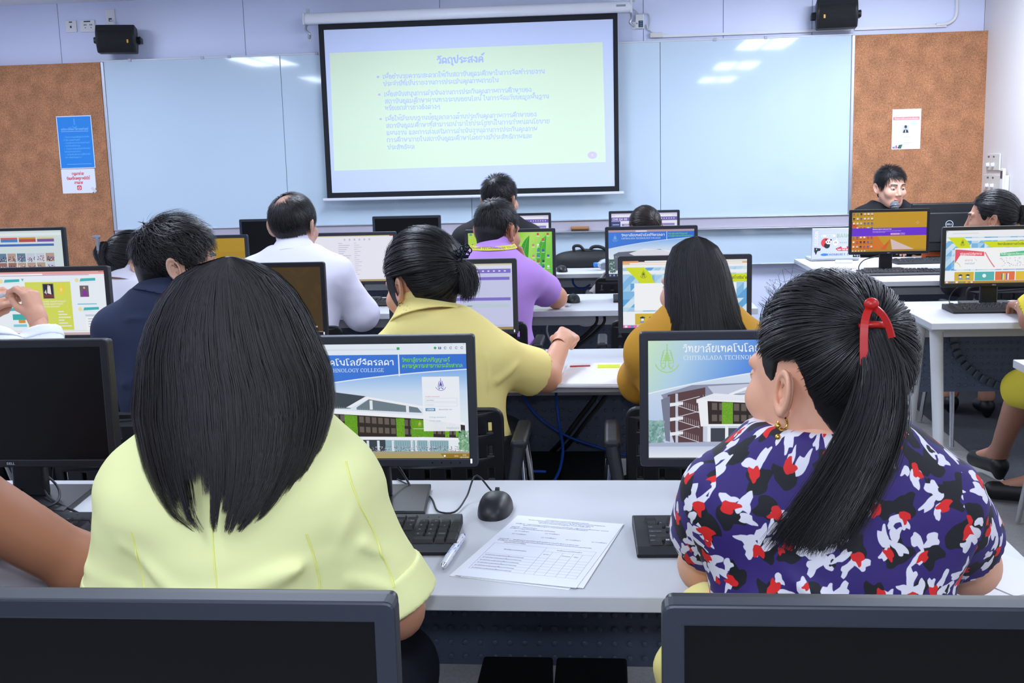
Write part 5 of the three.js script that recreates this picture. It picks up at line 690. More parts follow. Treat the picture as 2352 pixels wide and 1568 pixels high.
function shortHair(o) { // strands radiate from the whorl over the skull
  const S = new Strands(), wh = unit(o.whorl ?? [0.1, 0.75, 0.6]); let n = 0, guard = 0;
  while (n < (o.n ?? 2600) && guard++ < 60000) {
    const d = rdir(), p = onSkull(d, 0.004); if (p[1] < hairline(p[2], o.front ?? 0) + rr(-0.006, 0.012)) continue;
    const dw = d[0] * wh[0] + d[1] * wh[1] + d[2] * wh[2]; if (o.bald && Math.acos(clamp(dw, -1, 1)) < o.bald && rnd() < 0.86) continue;
    let fl = [d[0] - wh[0] * dw, d[1] - wh[1] * dw, d[2] - wh[2] * dw]; fl = unit([d[0] * dw - wh[0] + rr(-1, 1) * (o.mess ?? 0.15), d[1] * dw - wh[1] - (o.down ?? 0) + rr(-1, 1) * (o.mess ?? 0.15), d[2] * dw - wh[2] + (o.fwd ?? 0) + rr(-1, 1) * (o.mess ?? 0.15)]);
    const topness = clamp((p[1] - 0.03) / 0.09, 0, 1), len = lerp(o.side ?? 0.02, o.top ?? 0.04, topness) * rr(0.7, 1.2), lift = lerp(o.liftSide ?? 0.006, o.lift ?? 0.016, topness) * rr(0.6, 1.3), curl = (o.curl ?? 0) * rr(-1, 1), K = o.k ?? 5, pts = [], nor = []; let dd = d;
    for (let k = 0; k < K; k++) { const t = k / (K - 1), sd = unit([d[0] + fl[0] * len * t / 0.09, d[1] + fl[1] * len * t / 0.09, d[2] + fl[2] * len * t / 0.09]); const side = unit([fl[1] * d[2] - fl[2] * d[1], fl[2] * d[0] - fl[0] * d[2], fl[0] * d[1] - fl[1] * d[0]]), c = curl * Math.sin(t * 3.1); const q = onSkull(sd, 0.004 + (o.base ?? 0.003) + lift * Math.pow(t, 0.8)); pts.push([q[0] + side[0] * c, q[1] + side[1] * c, q[2] + side[2] * c]); nor.push(sd); }
    S.add(pts, nor, rr(0.6, 1.3) * (o.w ?? 0.0022), shade()); n++;
  }
  return S;
}
function sweptHair(o) { // strands combed over the skull to a tie
  const S = new Strands(), td = unit(o.tie); let n = 0, guard = 0;
  while (n < (o.n ?? 3000) && guard++ < 80000) {
    const d = rdir(), p = onSkull(d, 0); if (p[1] < hairline(p[2], o.front ?? 0) + rr(-0.003, 0.003) || (p[2] < 0.03 && p[1] < 0.034)) continue;
    const co = clamp(d[0] * td[0] + d[1] * td[1] + d[2] * td[2], -1, 1), an = Math.acos(co); if (an < 0.12) continue;
    const K = o.k ?? 9, pts = [], nor = [], off0 = rr(0.005, 0.011), bulge = (o.bulge ?? 0.006) * rr(0.3, 1.2), end = 1 - (o.r ?? 0.1) * rr(0.2, 1) / Math.max(an, 0.2);
    for (let k = 0; k < K; k++) { const t = k / (K - 1) * end, a = Math.sin((1 - t) * an) / Math.sin(an), b = Math.sin(t * an) / Math.sin(an), sd = unit([d[0] * a + td[0] * b, d[1] * a + td[1] * b - Math.sin(t * 3.14) * (o.sag ?? 0.1), d[2] * a + td[2] * b]); pts.push(onSkull(sd, off0 + bulge * Math.sin(t * 3.14) + (o.off ?? 0))); nor.push(sd); }
    S.add(pts, nor, rr(0.7, 1.4) * (o.w ?? 0.0024), shade(), 0.8); n++;
  }
  return S;
}
function tail(S, path, o) { // path: [x, y, z, radius across, radius deep]
  const c = new THREE.CatmullRomCurve3(path.map((q) => V(q[0], q[1], q[2]))), R = (t, k) => { const u = t * (path.length - 1), i = Math.min(path.length - 2, Math.floor(u)); return lerp(path[i][k], path[i + 1][k], u - i); };
  const clumps = Array.from({ length: o.clumps ?? 40 }, () => { const a = rr(0, 6.28), r = Math.sqrt(rnd()); return [Math.cos(a) * r, Math.sin(a) * r, rr(o.minEnd ?? 0.82, 1)]; });
  for (let i = 0; i < (o.n ?? 900); i++) {
    const a = rr(0, 6.28), r = Math.sqrt(rr(0.1, 1)), cl = clumps[Math.floor(rnd() * clumps.length)], K = o.k ?? 14, pts = [], nor = [], end = cl[2] * rr(0.93, 1.0), wv = rr(-1, 1) * (o.wave ?? 0.004), ph = rr(0, 6);
    for (let k = 0; k < K; k++) { const t = k / (K - 1) * end, p = c.getPoint(t), mix = Math.pow(t, 2) * (o.clump ?? 0.6), ox = lerp(Math.cos(a) * r, cl[0], mix), oz = lerp(Math.sin(a) * r, cl[1], mix); pts.push([p.x + ox * R(t, 3) + wv * Math.sin(t * 5 + ph), p.y + wv * 0.3, p.z + oz * R(t, 4)]); nor.push(unit([ox, 0.15, oz + 0.35])); }
    S.add(pts, nor, rr(0.7, 1.4) * (o.w ?? 0.0024), shade(), 0.2);
  }
}
function hangHair(rows, o) { // long loose hair inside a row-by-row outline: [y, middle x, half width, middle z, half depth]
  const S = new Strands(), Y = rows.map((r) => r[0]), top = Y[0], bot = Y[Y.length - 1];
  const at = (y, k) => { let i = 0; while (i < rows.length - 2 && Y[i + 1] > y) i++; const t = clamp((Y[i] - y) / (Y[i] - Y[i + 1]), 0, 1); return lerp(rows[i][k], rows[i + 1][k], t * t * (3 - 2 * t) * 0.35 + t * 0.65); };
  const nc = o.clumps ?? 46, cl = Array.from({ length: nc }, (_, i) => [lerp(o.t0, o.t1, (i + rr(0.1, 0.9)) / nc), rr(0, 1) ** 1.5]);
  for (let i = 0; i < o.n; i++) {
    const th0 = rr(o.t0, o.t1), c = cl.reduce((m, q) => (Math.abs(q[0] - th0) < Math.abs(m[0] - th0) ? q : m)), s0 = i % 3 ? rr(0.93, 1.02) : rr(0.8, 0.96), end = bot + (o.rag ?? 0.05) * c[1] + rr(0, 0.02), K = o.k ?? 22, pts = [], nor = [], wv = rr(-1, 1) * (o.wave ?? 0.003), ph = rr(0, 6), start = top - 0.0005;
    for (let k = 0; k < K; k++) {
      const t = k / (K - 1), y = start + (end - start) * (0.35 * t * t + 0.65 * Math.pow(t, 1.25)), u = clamp((0.12 + bot - y + 0.02) / 0.14, 0, 1), mix = u * u * (o.clump ?? 0.75), th = lerp(th0, c[0], mix) + wv * 6 * Math.sin(t * 4 + ph) * t, s = s0 - (o.curlIn ?? 0) * u * u * (1 - c[1]);
      pts.push([at(y, 1) + Math.cos(th) * at(y, 2) * s + wv * Math.sin(t * 7 + ph), y, at(y, 3) + Math.sin(th) * at(y, 4) * s]); nor.push(unit([Math.cos(th), 0.25, Math.sin(th)]));
    }
    S.add(pts, nor, rr(0.7, 1.4) * (o.w ?? 0.0022), shade(), 0.15);
  }
  return S;
}
const looseCore = (rows, k, yEnd, c = 0.006) => { // solid inside of loose hair
  const Y = rows.map((r) => r[0]), at = (y, j) => { let i = 0; while (i < rows.length - 2 && Y[i + 1] > y) i++; const t = clamp((Y[i] - y) / (Y[i] - Y[i + 1]), 0, 1); return lerp(rows[i][j], rows[i + 1][j], t); };
  const f = (x, y, z) => { if (y > Y[0]) return y - Y[0] + hyp(x - rows[0][1], z - rows[0][3]) * 0.9; const a = Math.max(0.004, at(y, 2) * k), b = Math.max(0.004, at(y, 4) * k), X = (x - at(y, 1)) / a, Z = (z - at(y, 3)) / b, q = hyp(X, Z); return Math.max((q - 1) * Math.min(a, b) * 0.8, yEnd - y); };
  const mx = Math.max(...rows.map((r) => r[2])), mz = Math.max(...rows.map((r) => r[4])); return net(f, [rows[0][1] - mx - 0.05, yEnd - 0.02, rows[0][3] - mz - 0.08], [rows[0][1] + mx + 0.05, Y[0] + 0.02, rows[0][3] + mz + 0.08], c);
};

// ---------------------------------------------------------------- people
const skinMats = mat(0xffffff, 0.5, { vertexColors: true });
const lin = (hex) => { const c = new THREE.Color(hex); return [c.r, c.g, c.b]; };
const clothTex = noiseTex(256, (u, v) => { const a = 120 + 40 * Math.sin(u * 6.2832 * 64) + 40 * Math.sin(v * 6.2832 * 64) + rnd() * 20; return [a, a, a]; }, false);
const cloth = (c, r = 0.85, o = {}) => new THREE.MeshPhysicalMaterial({ color: c, roughness: r, sheen: 0.25, sheenRoughness: 0.6, sheenColor: new THREE.Color(c), ...o });
const sub = (a, b) => [a[0] - b[0], a[1] - b[1], a[2] - b[2]], mixp = (a, b, t) => [lerp(a[0], b[0], t), lerp(a[1], b[1], t), lerp(a[2], b[2], t)];
function person(o) {
  const base = [o.chest[0], 0, o.chest[2]], L = (p) => sub(p, base), J = {};
  for (const k of ['chest', 'waist', 'hip', 'neck', 'shL', 'shR', 'elL', 'elR', 'wrL', 'wrR', 'knL', 'knR', 'anL', 'anR', 'toL', 'toR']) if (o[k]) J[k] = L(o[k]);
  const hd = { ...o.head, p: L(o.head.p) }, hm = headMatrix(hd), b = o.build ?? 1, w = o.wide ?? 1;
  const t = thing('person', o.label, 'person', base);
  J.waist ??= [J.chest[0], J.chest[1] - 0.17, J.chest[2] + 0.01]; J.hip ??= [J.chest[0], 0.57, J.chest[2] + 0.02]; J.knL ??= [J.hip[0] - 0.1, 0.52, J.hip[2] - 0.42]; J.knR ??= [J.hip[0] + 0.1, 0.52, J.hip[2] - 0.42]; J.anL ??= [J.knL[0], 0.1, J.knL[2] + 0.06]; J.anR ??= [J.knR[0], 0.1, J.knR[2] + 0.06]; J.toL ??= [J.anL[0], 0.04, J.anL[2] - 0.16]; J.toR ??= [J.anR[0], 0.04, J.anR[2] - 0.16];
  const ra = (o.arm ?? 0.044) * b, torso = (e) => join(0.07, ellS(J.chest, [0.15 * b * w + e, 0.17 + e, 0.1 * b + e]), ellS(J.waist, [0.132 * b * w + e, 0.15 + e, 0.098 * b + e]), ellS(J.hip, [0.165 * b + e, 0.115 + e, 0.13 * b + e]), capS(mixp(J.neck, J.shL, 0.25), J.shL, 0.044 + e, 0.045 * b + e), capS(mixp(J.neck, J.shR, 0.25), J.shR, 0.044 + e, 0.045 * b + e), capS(J.neck, J.chest, 0.06 + e, 0.08 + e));
  const arm = (s, e) => [capS(J['sh' + s], J['el' + s], ra + e, ra * 0.82 + e), capS(J['el' + s], J['wr' + s], ra * 0.84 + e, ra * 0.56 + e)];
  const leg = (s, e) => [capS([J.hip[0] + (s === 'L' ? -0.08 : 0.08), J.hip[1], J.hip[2]], J['kn' + s], 0.085 + e, 0.06 + e), capS(J['kn' + s], J['an' + s], 0.054 + e, 0.036 + e), capS(J['an' + s], J['to' + s], 0.034 + e, 0.028 + e)];
  const nk = capS(J.neck, mixp(J.neck, hd.p, 0.7), 0.052, 0.046), body = join(0.04, torso(0), nk, join(0.03, ...arm('L', 0)), join(0.03, ...arm('R', 0)), join(0.03, ...leg('L', 0)), join(0.03, ...leg('R', 0)));
  const pts = Object.values(J), lo = [0, 1, 2].map((k) => Math.min(...pts.map((p) => p[k])) - 0.2), hi = [0, 1, 2].map((k) => Math.max(...pts.map((p) => p[k])) + 0.2); lo[1] = Math.max(0.0, lo[1]);
  const nets = [net(body, lo, hi, o.cell ?? 0.012), placed(o.headNet ?? headNet, hm)];
  for (const s of ['L', 'R']) { const h = o['hand' + s] ?? { curl: 0.35 }; nets.push(placed(handNet(h.curl, 0.06, h.pinch ?? 0), handMatrix(J['wr' + s], h.dir ?? sub(J['wr' + s], J['el' + s]), h.palm ?? [0, -1, 0], s === 'L'))); }
  const skin = lin(o.skin ?? 0xc99a80), brow = [0.03, 0.022, 0.02];
  const colorOf = (m, i) => {
    let c = skin;
    if (m.kind === 'head') { const x = m.local[i * 3], y = m.local[i * 3 + 1], z = m.local[i * 3 + 2], ax = Math.abs(x); if (z < -0.085 && ax < 0.024 && y < -0.054 && y > -0.078) c = [skin[0] * 0.82, skin[1] * 0.6, skin[2] * 0.6]; else if (z < -0.06 && ax > 0.013 && ax < 0.052 && Math.abs(y - 0.031 + (ax - 0.032) ** 2 * 6) < 0.0045) c = brow; else if (z < -0.07 && ax > 0.017 && ax < 0.046 && Math.abs(y - 0.003) < 0.0042) c = ax > 0.026 && ax < 0.038 ? brow : [0.5, 0.46, 0.44]; else if (z < -0.07 && ax > 0.015 && ax < 0.048 && y > 0.006 && y < 0.0095) c = [skin[0] * 0.5, skin[1] * 0.4, skin[2] * 0.4]; }
    const k = 1 + 0.06 * vn(m.pos[i * 3] * 60, m.pos[i * 3 + 1] * 60, m.pos[i * 3 + 2] * 60); return [c[0] * k, c[1] * k, c[2] * k];
  };
  part('body', toGeo(nets, colorOf), skinMats, t);
  // top garment
  const S = o.shirt;
  if (S) {
    const e = S.e ?? 0.013, neckCut = J.neck[1] + (S.neck ?? 0.05), hem = S.hem ?? 0.5, sleeves = ['L', 'R'].map((s) => {
      const a = J['sh' + s], m = J['el' + s], z = J['wr' + s], f = S['f' + s] ?? S.f ?? 0.7, loose = S.loose ?? 0.012;
      if (f <= 0) return null;
      if (f <= 1) { const q = mixp(a, m, f), d = unit(sub(m, a)), c = capS(a, mixp(a, m, Math.min(1.2, f + 0.1)), ra + e + (S.puff ?? 0), ra * 0.92 + e + loose); return [c, q, d]; }
      const g = f - 1, q = mixp(m, z, g), d = unit(sub(z, m)), c = join(0.03, capS(a, m, ra + e + (S.puff ?? 0), ra * 0.86 + e + loose * 0.6), capS(m, mixp(m, z, Math.min(1.15, g + 0.1)), ra * 0.86 + e + loose * 0.6, ra * 0.62 + e + loose * 0.6)); return [c, q, d];
    });
    const T = torso(e), creases = (S.creases ?? []).map((c) => [capS(L(c[0]), L(c[1]), 0, 0), c[2], c[3]]), nf = S.noise ?? 0.004;
    const fold = (x, y, z) => { let d = nf * (vn(x * 9 + 3, y * 16, z * 9) + 0.5 * vn(x * 22, y * 34 + 7, z * 22)); for (const [c, amp, wd] of creases) { const q = c(x, y, z); if (q < wd * 3) d -= amp * Math.exp(-(q * q) / (wd * wd)); } return d; };
    const cutSleeve = (s, x, y, z) => { const [c, q, d] = s; return Math.max(c(x, y, z), (x - q[0]) * d[0] + (y - q[1]) * d[1] + (z - q[2]) * d[2]); };
    const bodice = (x, y, z) => Math.max(smax(T(x, y, z), y - neckCut - (S.vee ?? 0) * Math.abs(x), 0.008), hem - y);
    const cell = S.cell ?? 0.008;
    if (S.split) { // sleeves set in as pieces of their own
      part(S.name ?? 'shirt', S.uv(toGeo([net((x, y, z) => bodice(x, y, z) + fold(x, y, z), lo, hi, cell)]), J, 'body'), S.mat, t);
      sleeves.forEach((s, i) => s && part('sleeve', S.uv(toGeo([net((x, y, z) => cutSleeve(s, x, y, z) + fold(x, y, z), lo, hi, cell)]), J, i ? 'R' : 'L'), S.mat, t));
    } else {
      const full = (x, y, z) => { let d = bodice(x, y, z); for (const s of sleeves) if (s) d = smin(d, cutSleeve(s, x, y, z), 0.035); return d + fold(x, y, z); };
      part(S.name ?? 'shirt', toGeo([net(full, lo, hi, cell)]), S.mat, t);
      for (const line of S.seams ?? []) { const pts = []; for (const q of line) { const a = L([q[0], q[1], base[2]]); let z = 0.32; for (let k = 0; k < 60; k++) { const d = full(a[0], a[1], z); if (d < 0.0008) break; z -= d * 0.8; } if (z > -0.1) pts.push([a[0], a[1], z - 0.0002]); } if (pts.length > 2) part('seam', tube(pts, S.seamR ?? 0.0016, pts.length * 4, 6), S.seamMat ?? S.mat, t); }
    }
    if (S.cuff) sleeves.forEach((s, i) => { if (!s) return; const [c, q, d] = s; part('cuff', toGeo([net((x, y, z) => { const p = (x - q[0]) * d[0] + (y - q[1]) * d[1] + (z - q[2]) * d[2]; return smax(c(x, y, z) - 0.004, Math.abs(p + S.cuff / 2) - S.cuff / 2, 0.006) + 0.001 * vn(x * 40, y * 40, z * 40); }, lo, hi, cell * 0.8)]), S.mat, t); });
    if (S.collar) { const r = (S.collarR ?? 0.066) - 0.004, ax = unit(sub(hd.p, J.neck)), h = S.collar; part('collar', toGeo([net((x, y, z) => { const dx = x - J.neck[0], dy = y - J.neck[1], dz = z - J.neck[2], p = dx * ax[0] + dy * ax[1] + dz * ax[2], q = hyp(dx - ax[0] * p, (dy - ax[1] * p), dz - ax[2] * p), R = r + clamp(0.065 - p, 0, 0.06) * 0.7; return smax(Math.abs(q - R) - 0.0045, Math.abs(p - 0.05) - h / 2 - (dz < 0 ? 0.002 : 0.013), 0.004); }, [J.neck[0] - 0.13, J.neck[1] - 0.09, J.neck[2] - 0.13], [J.neck[0] + 0.13, J.neck[1] + 0.1, J.neck[2] + 0.13], 0.0045)]), S.mat, t); }
  }
  if (o.legs) part(o.legs.name ?? 'trousers', toGeo([net((x, y, z) => Math.max(o.legs.skirt ? smax(join(0.12, ...leg('L', 0.02).slice(0, 1), ...leg('R', 0.02).slice(0, 1), ellS(J.hip, [0.19, 0.14, 0.155]))(x, y, z), o.legs.skirt - y, 0.01) : join(0.04, ...leg('L', 0.014).slice(0, 2), ...leg('R', 0.014).slice(0, 2), ellS(J.hip, [0.185, 0.13, 0.15]))(x, y, z), 0.08 - y, y - 0.72) + 0.003 * vn(x * 20, y * 20, z * 20), lo, hi, 0.012)]), o.legs.mat, t);
  if (o.shoes) for (const s of ['L', 'R']) part('shoe', toGeo([net((x, y, z) => { const f = J['to' + s], a = J['an' + s], d = join(0.02, capS([a[0], a[1] - 0.05, a[2] + 0.01], [f[0], f[1] + 0.002, f[2]], 0.04, 0.036), capS([a[0], a[1] - 0.06, a[2] + 0.02], [a[0], Math.max(0.02, a[1] - 0.09), a[2] + 0.02], 0.026, 0.022))(x, y, z); return Math.max(d, y - a[1] + 0.012, 0.004 - y); }, lo, hi, 0.006)]), M.shoe ??= mat(0x0b0b0d, 0.45), t);
  return { t, hm, J, L };
}
function addHair(P, S, extra, o = {}) { return part(o.name ?? 'hair', S.geo(extra), hairMat(o.rough ?? 0.42, o.color), P.t); }

const joinNets = (a, b) => { const n = a.pos.length / 3, P = new Float32Array(a.pos.length + b.pos.length), N = new Float32Array(P.length); P.set(a.pos); P.set(b.pos, a.pos.length); N.set(a.nor); N.set(b.nor, a.nor.length); return { pos: P, nor: N, tri: [...a.tri, ...b.tri.map((t) => t + n)] }; };
// woman in the pale yellow shirt, long loose hair
{
  reseed(101);
  const P = person({
    label: 'person in a pale yellow shirt with long loose black hair, seen from behind', head: { p: [-0.48, 1.128, -1.375], yaw: 0.05, pitch: -0.1 }, neck: [-0.48, 1.025, -1.36], chest: [-0.48, 0.905, -1.365], waist: [-0.48, 0.75, -1.36], hip: [-0.48, 0.575, -1.33], shL: [-0.612, 0.957, -1.355], shR: [-0.368, 0.96, -1.355], elL: [-0.662, 0.775, -1.37], elR: [-0.292, 0.79, -1.37], wrL: [-0.58, 0.787, -1.6], wrR: [-0.42, 0.787, -1.62], skin: 0xb07c60, arm: 0.042, wide: 1.04, cell: 0.009,
    handL: { curl: 0.3 }, handR: { curl: 0.3 },
    shirt: { mat: cloth(0xe9eba6, 0.8), f: 0.97, e: 0.012, loose: 0.014, cell: 0.0055, cuff: 0.05, hem: 0.5, noise: 0.006, seamR: 0.0011, seamMat: cloth(0xecec86, 0.8),
      creases: [[[-0.60, 0.82, -1.25], [-0.33, 0.905, -1.25], 0.012, 0.013], [[-0.6, 0.775, -1.25], [-0.42, 0.80, -1.25], 0.01, 0.012], [[-0.44, 0.79, -1.25], [-0.34, 0.84, -1.25], 0.006, 0.014], [[-0.62, 0.905, -1.27], [-0.52, 0.845, -1.25], 0.005, 0.012], [[-0.69, 0.86, -1.33], [-0.62, 0.845, -1.30], 0.006, 0.009], [[-0.7, 0.815, -1.34], [-0.63, 0.805, -1.30], 0.006, 0.009], [[-0.31, 0.905, -1.30], [-0.25, 0.86, -1.31], 0.006, 0.01], [[-0.33, 0.86, -1.30], [-0.24, 0.83, -1.31], 0.005, 0.009], [[-0.3, 0.98, -1.29], [-0.34, 0.9, -1.27], 0.004, 0.012]],
      seams: [Array.from({ length: 18 }, (_, i) => [-0.487 + 0.016 * (i / 17) ** 2, 0.98 - i * 0.0115]), Array.from({ length: 14 }, (_, i) => [-0.60 + 0.012 * i / 13, 0.93 - i * 0.011]), Array.from({ length: 14 }, (_, i) => [-0.375 + 0.01 * Math.sin(i / 4), 0.93 - i * 0.011]), Array.from({ length: 16 }, (_, i) => [-0.332 + 0.004 * i * 0.9, 1.01 - i * 0.011])] },
    legs: { mat: cloth(0x1d2230) },
  });
  const rows = [[1.264, -0.487, 0.004, -1.37, 0.006], [1.255, -0.489, 0.034, -1.37, 0.045], [1.24, -0.489, 0.061, -1.368, 0.075], [1.212, -0.488, 0.084, -1.365, 0.1], [1.182, -0.487, 0.1, -1.36, 0.114], [1.15, -0.485, 0.112, -1.355, 0.118], [1.117, -0.481, 0.122, -1.35, 0.116], [1.08, -0.479, 0.127, -1.335, 0.107], [1.04, -0.477, 0.118, -1.315, 0.09], [1.01, -0.478, 0.107, -1.3, 0.074], [0.98, -0.48, 0.09, -1.29, 0.062], [0.955, -0.483, 0.068, -1.284, 0.054], [0.938, -0.48, 0.04, -1.28, 0.046]].map((r) => [r[0], r[1] + 0.48 , r[2], r[3] + 1.365, r[4]]);
  const S = hangHair(rows, { n: 9500, t0: -0.6, t1: 3.74, k: 24, w: 0.0014, rag: 0.08, clumps: 60, clump: 0.8, wave: 0.0024 });
  addHair(P, S, Object.assign(joinNets(looseCore(rows, 0.9, 1.03), placed(scalpCap(0.006, 0), P.hm)), { shade: 0.8 }), { rough: 0.45, color: [0.008, 0.0065, 0.0068] });
}
// woman in the floral dress, ponytail with a red ribbon
{
  reseed(202);
  const flower = ctex(2048, 1024, (x, w, h) => {
    rect(x, '#32206c', 0, 0, w, h);
    const blob = (cx, cy, a, b, rot, c, j = 0.3) => { x.save(); x.translate(cx, cy); x.rotate(rot); x.fillStyle = c; x.beginPath(); const n = 9, ph = rr(0, 6); for (let i = 0; i <= n; i++) { const t = (i % n) / n * 6.2832, r = 1 + j * Math.sin(t * 3 + ph) * 0.6 + j * Math.sin(t * 5 + ph * 2) * 0.5, px = Math.cos(t) * a * r, py = Math.sin(t) * b * r; const t2 = ((i + 0.5) % n) / n * 6.2832, r2 = 1 + j * Math.sin(t2 * 3 + ph) * 0.6 + j * Math.sin(t2 * 5 + ph * 2) * 0.5; i ? x.quadraticCurveTo(Math.cos(t - 0.35) * a * r * 1.05, Math.sin(t - 0.35) * b * r * 1.05, px, py) : x.moveTo(px, py); } x.fill(); x.restore(); };
    const k = w / 1.07, step = 0.05 * k;
    for (let j = -0.5; j * step < h + step; j++) for (let i = 0; i * step < w + step; i++) {
      const cx = (i + (Math.round(j) % 2) * 0.5) * step + rr(-1, 1) * step * 0.22, cy = j * step + rr(-1, 1) * step * 0.22, s = k * 0.0098, a0 = rr(0, 6.28);
      blob(cx + Math.cos(a0) * s, cy + Math.sin(a0) * s, s * rr(1.5, 2.3), s * rr(1.2, 1.9), rr(0, 3), '#0f1118', 0.35);
      const np = Math.floor(rr(2.4, 4.9)); for (let q = 0; q < np; q++) { const a = a0 + 2 + q * 1.25 + rr(-0.2, 0.2), d = s * rr(1.2, 1.9); blob(cx + Math.cos(a) * d, cy + Math.sin(a) * d, s * rr(0.9, 1.75), s * rr(0.5, 0.95), a + rr(-0.5, 0.5), '#e7e3ea', 0.4); }
      if (rnd() < 0.8) blob(cx + Math.cos(a0 + 1.4) * s * 0.8, cy + Math.sin(a0 + 1.4) * s * 0.8, s * rr(0.75, 1.15), s * rr(0.6, 0.95), rr(0, 3), '#e0201e', 0.4);
      if (rnd() < 0.5) blob(cx + rr(-2.4, 2.4) * s, cy + rr(-2.4, 2.4) * s, s * rr(0.4, 0.7), s * rr(0.3, 0.6), rr(0, 3), rnd() < 0.5 ? '#0f1118' : '#d8201f', 0.4);
    }
  });
  const uv = (g, J, which) => { const p = g.attributes.position, u = g.attributes.uv; if (which === 'body') { for (let i = 0; i < p.count; i++) { const a = Math.atan2(p.getX(i), p.getZ(i) + 0.0); u.setXY(i, 0.5 + a * 0.15 / 1.07, p.getY(i) / 0.535); } } else { const A = V(...J['sh' + which]), B = V(...J['el' + which]), d = B.clone().sub(A).normalize(), X = V(1, 0, 0).addScaledVector(d, -d.x).normalize(), Z = d.clone().cross(X), q = V(0, 0, 0); for (let i = 0; i < p.count; i++) { q.fromBufferAttribute(p, i).sub(A); const l = q.dot(d), a = Math.atan2(q.dot(X), -q.dot(Z)); u.setXY(i, (which === 'L' ? 0.2 : 0.73) + a * 0.062 / 1.07, 0.35 - l / 0.535); } } return g; };
  const P = person({
    label: 'person in a purple, red and white floral dress with a ribboned ponytail', head: { p: [0.27, 1.088, -1.41], yaw: 0.64, pitch: -0.08, s: 0.96 }, neck: [0.275, 0.985, -1.41], chest: [0.283, 0.872, -1.42], waist: [0.29, 0.72, -1.41], hip: [0.29, 0.57, -1.36], shL: [0.155, 0.93, -1.42], shR: [0.413, 0.922, -1.41], elL: [0.135, 0.795, -1.53], elR: [0.505, 0.79, -1.545], wrL: [0.23, 0.785, -1.74], wrR: [0.43, 0.785, -1.78], skin: 0xe8ac8c, headNet: Object.assign(net(headField, [-0.105, -0.18, -0.135], [0.105, 0.14, 0.125], 0.0023), { kind: 'head' }), arm: 0.044, cell: 0.008, wide: 1.0,
    handL: { curl: 0.3 }, handR: { curl: 0.4 },
    shirt: { name: 'dress', mat: cloth(0xffffff, 0.7, { map: flower, sheen: 0.1 }), split: true, uv, f: 0.54, e: 0.012, puff: 0.012, loose: 0.014, cell: 0.0055, neck: 0.05, hem: 0.5, noise: 0.005, creases: [[[0.2, 0.87, -1.3], [0.33, 0.79, -1.29], 0.006, 0.012], [[0.16, 0.83, -1.32], [0.27, 0.775, -1.29], 0.006, 0.012], [[0.37, 0.86, -1.3], [0.4, 0.8, -1.3], 0.005, 0.012]] },
    legs: { name: 'skirt', mat: cloth(0x1c1838), skirt: 0.42 },
  });
  const S = sweptHair({ tie: [-0.3, 0.42, 0.86], n: 8000, k: 11, w: 0.0013, bulge: 0.014, r: 0.12, off: 0.002, sag: 0.02 }); toWorld(S, P.hm);
  const cap = placed(scalpCap(0.006, 0), P.hm); cap.shade = 0.8;
  const q = (x, y, z, a, b) => [...P.L([x, y, z]), a, b];
  const tieAt = V(...onSkull(unit([-0.3, 0.42, 0.86]), 0.012)).applyMatrix4(P.hm);
  tail(S, [[tieAt.x, tieAt.y, tieAt.z, 0.014, 0.014], q(0.312, 1.125, -1.29, 0.024, 0.02), q(0.305, 1.08, -1.27, 0.034, 0.02), q(0.288, 1.03, -1.262, 0.044, 0.019), q(0.264, 0.98, -1.262, 0.052, 0.018), q(0.24, 0.938, -1.262, 0.06, 0.015), q(0.222, 0.905, -1.262, 0.066, 0.012)], { n: 4200, k: 18, w: 0.0015, clumps: 46, clump: 0.5, wave: 0.006, minEnd: 0.84 });
  for (let i = 0; i < 26; i++) { const a = rr(-0.9, 0.9), pts = [], nor = [], y0 = 1.2; for (let k = 0; k < 9; k++) { const t = k / 8, d = unit([Math.sin(a) * 0.8 - 0.2, 0.75 - t * 0.4, -0.5 + t * 0.6]); const w = V(...onSkull(d, 0.008 + 0.03 * Math.sin(t * 3) * rr(0.8, 1.2))).applyMatrix4(P.hm); pts.push([w.x, w.y, w.z]); nor.push([0, 0.5, 0.8]); } S.add(pts, nor, 0.0005, shade(), 0.2); }
  addHair(P, S, cap, { rough: 0.36 });
  const tp = [tieAt.x, tieAt.y, tieAt.z];
  const strip = (pts, w) => { const c = new THREE.CatmullRomCurve3(pts.map((v) => V(...v))), s = new THREE.Shape(); s.moveTo(-w / 2, -0.0012); s.lineTo(w / 2, -0.0012); s.lineTo(w / 2, 0.0012); s.lineTo(-w / 2, 0.0012); return new THREE.ExtrudeGeometry(s, { steps: 24, extrudePath: c, bevelEnabled: false }); };
  const o = (a, b, c) => [tp[0] + a, tp[1] + b, tp[2] + c];
  part('hair_ribbon', [strip([o(-0.004, 0.028, 0.012), o(-0.012, 0.012, 0.024), o(-0.014, -0.02, 0.03), o(-0.012, -0.07, 0.034)], 0.009), strip([o(-0.002, 0.028, 0.012), o(0.008, 0.018, 0.022), o(0.014, 0.006, 0.026), o(0.018, -0.008, 0.028)], 0.008), new THREE.SphereGeometry(0.009, 14, 10).scale(1, 0.8, 0.8).translate(...o(-0.003, 0.03, 0.014)), new THREE.TorusGeometry(0.017, 0.004, 8, 24).rotateX(1.2).translate(...o(0, 0, 0.002))], phys(0xb0140f, 0.35, { sheen: 0.6, sheenColor: new THREE.Color(0xff5030) }), P.t);
  const er = V(-0.082, -0.04, 0.004).applyMatrix4(P.hm);
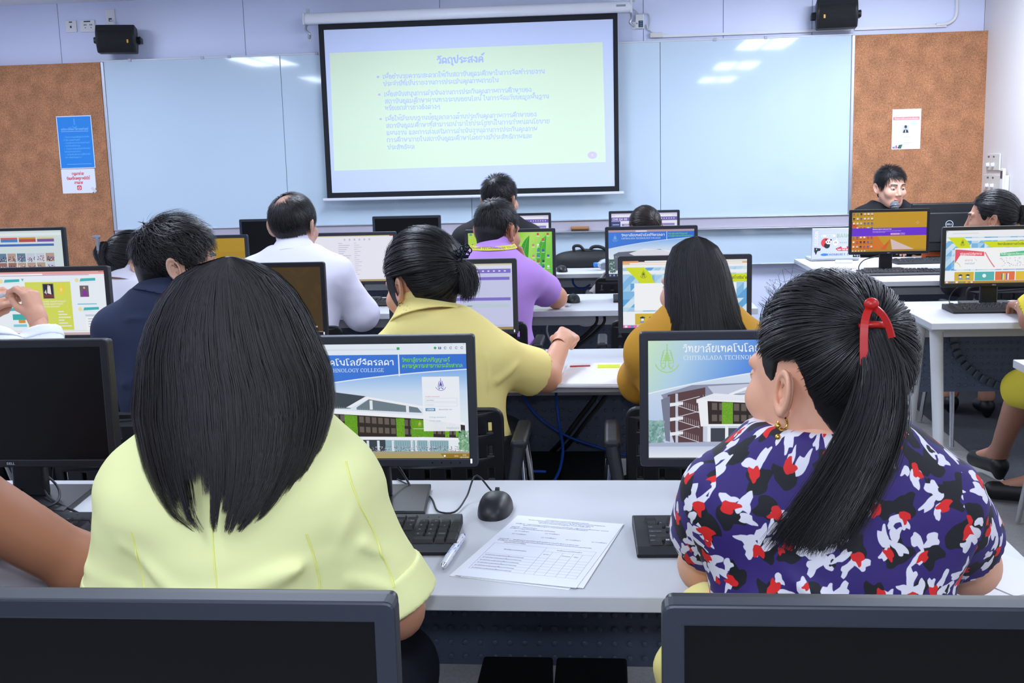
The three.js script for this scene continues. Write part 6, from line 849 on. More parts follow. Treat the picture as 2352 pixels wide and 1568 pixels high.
  part('earring', [new THREE.TorusGeometry(0.008, 0.0014, 8, 24, 4.6).rotateZ(2.6).rotateY(0.6).translate(er.x, er.y - 0.006, er.z), new THREE.SphereGeometry(0.004, 10, 8).translate(er.x - 0.006, er.y - 0.008, er.z + 0.004), new THREE.SphereGeometry(0.0038, 10, 8).translate(er.x - 0.006, er.y - 0.022, er.z + 0.004)], M.gold, P.t);
}
// neighbour whose bare arm reaches into the picture
{
  reseed(303);
  const P = person({ label: 'person mostly outside the picture whose bare arm leans on the desk', head: { p: [-0.955, 1.135, -1.4], yaw: 0.1 }, neck: [-1.03, 1.03, -1.39], chest: [-1.06, 0.91, -1.39], shL: [-1.19, 0.97, -1.38], shR: [-0.935, 0.965, -1.39], elL: [-1.24, 0.79, -1.48], elR: [-0.805, 0.783, -1.535], wrL: [-1.05, 0.785, -1.7], wrR: [-1.04, 0.785, -1.68], skin: 0xb4795a, arm: 0.052, cell: 0.009, shirt: { mat: cloth(0x8f9bb0), f: 0, e: 0.006, hem: 0.5, loose: 0.002 }, legs: { mat: cloth(0x22242c) } });
  const S = shortHair({ n: 1500, top: 0.06, side: 0.05 }); toWorld(S, P.hm); addHair(P, S, placed(scalpCap(0.006, 0), P.hm));
  const e = V(0.088, -0.03, 0.01).applyMatrix4(P.hm); part('earring', new THREE.TorusGeometry(0.01, 0.0017, 8, 28).scale(1, 1.15, 1).translate(e.x + 0.028, e.y - 0.0, e.z), M.gold, P.t);
}
// man in navy, wavy hair
{
  reseed(404);
  const P = person({ label: 'person in a dark navy shirt with short wavy hair, facing sideways', head: { p: [-1.185, 1.118, -2.93], yaw: -1.15, pitch: -0.05, s: 1.0 }, neck: [-1.21, 1.015, -2.9], chest: [-1.2, 0.885, -2.9], shL: [-1.36, 0.945, -2.9], shR: [-1.03, 0.95, -2.9], elL: [-1.385, 0.77, -2.96], elR: [-1.0, 0.78, -2.98], wrL: [-1.3, 0.787, -3.2], wrR: [-1.1, 0.787, -3.22], skin: 0xd2a48c, shirt: { mat: cloth(0x232c47, 0.9), f: 1.9, collar: 0.045, hem: 0.5, creases: [[[-1.37, 0.99, -2.8], [-1.02, 0.99, -2.8], 0.004, 0.008], [[-1.35, 0.8, -2.8], [-1.2, 0.84, -2.79], 0.005, 0.012]] }, build: 1.06, legs: { mat: cloth(0x16181f) } });
  const S = shortHair({ n: 3600, top: 0.062, side: 0.035, lift: 0.024, liftSide: 0.007, mess: 0.3, curl: 0.013, k: 9, w: 0.003, whorl: [0, 0.8, 0.55], fwd: -0.3 }); toWorld(S, P.hm); addHair(P, S, placed(scalpCap(0.007, 0), P.hm), { rough: 0.35 });
}
// man in white holding a pen, at the picture edge
{
  reseed(505);
  const P = person({ label: 'person in a white long-sleeved shirt at the picture edge, both hands on a pen', head: { p: [-1.98, 1.15, -2.98], yaw: 0.0 }, neck: [-1.97, 1.03, -2.92], chest: [-1.95, 0.9, -2.9], shL: [-2.1, 0.965, -2.9], shR: [-1.79, 0.955, -2.89], elL: [-2.12, 0.79, -3.0], elR: [-1.6, 0.77, -2.98], wrL: [-1.90, 0.98, -3.12], wrR: [-1.672, 0.955, -3.06], skin: 0xcb9478, handR: { curl: 0.72, pinch: 1, dir: [-0.28, 0.95, -0.1], palm: [-0.95, -0.2, -0.2] }, handL: { curl: 0.6, pinch: 1, dir: [0.9, 0.4, -0.1], palm: [0.1, -0.3, -0.9] }, shirt: { mat: cloth(0xe8eaf4), f: 1.82, cuff: 0.035, hem: 0.5, e: 0.016, loose: 0.016 }, build: 1.05, legs: { mat: cloth(0x1b1d24) } });
  const S = shortHair({ n: 1800 }); toWorld(S, P.hm); addHair(P, S, placed(scalpCap(0.006, 0), P.hm));
  const w = [-1.76, 1.03, -3.07]; solo('pen', [bar([-0.04, -0.01, 0], [0.035, 0.008, 0], 0.004, 0.004), bar([0.035, 0.008, 0], [0.05, 0.012, 0], 0.004, 0.001), box(0.03, 0.004, 0.003, -0.02, 0.001, 0.005)], mat(0xb9bcc0, 0.3, { metalness: 0.6 }), 'silver pen held between two hands in front of a web page', 'pen', w);
}
// woman with a bun and a white collar
{
  reseed(606);
  const P = person({ label: 'person with black hair in a clipped bun and a white collar', head: { p: [-2.035, 0.985, -4.55], yaw: -0.95, pitch: -0.3, s: 0.98 }, neck: [-2.05, 0.885, -4.5], chest: [-2.05, 0.765, -4.46], waist: [-2.05, 0.65, -4.42], hip: [-2.05, 0.57, -4.4], shL: [-2.19, 0.81, -4.47], shR: [-1.92, 0.82, -4.47], elL: [-2.22, 0.66, -4.56], elR: [-1.88, 0.66, -4.56], wrL: [-2.12, 0.78, -4.76], wrR: [-1.95, 0.78, -4.76], skin: 0xcf9f88, shirt: { mat: cloth(0xcfcbd6), f: 1.8, collar: 0.05, collarR: 0.07, hem: 0.5 }, build: 0.96, legs: { mat: cloth(0x20222a) } });
  const S = sweptHair({ tie: [-0.1, 0.15, 1], n: 2600, bulge: 0.012, off: 0.004, r: 0.14 }); toWorld(S, P.hm); const tp = V(...onSkull(unit([-0.1, 0.12, 1]), 0.02)).applyMatrix4(P.hm);
  tail(S, [[tp.x, tp.y + 0.02, tp.z, 0.02, 0.02], [tp.x - 0.02, tp.y - 0.02, tp.z + 0.01, 0.035, 0.03], [tp.x - 0.01, tp.y - 0.075, tp.z + 0.005, 0.03, 0.026], [tp.x + 0.008, tp.y - 0.13, tp.z, 0.02, 0.02]], { n: 700, k: 10, w: 0.003, wave: 0.006 });
  addHair(P, S, placed(scalpCap(0.006, 0), P.hm), { rough: 0.34 });
  part('hair_clip', [rbox(0.012, 0.07, 0.02, 0.004, tp.x - 0.02, tp.y + 0.005, tp.z + 0.026), rbox(0.03, 0.012, 0.02, 0.004, tp.x - 0.026, tp.y + 0.042, tp.z + 0.024)], mat(0x878a96, 0.35), P.t, undefined, 'grey hair clip with dark dots');
  const e = V(0.084, -0.034, 0.006).applyMatrix4(P.hm); part('earring', new THREE.SphereGeometry(0.005, 10, 8).translate(e.x, e.y, e.z), M.silver, P.t);
}
// man in white with a bald spot
{
  reseed(707);
  const P = person({ label: 'person in a white shirt with thinning dark hair and a bald spot', head: { p: [-1.295, 1.135, -4.45], yaw: -0.2, pitch: -0.08, s: 1.06 }, neck: [-1.29, 1.015, -4.42], chest: [-1.285, 0.88, -4.4], shL: [-1.46, 0.945, -4.4], shR: [-1.115, 0.945, -4.4], elL: [-1.5, 0.775, -4.5], elR: [-1.035, 0.765, -4.48], wrL: [-1.36, 0.787, -4.78], wrR: [-1.17, 0.787, -4.78], skin: 0xd0a38e, shirt: { mat: cloth(0xe6e4f2), f: 1.85, collar: 0.05, collarR: 0.07, hem: 0.48, e: 0.016, loose: 0.014, creases: [[[-1.08, 0.9, -4.32], [-1.03, 0.8, -4.36], 0.006, 0.012], [[-1.1, 0.84, -4.32], [-1.0, 0.8, -4.36], 0.005, 0.01]] }, build: 1.14, legs: { mat: cloth(0x1d1f28) } });
  const S = shortHair({ n: 5600, top: 0.05, side: 0.03, lift: 0.008, liftSide: 0.007, whorl: [-0.15, 0.82, 0.56], bald: 0.3, w: 0.002, mess: 0.12 }); toWorld(S, P.hm);
  for (const s of [0]) addHair(P, S, null, { rough: 0.36 });
}
// woman in yellow with a clipped ponytail
{
  reseed(808);
  const P = person({
    label: 'person in a yellow short-sleeved shirt with a clipped low ponytail, writing', head: { p: [-0.515, 1.045, -2.97], yaw: 0.85, pitch: -0.25, s: 1.03 }, neck: [-0.495, 0.945, -2.93], chest: [-0.455, 0.815, -2.93], waist: [-0.44, 0.68, -2.92], hip: [-0.44, 0.57, -2.9], shL: [-0.6, 0.855, -2.93], shR: [-0.315, 0.852, -2.93], elL: [-0.65, 0.74, -3.06], elR: [-0.185, 0.765, -3.08], wrL: [-0.52, 0.787, -3.3], wrR: [-0.145, 0.835, -3.3], skin: 0xe0a484, arm: 0.046, handR: { curl: 0.95, pinch: 1, dir: [0.2, 0.1, -0.95], palm: [-0.45, -0.8, 0] }, handL: { curl: 0.3 },
    shirt: { mat: cloth(0xf7e48e, 0.85), f: 0.74, e: 0.013, loose: 0.016, collar: 0.042, collarR: 0.07, hem: 0.5, cell: 0.007, noise: 0.004, creases: [[[-0.30, 0.80, -2.86], [-0.22, 0.855, -2.9], 0.006, 0.012], [[-0.32, 0.77, -2.84], [-0.33, 0.87, -2.85], 0.003, 0.006]] }, build: 1.0, wide: 1.0, legs: { mat: cloth(0x22242c) },
  });
  const S = sweptHair({ tie: [0.34, 0.06, 0.95], n: 6000, k: 10, bulge: 0.02, off: 0.006, r: 0.15, w: 0.0018, sag: 0.12, front: -0.02 }); toWorld(S, P.hm); const tp = V(...onSkull(unit([0.34, 0.06, 0.95]), 0.02)).applyMatrix4(P.hm);
  tail(S, [[tp.x - 0.004, tp.y, tp.z, 0.022, 0.02], [tp.x + 0.02, tp.y - 0.02, tp.z + 0.012, 0.034, 0.026], [tp.x + 0.03, tp.y - 0.065, tp.z + 0.012, 0.036, 0.026], [tp.x + 0.022, tp.y - 0.115, tp.z + 0.008, 0.03, 0.02]], { n: 1100, k: 12, w: 0.0026, wave: 0.008, minEnd: 0.7 });
  for (let i = 0; i < 500; i++) { const a = rr(-0.35, 0.5), pts = [], nor = []; for (let k = 0; k < 9; k++) { const t = k / 8, d = unit([-0.95, 0.35 - t * 1.15, -0.35 + a * 0.5 + t * 0.1]); const w = V(...onSkull(d, 0.012 + 0.012 * t)).applyMatrix4(P.hm); pts.push([w.x, w.y - 0.01 * t, w.z]); nor.push(unit([-0.7, 0.2, 0.6])); } S.add(pts, nor, 0.0026, shade(), 0.2); }
  addHair(P, S, Object.assign(placed(scalpCap(0.014, -0.02), P.hm), { shade: 0.8 }), { rough: 0.32 });
  const clip = []; for (let i = 0; i < 3; i++) { const cx = tp.x - 0.012 + i * 0.02, cy = tp.y + 0.004 + i * 0.012, cz = tp.z + 0.026 - i * 0.004; for (let k = 0; k < 5; k++) clip.push(new THREE.TorusGeometry(0.0075, 0.0018, 6, 14).translate(cx + Math.cos(k * 1.257) * 0.009, cy + Math.sin(k * 1.257) * 0.009, cz)); clip.push(new THREE.SphereGeometry(0.0045, 10, 8).translate(cx, cy, cz + 0.002)); } clip.push(rbox(0.06, 0.01, 0.006, 0.003, tp.x + 0.006, tp.y + 0.012, tp.z + 0.018));
  part('hair_clip', clip, mat(0x1b2430, 0.2, { metalness: 0.6 }), P.t, undefined, 'dark sparkling flower hair clip');
  const e = V(-0.084, -0.04, 0.006).applyMatrix4(P.hm); part('earring', [new THREE.TorusGeometry(0.006, 0.0014, 6, 16).translate(e.x, e.y, e.z + 0.006), new THREE.SphereGeometry(0.005, 10, 8).translate(e.x + 0.003, e.y - 0.016, e.z + 0.006)], M.gold, P.t);
}
// man in purple polo with a lanyard
{
  reseed(909);
  const P = person({ label: 'person in a purple polo shirt with a yellow lanyard, elbow on the desk', head: { p: [-0.462, 1.092, -4.52], yaw: -0.5, pitch: -0.2, s: 1.0 }, neck: [-0.475, 0.98, -4.46], chest: [-0.48, 0.85, -4.43], shL: [-0.625, 0.925, -4.44], shR: [-0.335, 0.905, -4.46], elL: [-0.66, 0.785, -4.62], elR: [-0.235, 0.79, -4.74], wrL: [-0.5, 0.787, -4.85], wrR: [-0.37, 0.93, -4.72], skin: 0xc98d6e, arm: 0.048, handR: { curl: 0.5, dir: [-0.3, 0.9, 0], palm: [-0.8, 0, 0.4] }, shirt: { mat: cloth(0xbd8ede, 0.9), f: 0.62, collar: 0.05, collarR: 0.07, e: 0.013, loose: 0.014, hem: 0.48, creases: [[[-0.36, 0.84, -4.38], [-0.29, 0.87, -4.5], 0.005, 0.012]] }, build: 1.08, legs: { mat: cloth(0x1d1f28) } });
  const S = shortHair({ n: 3000, top: 0.03, side: 0.014, lift: 0.012, liftSide: 0.004, whorl: [0.05, 0.82, 0.55], w: 0.002, mess: 0.2 }); toWorld(S, P.hm); addHair(P, S, placed(scalpCap(0.004, 0), P.hm), { rough: 0.5 });
  const lt = ctex(512, 32, (x, w, h) => { rect(x, '#e2d84a', 0, 0, w, h); latin(x, 'CHITRALADA TECHNOLOGY COLLEGE', w / 2, 23, 'bold 22px sans-serif', '#7c7a3a', 'center', 440); });
  const n = P.J.neck, g = new THREE.CylinderGeometry(0.087, 0.1, 0.016, 40, 1, true, -1.9, 3.8).rotateX(0.02).translate(n[0], n[1] + 0.058, n[2] - 0.006); part('lanyard', g, mat(0xffffff, 0.7, { map: lt, side: THREE.DoubleSide }), P.t, undefined, 'yellow printed neck lanyard');
}
// man in black
{
  reseed(1010);
  const P = person({ label: 'person in a black jacket with short black hair under the projection screen', head: { p: [-0.592, 1.168, -6.0], yaw: -0.4, pitch: -0.05, s: 1.05 }, neck: [-0.6, 1.05, -5.98], chest: [-0.61, 0.91, -5.97], shL: [-0.785, 0.965, -5.97], shR: [-0.435, 0.965, -5.98], elL: [-0.83, 0.8, -6.1], elR: [-0.38, 0.8, -6.1], wrL: [-0.7, 0.787, -6.35], wrR: [-0.5, 0.787, -6.35], skin: 0xd2a088, shirt: { name: 'jacket', mat: cloth(0x101115), f: 1.85, collar: 0.05, collarR: 0.07, e: 0.02, loose: 0.02, hem: 0.48, cell: 0.01 }, build: 1.12, legs: { mat: cloth(0x101115) } });
  const S = shortHair({ n: 2800, top: 0.045, side: 0.02, lift: 0.018, w: 0.0026, whorl: [0, 0.8, 0.6] }); toWorld(S, P.hm); addHair(P, S, placed(scalpCap(0.005, 0), P.hm), { rough: 0.45 });
}
// woman with short dark hair in the front row
{
  reseed(1111);
  const P = person({ label: 'person with a dark brown hair bun whose head shows above the college banner monitor', head: { p: [0.19, 0.99, -6.02], yaw: 0.2, pitch: -0.3, s: 0.98 }, neck: [0.19, 0.89, -5.98], chest: [0.19, 0.77, -5.95], waist: [0.19, 0.66, -5.93], hip: [0.19, 0.57, -5.9], shL: [0.05, 0.82, -5.95], shR: [0.33, 0.82, -5.95], elL: [0.0, 0.68, -6.05], elR: [0.38, 0.68, -6.05], wrL: [0.1, 0.78, -6.3], wrR: [0.28, 0.78, -6.3], skin: 0xcf9f88, shirt: { mat: cloth(0x3a3d4c), f: 1.8, hem: 0.5, cell: 0.01 }, build: 0.95, legs: { mat: cloth(0x16181f) } });
  const S = sweptHair({ tie: [0.35, 0.0, 0.95], n: 2400, bulge: 0.006, r: 0.15, w: 0.0028 }); toWorld(S, P.hm); addHair(P, S, placed(scalpCap(0.005, 0), P.hm), { rough: 0.34, color: [0.018, 0.012, 0.011] });
}
// woman with long straight hair in mustard
{
  reseed(1212);
  const P = person({ label: 'person in a mustard jumper with long straight black hair', head: { p: [0.225, 1.03, -2.955], yaw: 0.6, pitch: -0.12, s: 0.94 }, neck: [0.235, 0.94, -2.93], chest: [0.24, 0.815, -2.93], waist: [0.24, 0.68, -2.92], hip: [0.24, 0.57, -2.9], shL: [0.105, 0.865, -2.93], shR: [0.375, 0.865, -2.93], elL: [0.085, 0.76, -3.06], elR: [0.42, 0.75, -3.05], wrL: [0.17, 0.787, -3.3], wrR: [0.33, 0.787, -3.3], skin: 0xd9a994, shirt: { name: 'jumper', mat: cloth(0xc8912c, 0.95), f: 1.85, e: 0.016, loose: 0.016, hem: 0.5, creases: [[[0.05, 0.82, -2.98], [0.1, 0.80, -2.98], 0.006, 0.01]] }, build: 0.98, legs: { mat: cloth(0x22242c) } });
  const x = 0.24, z = 2.93, rows = [[1.168, 0.228, 0.004, -2.95, 0.006], [1.158, 0.226, 0.035, -2.95, 0.045], [1.138, 0.225, 0.06, -2.948, 0.08], [1.1, 0.228, 0.078, -2.942, 0.105], [1.055, 0.231, 0.088, -2.935, 0.112], [1.0, 0.238, 0.093, -2.92, 0.105], [0.96, 0.243, 0.1, -2.905, 0.092], [0.92, 0.248, 0.115, -2.89, 0.082], [0.86, 0.25, 0.12, -2.88, 0.075], [0.82, 0.25, 0.115, -2.875, 0.07]].map((r) => [r[0], r[1] - x, r[2], r[3] + z, r[4]]);
  const S = hangHair(rows, { n: 6500, t0: -0.35, t1: 3.5, k: 18, w: 0.0017, rag: 0.04, clumps: 40, clump: 0.4, wave: 0.0012 }); addHair(P, S, Object.assign(joinNets(looseCore(rows, 0.9, 0.86), placed(scalpCap(0.006, 0), P.hm)), { shade: 0.8 }), { rough: 0.3 });
}
// presenter with the microphone
{
  reseed(1313);
  const P = person({ label: 'person in a black suit facing the class and speaking into a microphone', head: { p: [1.808, 1.148, -7.36], yaw: Math.PI + 0.3, pitch: -0.12, s: 1.03 }, neck: [1.815, 1.02, -7.43], chest: [1.815, 0.885, -7.45], shL: [1.965, 0.955, -7.45], shR: [1.655, 0.955, -7.45], elL: [2.0, 0.78, -7.35], elR: [1.64, 0.78, -7.35], wrL: [1.88, 0.93, -7.25], wrR: [1.75, 0.785, -7.12], knL: [1.91, 0.52, -7.05], knR: [1.72, 0.52, -7.05], anL: [1.91, 0.1, -7.1], anR: [1.72, 0.1, -7.1], toL: [1.91, 0.04, -6.95], toR: [1.72, 0.04, -6.95], hip: [1.815, 0.57, -7.45], skin: 0xd8a48c, handL: { curl: 0.9, dir: [-0.35, 0.75, 0.4], palm: [-0.8, -0.3, 0] }, shirt: { name: 'jacket', mat: cloth(0x121318), f: 1.9, e: 0.018, hem: 0.48, neck: 0.0, vee: 0.5, loose: 0.014, cell: 0.008 }, build: 1.06, legs: { mat: cloth(0x121318) } });
  part('shirt_collar', new THREE.CylinderGeometry(0.06, 0.075, 0.055, 30, 1, true).translate(P.J.neck[0], P.J.neck[1] + 0.02, P.J.neck[2] + 0.01), mat(0xdfe3ee, 0.8, { side: THREE.DoubleSide }), P.t);
  const S = shortHair({ n: 3000, top: 0.06, side: 0.03, lift: 0.02, liftSide: 0.008, whorl: [0.45, 0.72, -0.35], w: 0.0024, mess: 0.12, front: 0.006 }); toWorld(S, P.hm); addHair(P, S, placed(scalpCap(0.007, 0.006), P.hm), { rough: 0.4 });
  const m = thing('microphone', 'black handheld microphone with a silver mesh head in front of the mouth', 'microphone', [1.8, 1.043, -7.2]);
  part('mesh_head', new THREE.SphereGeometry(0.028, 24, 18), mat(0x8b9096, 0.35, { metalness: 0.5, bumpMap: rep(fabricBump, 3, 3), bumpScale: 0.001 }), m); part('ring', new THREE.TorusGeometry(0.027, 0.004, 8, 30).rotateX(1.2).translate(0, -0.006, 0.002), mat(0x8f949a, 0.3, { metalness: 0.8 }), m); part('handle', bar([0, -0.015, 0.004], [0.03, -0.2, 0.03], 0.019, 0.013, 20), M.plastic, m);
}
// woman by the side wall
{
  reseed(1414);
  const P = person({ label: 'person with smooth black hair in profile, near the side wall switches', head: { p: [1.815, 1.045, -5.45], yaw: 1.15, pitch: -0.05, s: 1.02 }, neck: [1.83, 0.945, -5.42], chest: [1.83, 0.82, -5.4], shL: [1.69, 0.87, -5.4], shR: [1.98, 0.87, -5.4], elL: [1.66, 0.74, -5.48], elR: [2.02, 0.74, -5.48], wrL: [1.75, 0.787, -5.72], wrR: [1.92, 0.787, -5.72], anL: [1.78, 0.12, -5.86], anR: [1.93, 0.12, -5.76], toL: [1.78, 0.04, -6.02], toR: [1.95, 0.04, -5.92], skin: 0xc48c72, shirt: { mat: cloth(0x14151a), f: 1.8, hem: 0.48, cell: 0.01 }, legs: { name: 'skirt', mat: cloth(0x16171c), skirt: 0.42 }, shoes: true });
  const S = sweptHair({ tie: [0.1, -0.2, 1], n: 2800, bulge: 0.008, off: 0.004, r: 0.2, w: 0.0026 }); toWorld(S, P.hm); const tp = V(...onSkull(unit([0.1, -0.25, 1]), 0.02)).applyMatrix4(P.hm); tail(S, [[tp.x, tp.y + 0.05, tp.z, 0.03, 0.03], [tp.x + 0.012, tp.y + 0.01, tp.z + 0.005, 0.045, 0.04], [tp.x + 0.008, tp.y - 0.05, tp.z, 0.03, 0.03]], { n: 700, k: 8, w: 0.003 });
  addHair(P, S, placed(scalpCap(0.008, 0), P.hm), { rough: 0.3 });
}
// woman in the yellow dress at the picture edge
{
  reseed(1515);
  const P = person({ label: 'person in a yellow dress cut by the picture edge, hand on a keyboard', head: { p: [1.86, 1.14, -3.95], yaw: 0.1 }, neck: [1.85, 1.03, -3.92], chest: [1.83, 0.9, -3.9], hip: [1.76, 0.57, -3.88], shL: [1.66, 0.95, -3.9], shR: [1.98, 0.95, -3.9], elL: [1.50, 0.77, -4.03], elR: [2.0, 0.79, -4.0], wrL: [1.56, 0.785, -4.3], wrR: [1.85, 0.787, -4.3], knL: [1.56, 0.47, -4.26], knR: [1.72, 0.5, -4.3], anL: [1.60, 0.13, -4.60], anR: [1.66, 0.1, -4.3], toL: [1.56, 0.06, -4.76], toR: [1.5, 0.04, -4.36], skin: 0xb37c64, arm: 0.05, handL: { curl: 0.35, dir: [0.1, -0.05, -1] }, shirt: { name: 'dress', mat: cloth(0xdcc93a, 0.9), f: 0.95, e: 0.02, loose: 0.03, hem: 0.45, cell: 0.009 }, legs: { name: 'skirt', mat: cloth(0xd8c63a, 0.9), skirt: 0.4 }, shoes: true });
  const S = shortHair({ n: 1200, top: 0.07, side: 0.06 }); toWorld(S, P.hm); addHair(P, S, placed(scalpCap(0.007, 0), P.hm));
  const w = P.J.wrL, bd = []; for (let i = 0; i < 14; i++) { const a = i / 14 * 6.283; bd.push(new THREE.SphereGeometry(0.005, 8, 6).translate(w[0] + Math.cos(a) * 0.029, w[1] + Math.sin(a) * 0.027, w[2] + 0.012)); } part('bracelet', bd, mat(0xd8d4dc, 0.25, { metalness: 0.3 }), P.t);
}
// ---------------------------------------------------------------- small things on and under the desks
{
  reseed(2100);
  const form = ctex(620, 880, (x, w, h) => {
    rect(x, '#eef0f8', 0, 0, w, h); const c = '#5a5f74', T = (s, u, v, wd, k = 9) => thai(x, s, u * w, v * h, k, c, 0.16, 'left', wd * w);
    T('แบบประเมินความพึงพอใจผู้เข้ารับการอบรม', 0.3, 0.05, 0.4); T('โครงการอบรมเชิงปฏิบัติการการใช้ระบบฐานข้อมูลด้านการประกันคุณภาพ', 0.14, 0.07, 0.72); T('วิทยาลัยเทคโนโลยีจิตรลดา วันที่ ณ ห้องปฏิบัติการ', 0.24, 0.092, 0.52); T('ด้านการประกันคุณภาพการศึกษา', 0.26, 0.112, 0.48);
    T('คำชี้แจง  กรุณาตอบแบบสอบถามตามความเป็นจริง เพื่อประโยชน์ในการพัฒนางาน', 0.06, 0.15, 0.86); T('และการปรับปรุงการดำเนินงานในครั้งต่อไป', 0.14, 0.17, 0.6);
    T('ตอนที่ 1 ข้อมูลทั่วไป', 0.05, 0.21, 0.24); T('คำชี้แจง กรุณาทำเครื่องหมาย ลงในช่อง', 0.05, 0.235, 0.42); for (const [u, v] of [[0.12, 0.275], [0.4, 0.275], [0.12, 0.325], [0.4, 0.345], [0.62, 0.345], [0.85, 0.345]]) { x.strokeStyle = c; x.lineWidth = 1.5; x.strokeRect(u * w, v * h - 9, 10, 10); T('การศึกษา', u + 0.03, v, 0.1); }
    T('ตอนที่ 2 ระดับความพึงพอใจต่อการเข้ารับการอบรม', 0.05, 0.42, 0.72); T('คำชี้แจง โปรดทำเครื่องหมายลงในช่องระดับความพึงพอใจตามความเป็นจริง', 0.05, 0.445, 0.84); T('ของท่านมากที่สุด', 0.12, 0.47, 0.2);
    x.strokeStyle = '#8a90a6'; x.lineWidth = 1.5; x.strokeRect(0.05 * w, 0.49 * h, 0.9 * w, 0.4 * h); for (const u of [0.52, 0.6, 0.69, 0.78, 0.86]) { x.beginPath(); x.moveTo(u * w, (u === 0.52 ? 0.49 : 0.55) * h); x.lineTo(u * w, 0.89 * h); x.stroke(); } for (const v of [0.55, 0.65, 0.69, 0.73, 0.77, 0.81, 0.85]) { x.beginPath(); x.moveTo((v < 0.6 ? 0.52 : 0.05) * w, v * h); x.lineTo(0.95 * w, v * h); x.stroke(); if (v > 0.6) T('ความเหมาะสมของเนื้อหาการอบรม', 0.07, v + 0.03, 0.34); }
    T('หัวข้อการประเมิน', 0.18, 0.58, 0.2); T('ระดับความพึงพอใจ', 0.62, 0.525, 0.22); T('มาก', 0.54, 0.6, 0.05); T('ปานกลาง', 0.7, 0.6, 0.07); T('น้อย', 0.8, 0.6, 0.04);
  });
  const pap = mat(0xffffff, 0.85, { map: form });
  const sheet = (label, dx, dz, turn, y, m) => { const g = new THREE.BoxGeometry(0.196, 0.0008, 0.302); return solo('paper_sheet', g, m, label, 'paper', [-0.114 + dx, y, -1.738 + dz], 'printed form sheets').rotateY(turn); };
  sheet('bottom sheet of the small paper pile beside the mouse, barely showing', -0.006, 0.002, -0.275, 0.7405, M.paper);
  sheet('middle sheet of the small paper pile, corner sticking out', 0.005, 0.0, -0.215, 0.7415, M.paper);
  sheet('printed form with a table, topmost sheet of the paper pile beside the mouse', 0, 0, -0.248, 0.7425, pap);
  solo('paper_sheet', new THREE.BoxGeometry(0.12, 0.001, 0.21), M.paper, 'blank white sheet by the elbow of the floral dress', 'paper', [0.575, 0.7408, -1.675], 'printed form sheets').rotateY(0.5);
  // pen
  const pt = ctex(128, 64, (x, w, h) => { rect(x, '#e8eaf2', 0, 0, w, h); for (let i = 0; i < 26; i++) { x.fillStyle = ['#7fa8e8', '#e89ac0', '#8fd0e8', '#5a7fd0'][i % 4]; x.beginPath(); x.ellipse(20 + rnd() * 90, rnd() * h, rr(2, 7), rr(2, 4), rnd() * 3, 0, 7); x.fill(); } });
  const p = thing('pen', 'white pen with blue and pink print and a blue button, beside the keyboard', 'pen', [-0.2615, 0.7475, -1.7165]); p.rotation.y = -0.09;
  part('barrel', move(cyl(0.0062, 0.0062, 0.095, 18), 0, 0, -0.012, Math.PI / 2), mat(0xffffff, 0.4, { map: pt }), p); part('grip', move(cyl(0.0068, 0.0058, 0.035, 18), 0, 0, 0.053, -Math.PI / 2), phys(0xdfe3ea, 0.3), p); part('tip', move(cyl(0.0015, 0.005, 0.012, 14), 0, 0, 0.0755, Math.PI / 2), M.chrome, p); part('button', move(cyl(0.0036, 0.0036, 0.012, 12), 0, 0, -0.065, Math.PI / 2), mat(0x2a36b0, 0.4), p); part('clip', rbox(0.004, 0.003, 0.04, 0.001, 0.003, 0.007, -0.036), M.white, p);
  // booklet, sticky note and red pencil beside the fist
  const b = thing('booklet', 'white spiral booklet lying open beside the fist of the woman in yellow', 'booklet', [-0.04, 0.74, -3.215]); b.rotation.y = -0.06;
  part('pages', extrude((() => { const s = new THREE.Shape(); s.moveTo(-0.105, -0.165); s.lineTo(0.09, -0.165); s.lineTo(0.08, 0.175); s.lineTo(-0.1, 0.175); return s; })(), 0.008, 0.001).rotateX(-Math.PI / 2).scale(1, 1, 1), M.paper, b); part('cover', box(0.19, 0.0012, 0.33, -0.01, 0.0006, 0.0), mat(0xb8bcd0, 0.6), b); part('open_leaf', move(new THREE.BoxGeometry(0.185, 0.0006, 0.32), -0.008, 0.0105, 0.0, 0.006), M.paper, b);
  solo('sticky_note', move(new THREE.BoxGeometry(0.068, 0.0006, 0.055), 0, 0, 0), mat(0xd8e032, 0.8), 'lime yellow sticky note on the open booklet', 'sticky note', [-0.008, 0.7518, -3.315]);
  solo('pencil', [bar([-0.03, 0, 0.0], [0.032, 0, -0.008], 0.0022, 0.0022, 8)], mat(0xc83a34, 0.5), 'thin red pencil lying along the edge of the booklet', 'pencil', [-0.096, 0.7535, -3.31]);
  // memory stick
  const u = thing('memory_stick', 'small clear and silver memory stick beside the mouse of the man in purple', 'memory stick', [-0.186, 0.7455, -4.83]); u.rotation.y = -0.14; part('body', rbox(0.018, 0.009, 0.05, 0.003, 0, 0, 0.01), mat(0xc9bfcf, 0.3), u); part('plug', rbox(0.012, 0.005, 0.018, 0.001, 0, 0, -0.022), M.chrome, u); part('loop', new THREE.TorusGeometry(0.004, 0.0012, 6, 14).rotateX(Math.PI / 2).translate(0, 0, 0.038), M.chrome, u);
  // bottle lying on its side
  const bt = ctex(256, 64, (x, w, h) => { rect(x, '#e4eaf4', 0, 0, w, h); x.strokeStyle = '#2f62b8'; x.lineWidth = 5; for (let i = 0; i < 6; i++) { x.beginPath(); x.arc(20 + i * 42, 34, 13, 0, 4.6); x.stroke(); } rect(x, '#3f86d8', 0, 0, w, 9); });
  const w = thing('water_bottle', 'clear water bottle with a blue cap and printed label lying on its side', 'bottle', [-0.03, 0.774, -6.42]); w.rotation.y = 0.35;
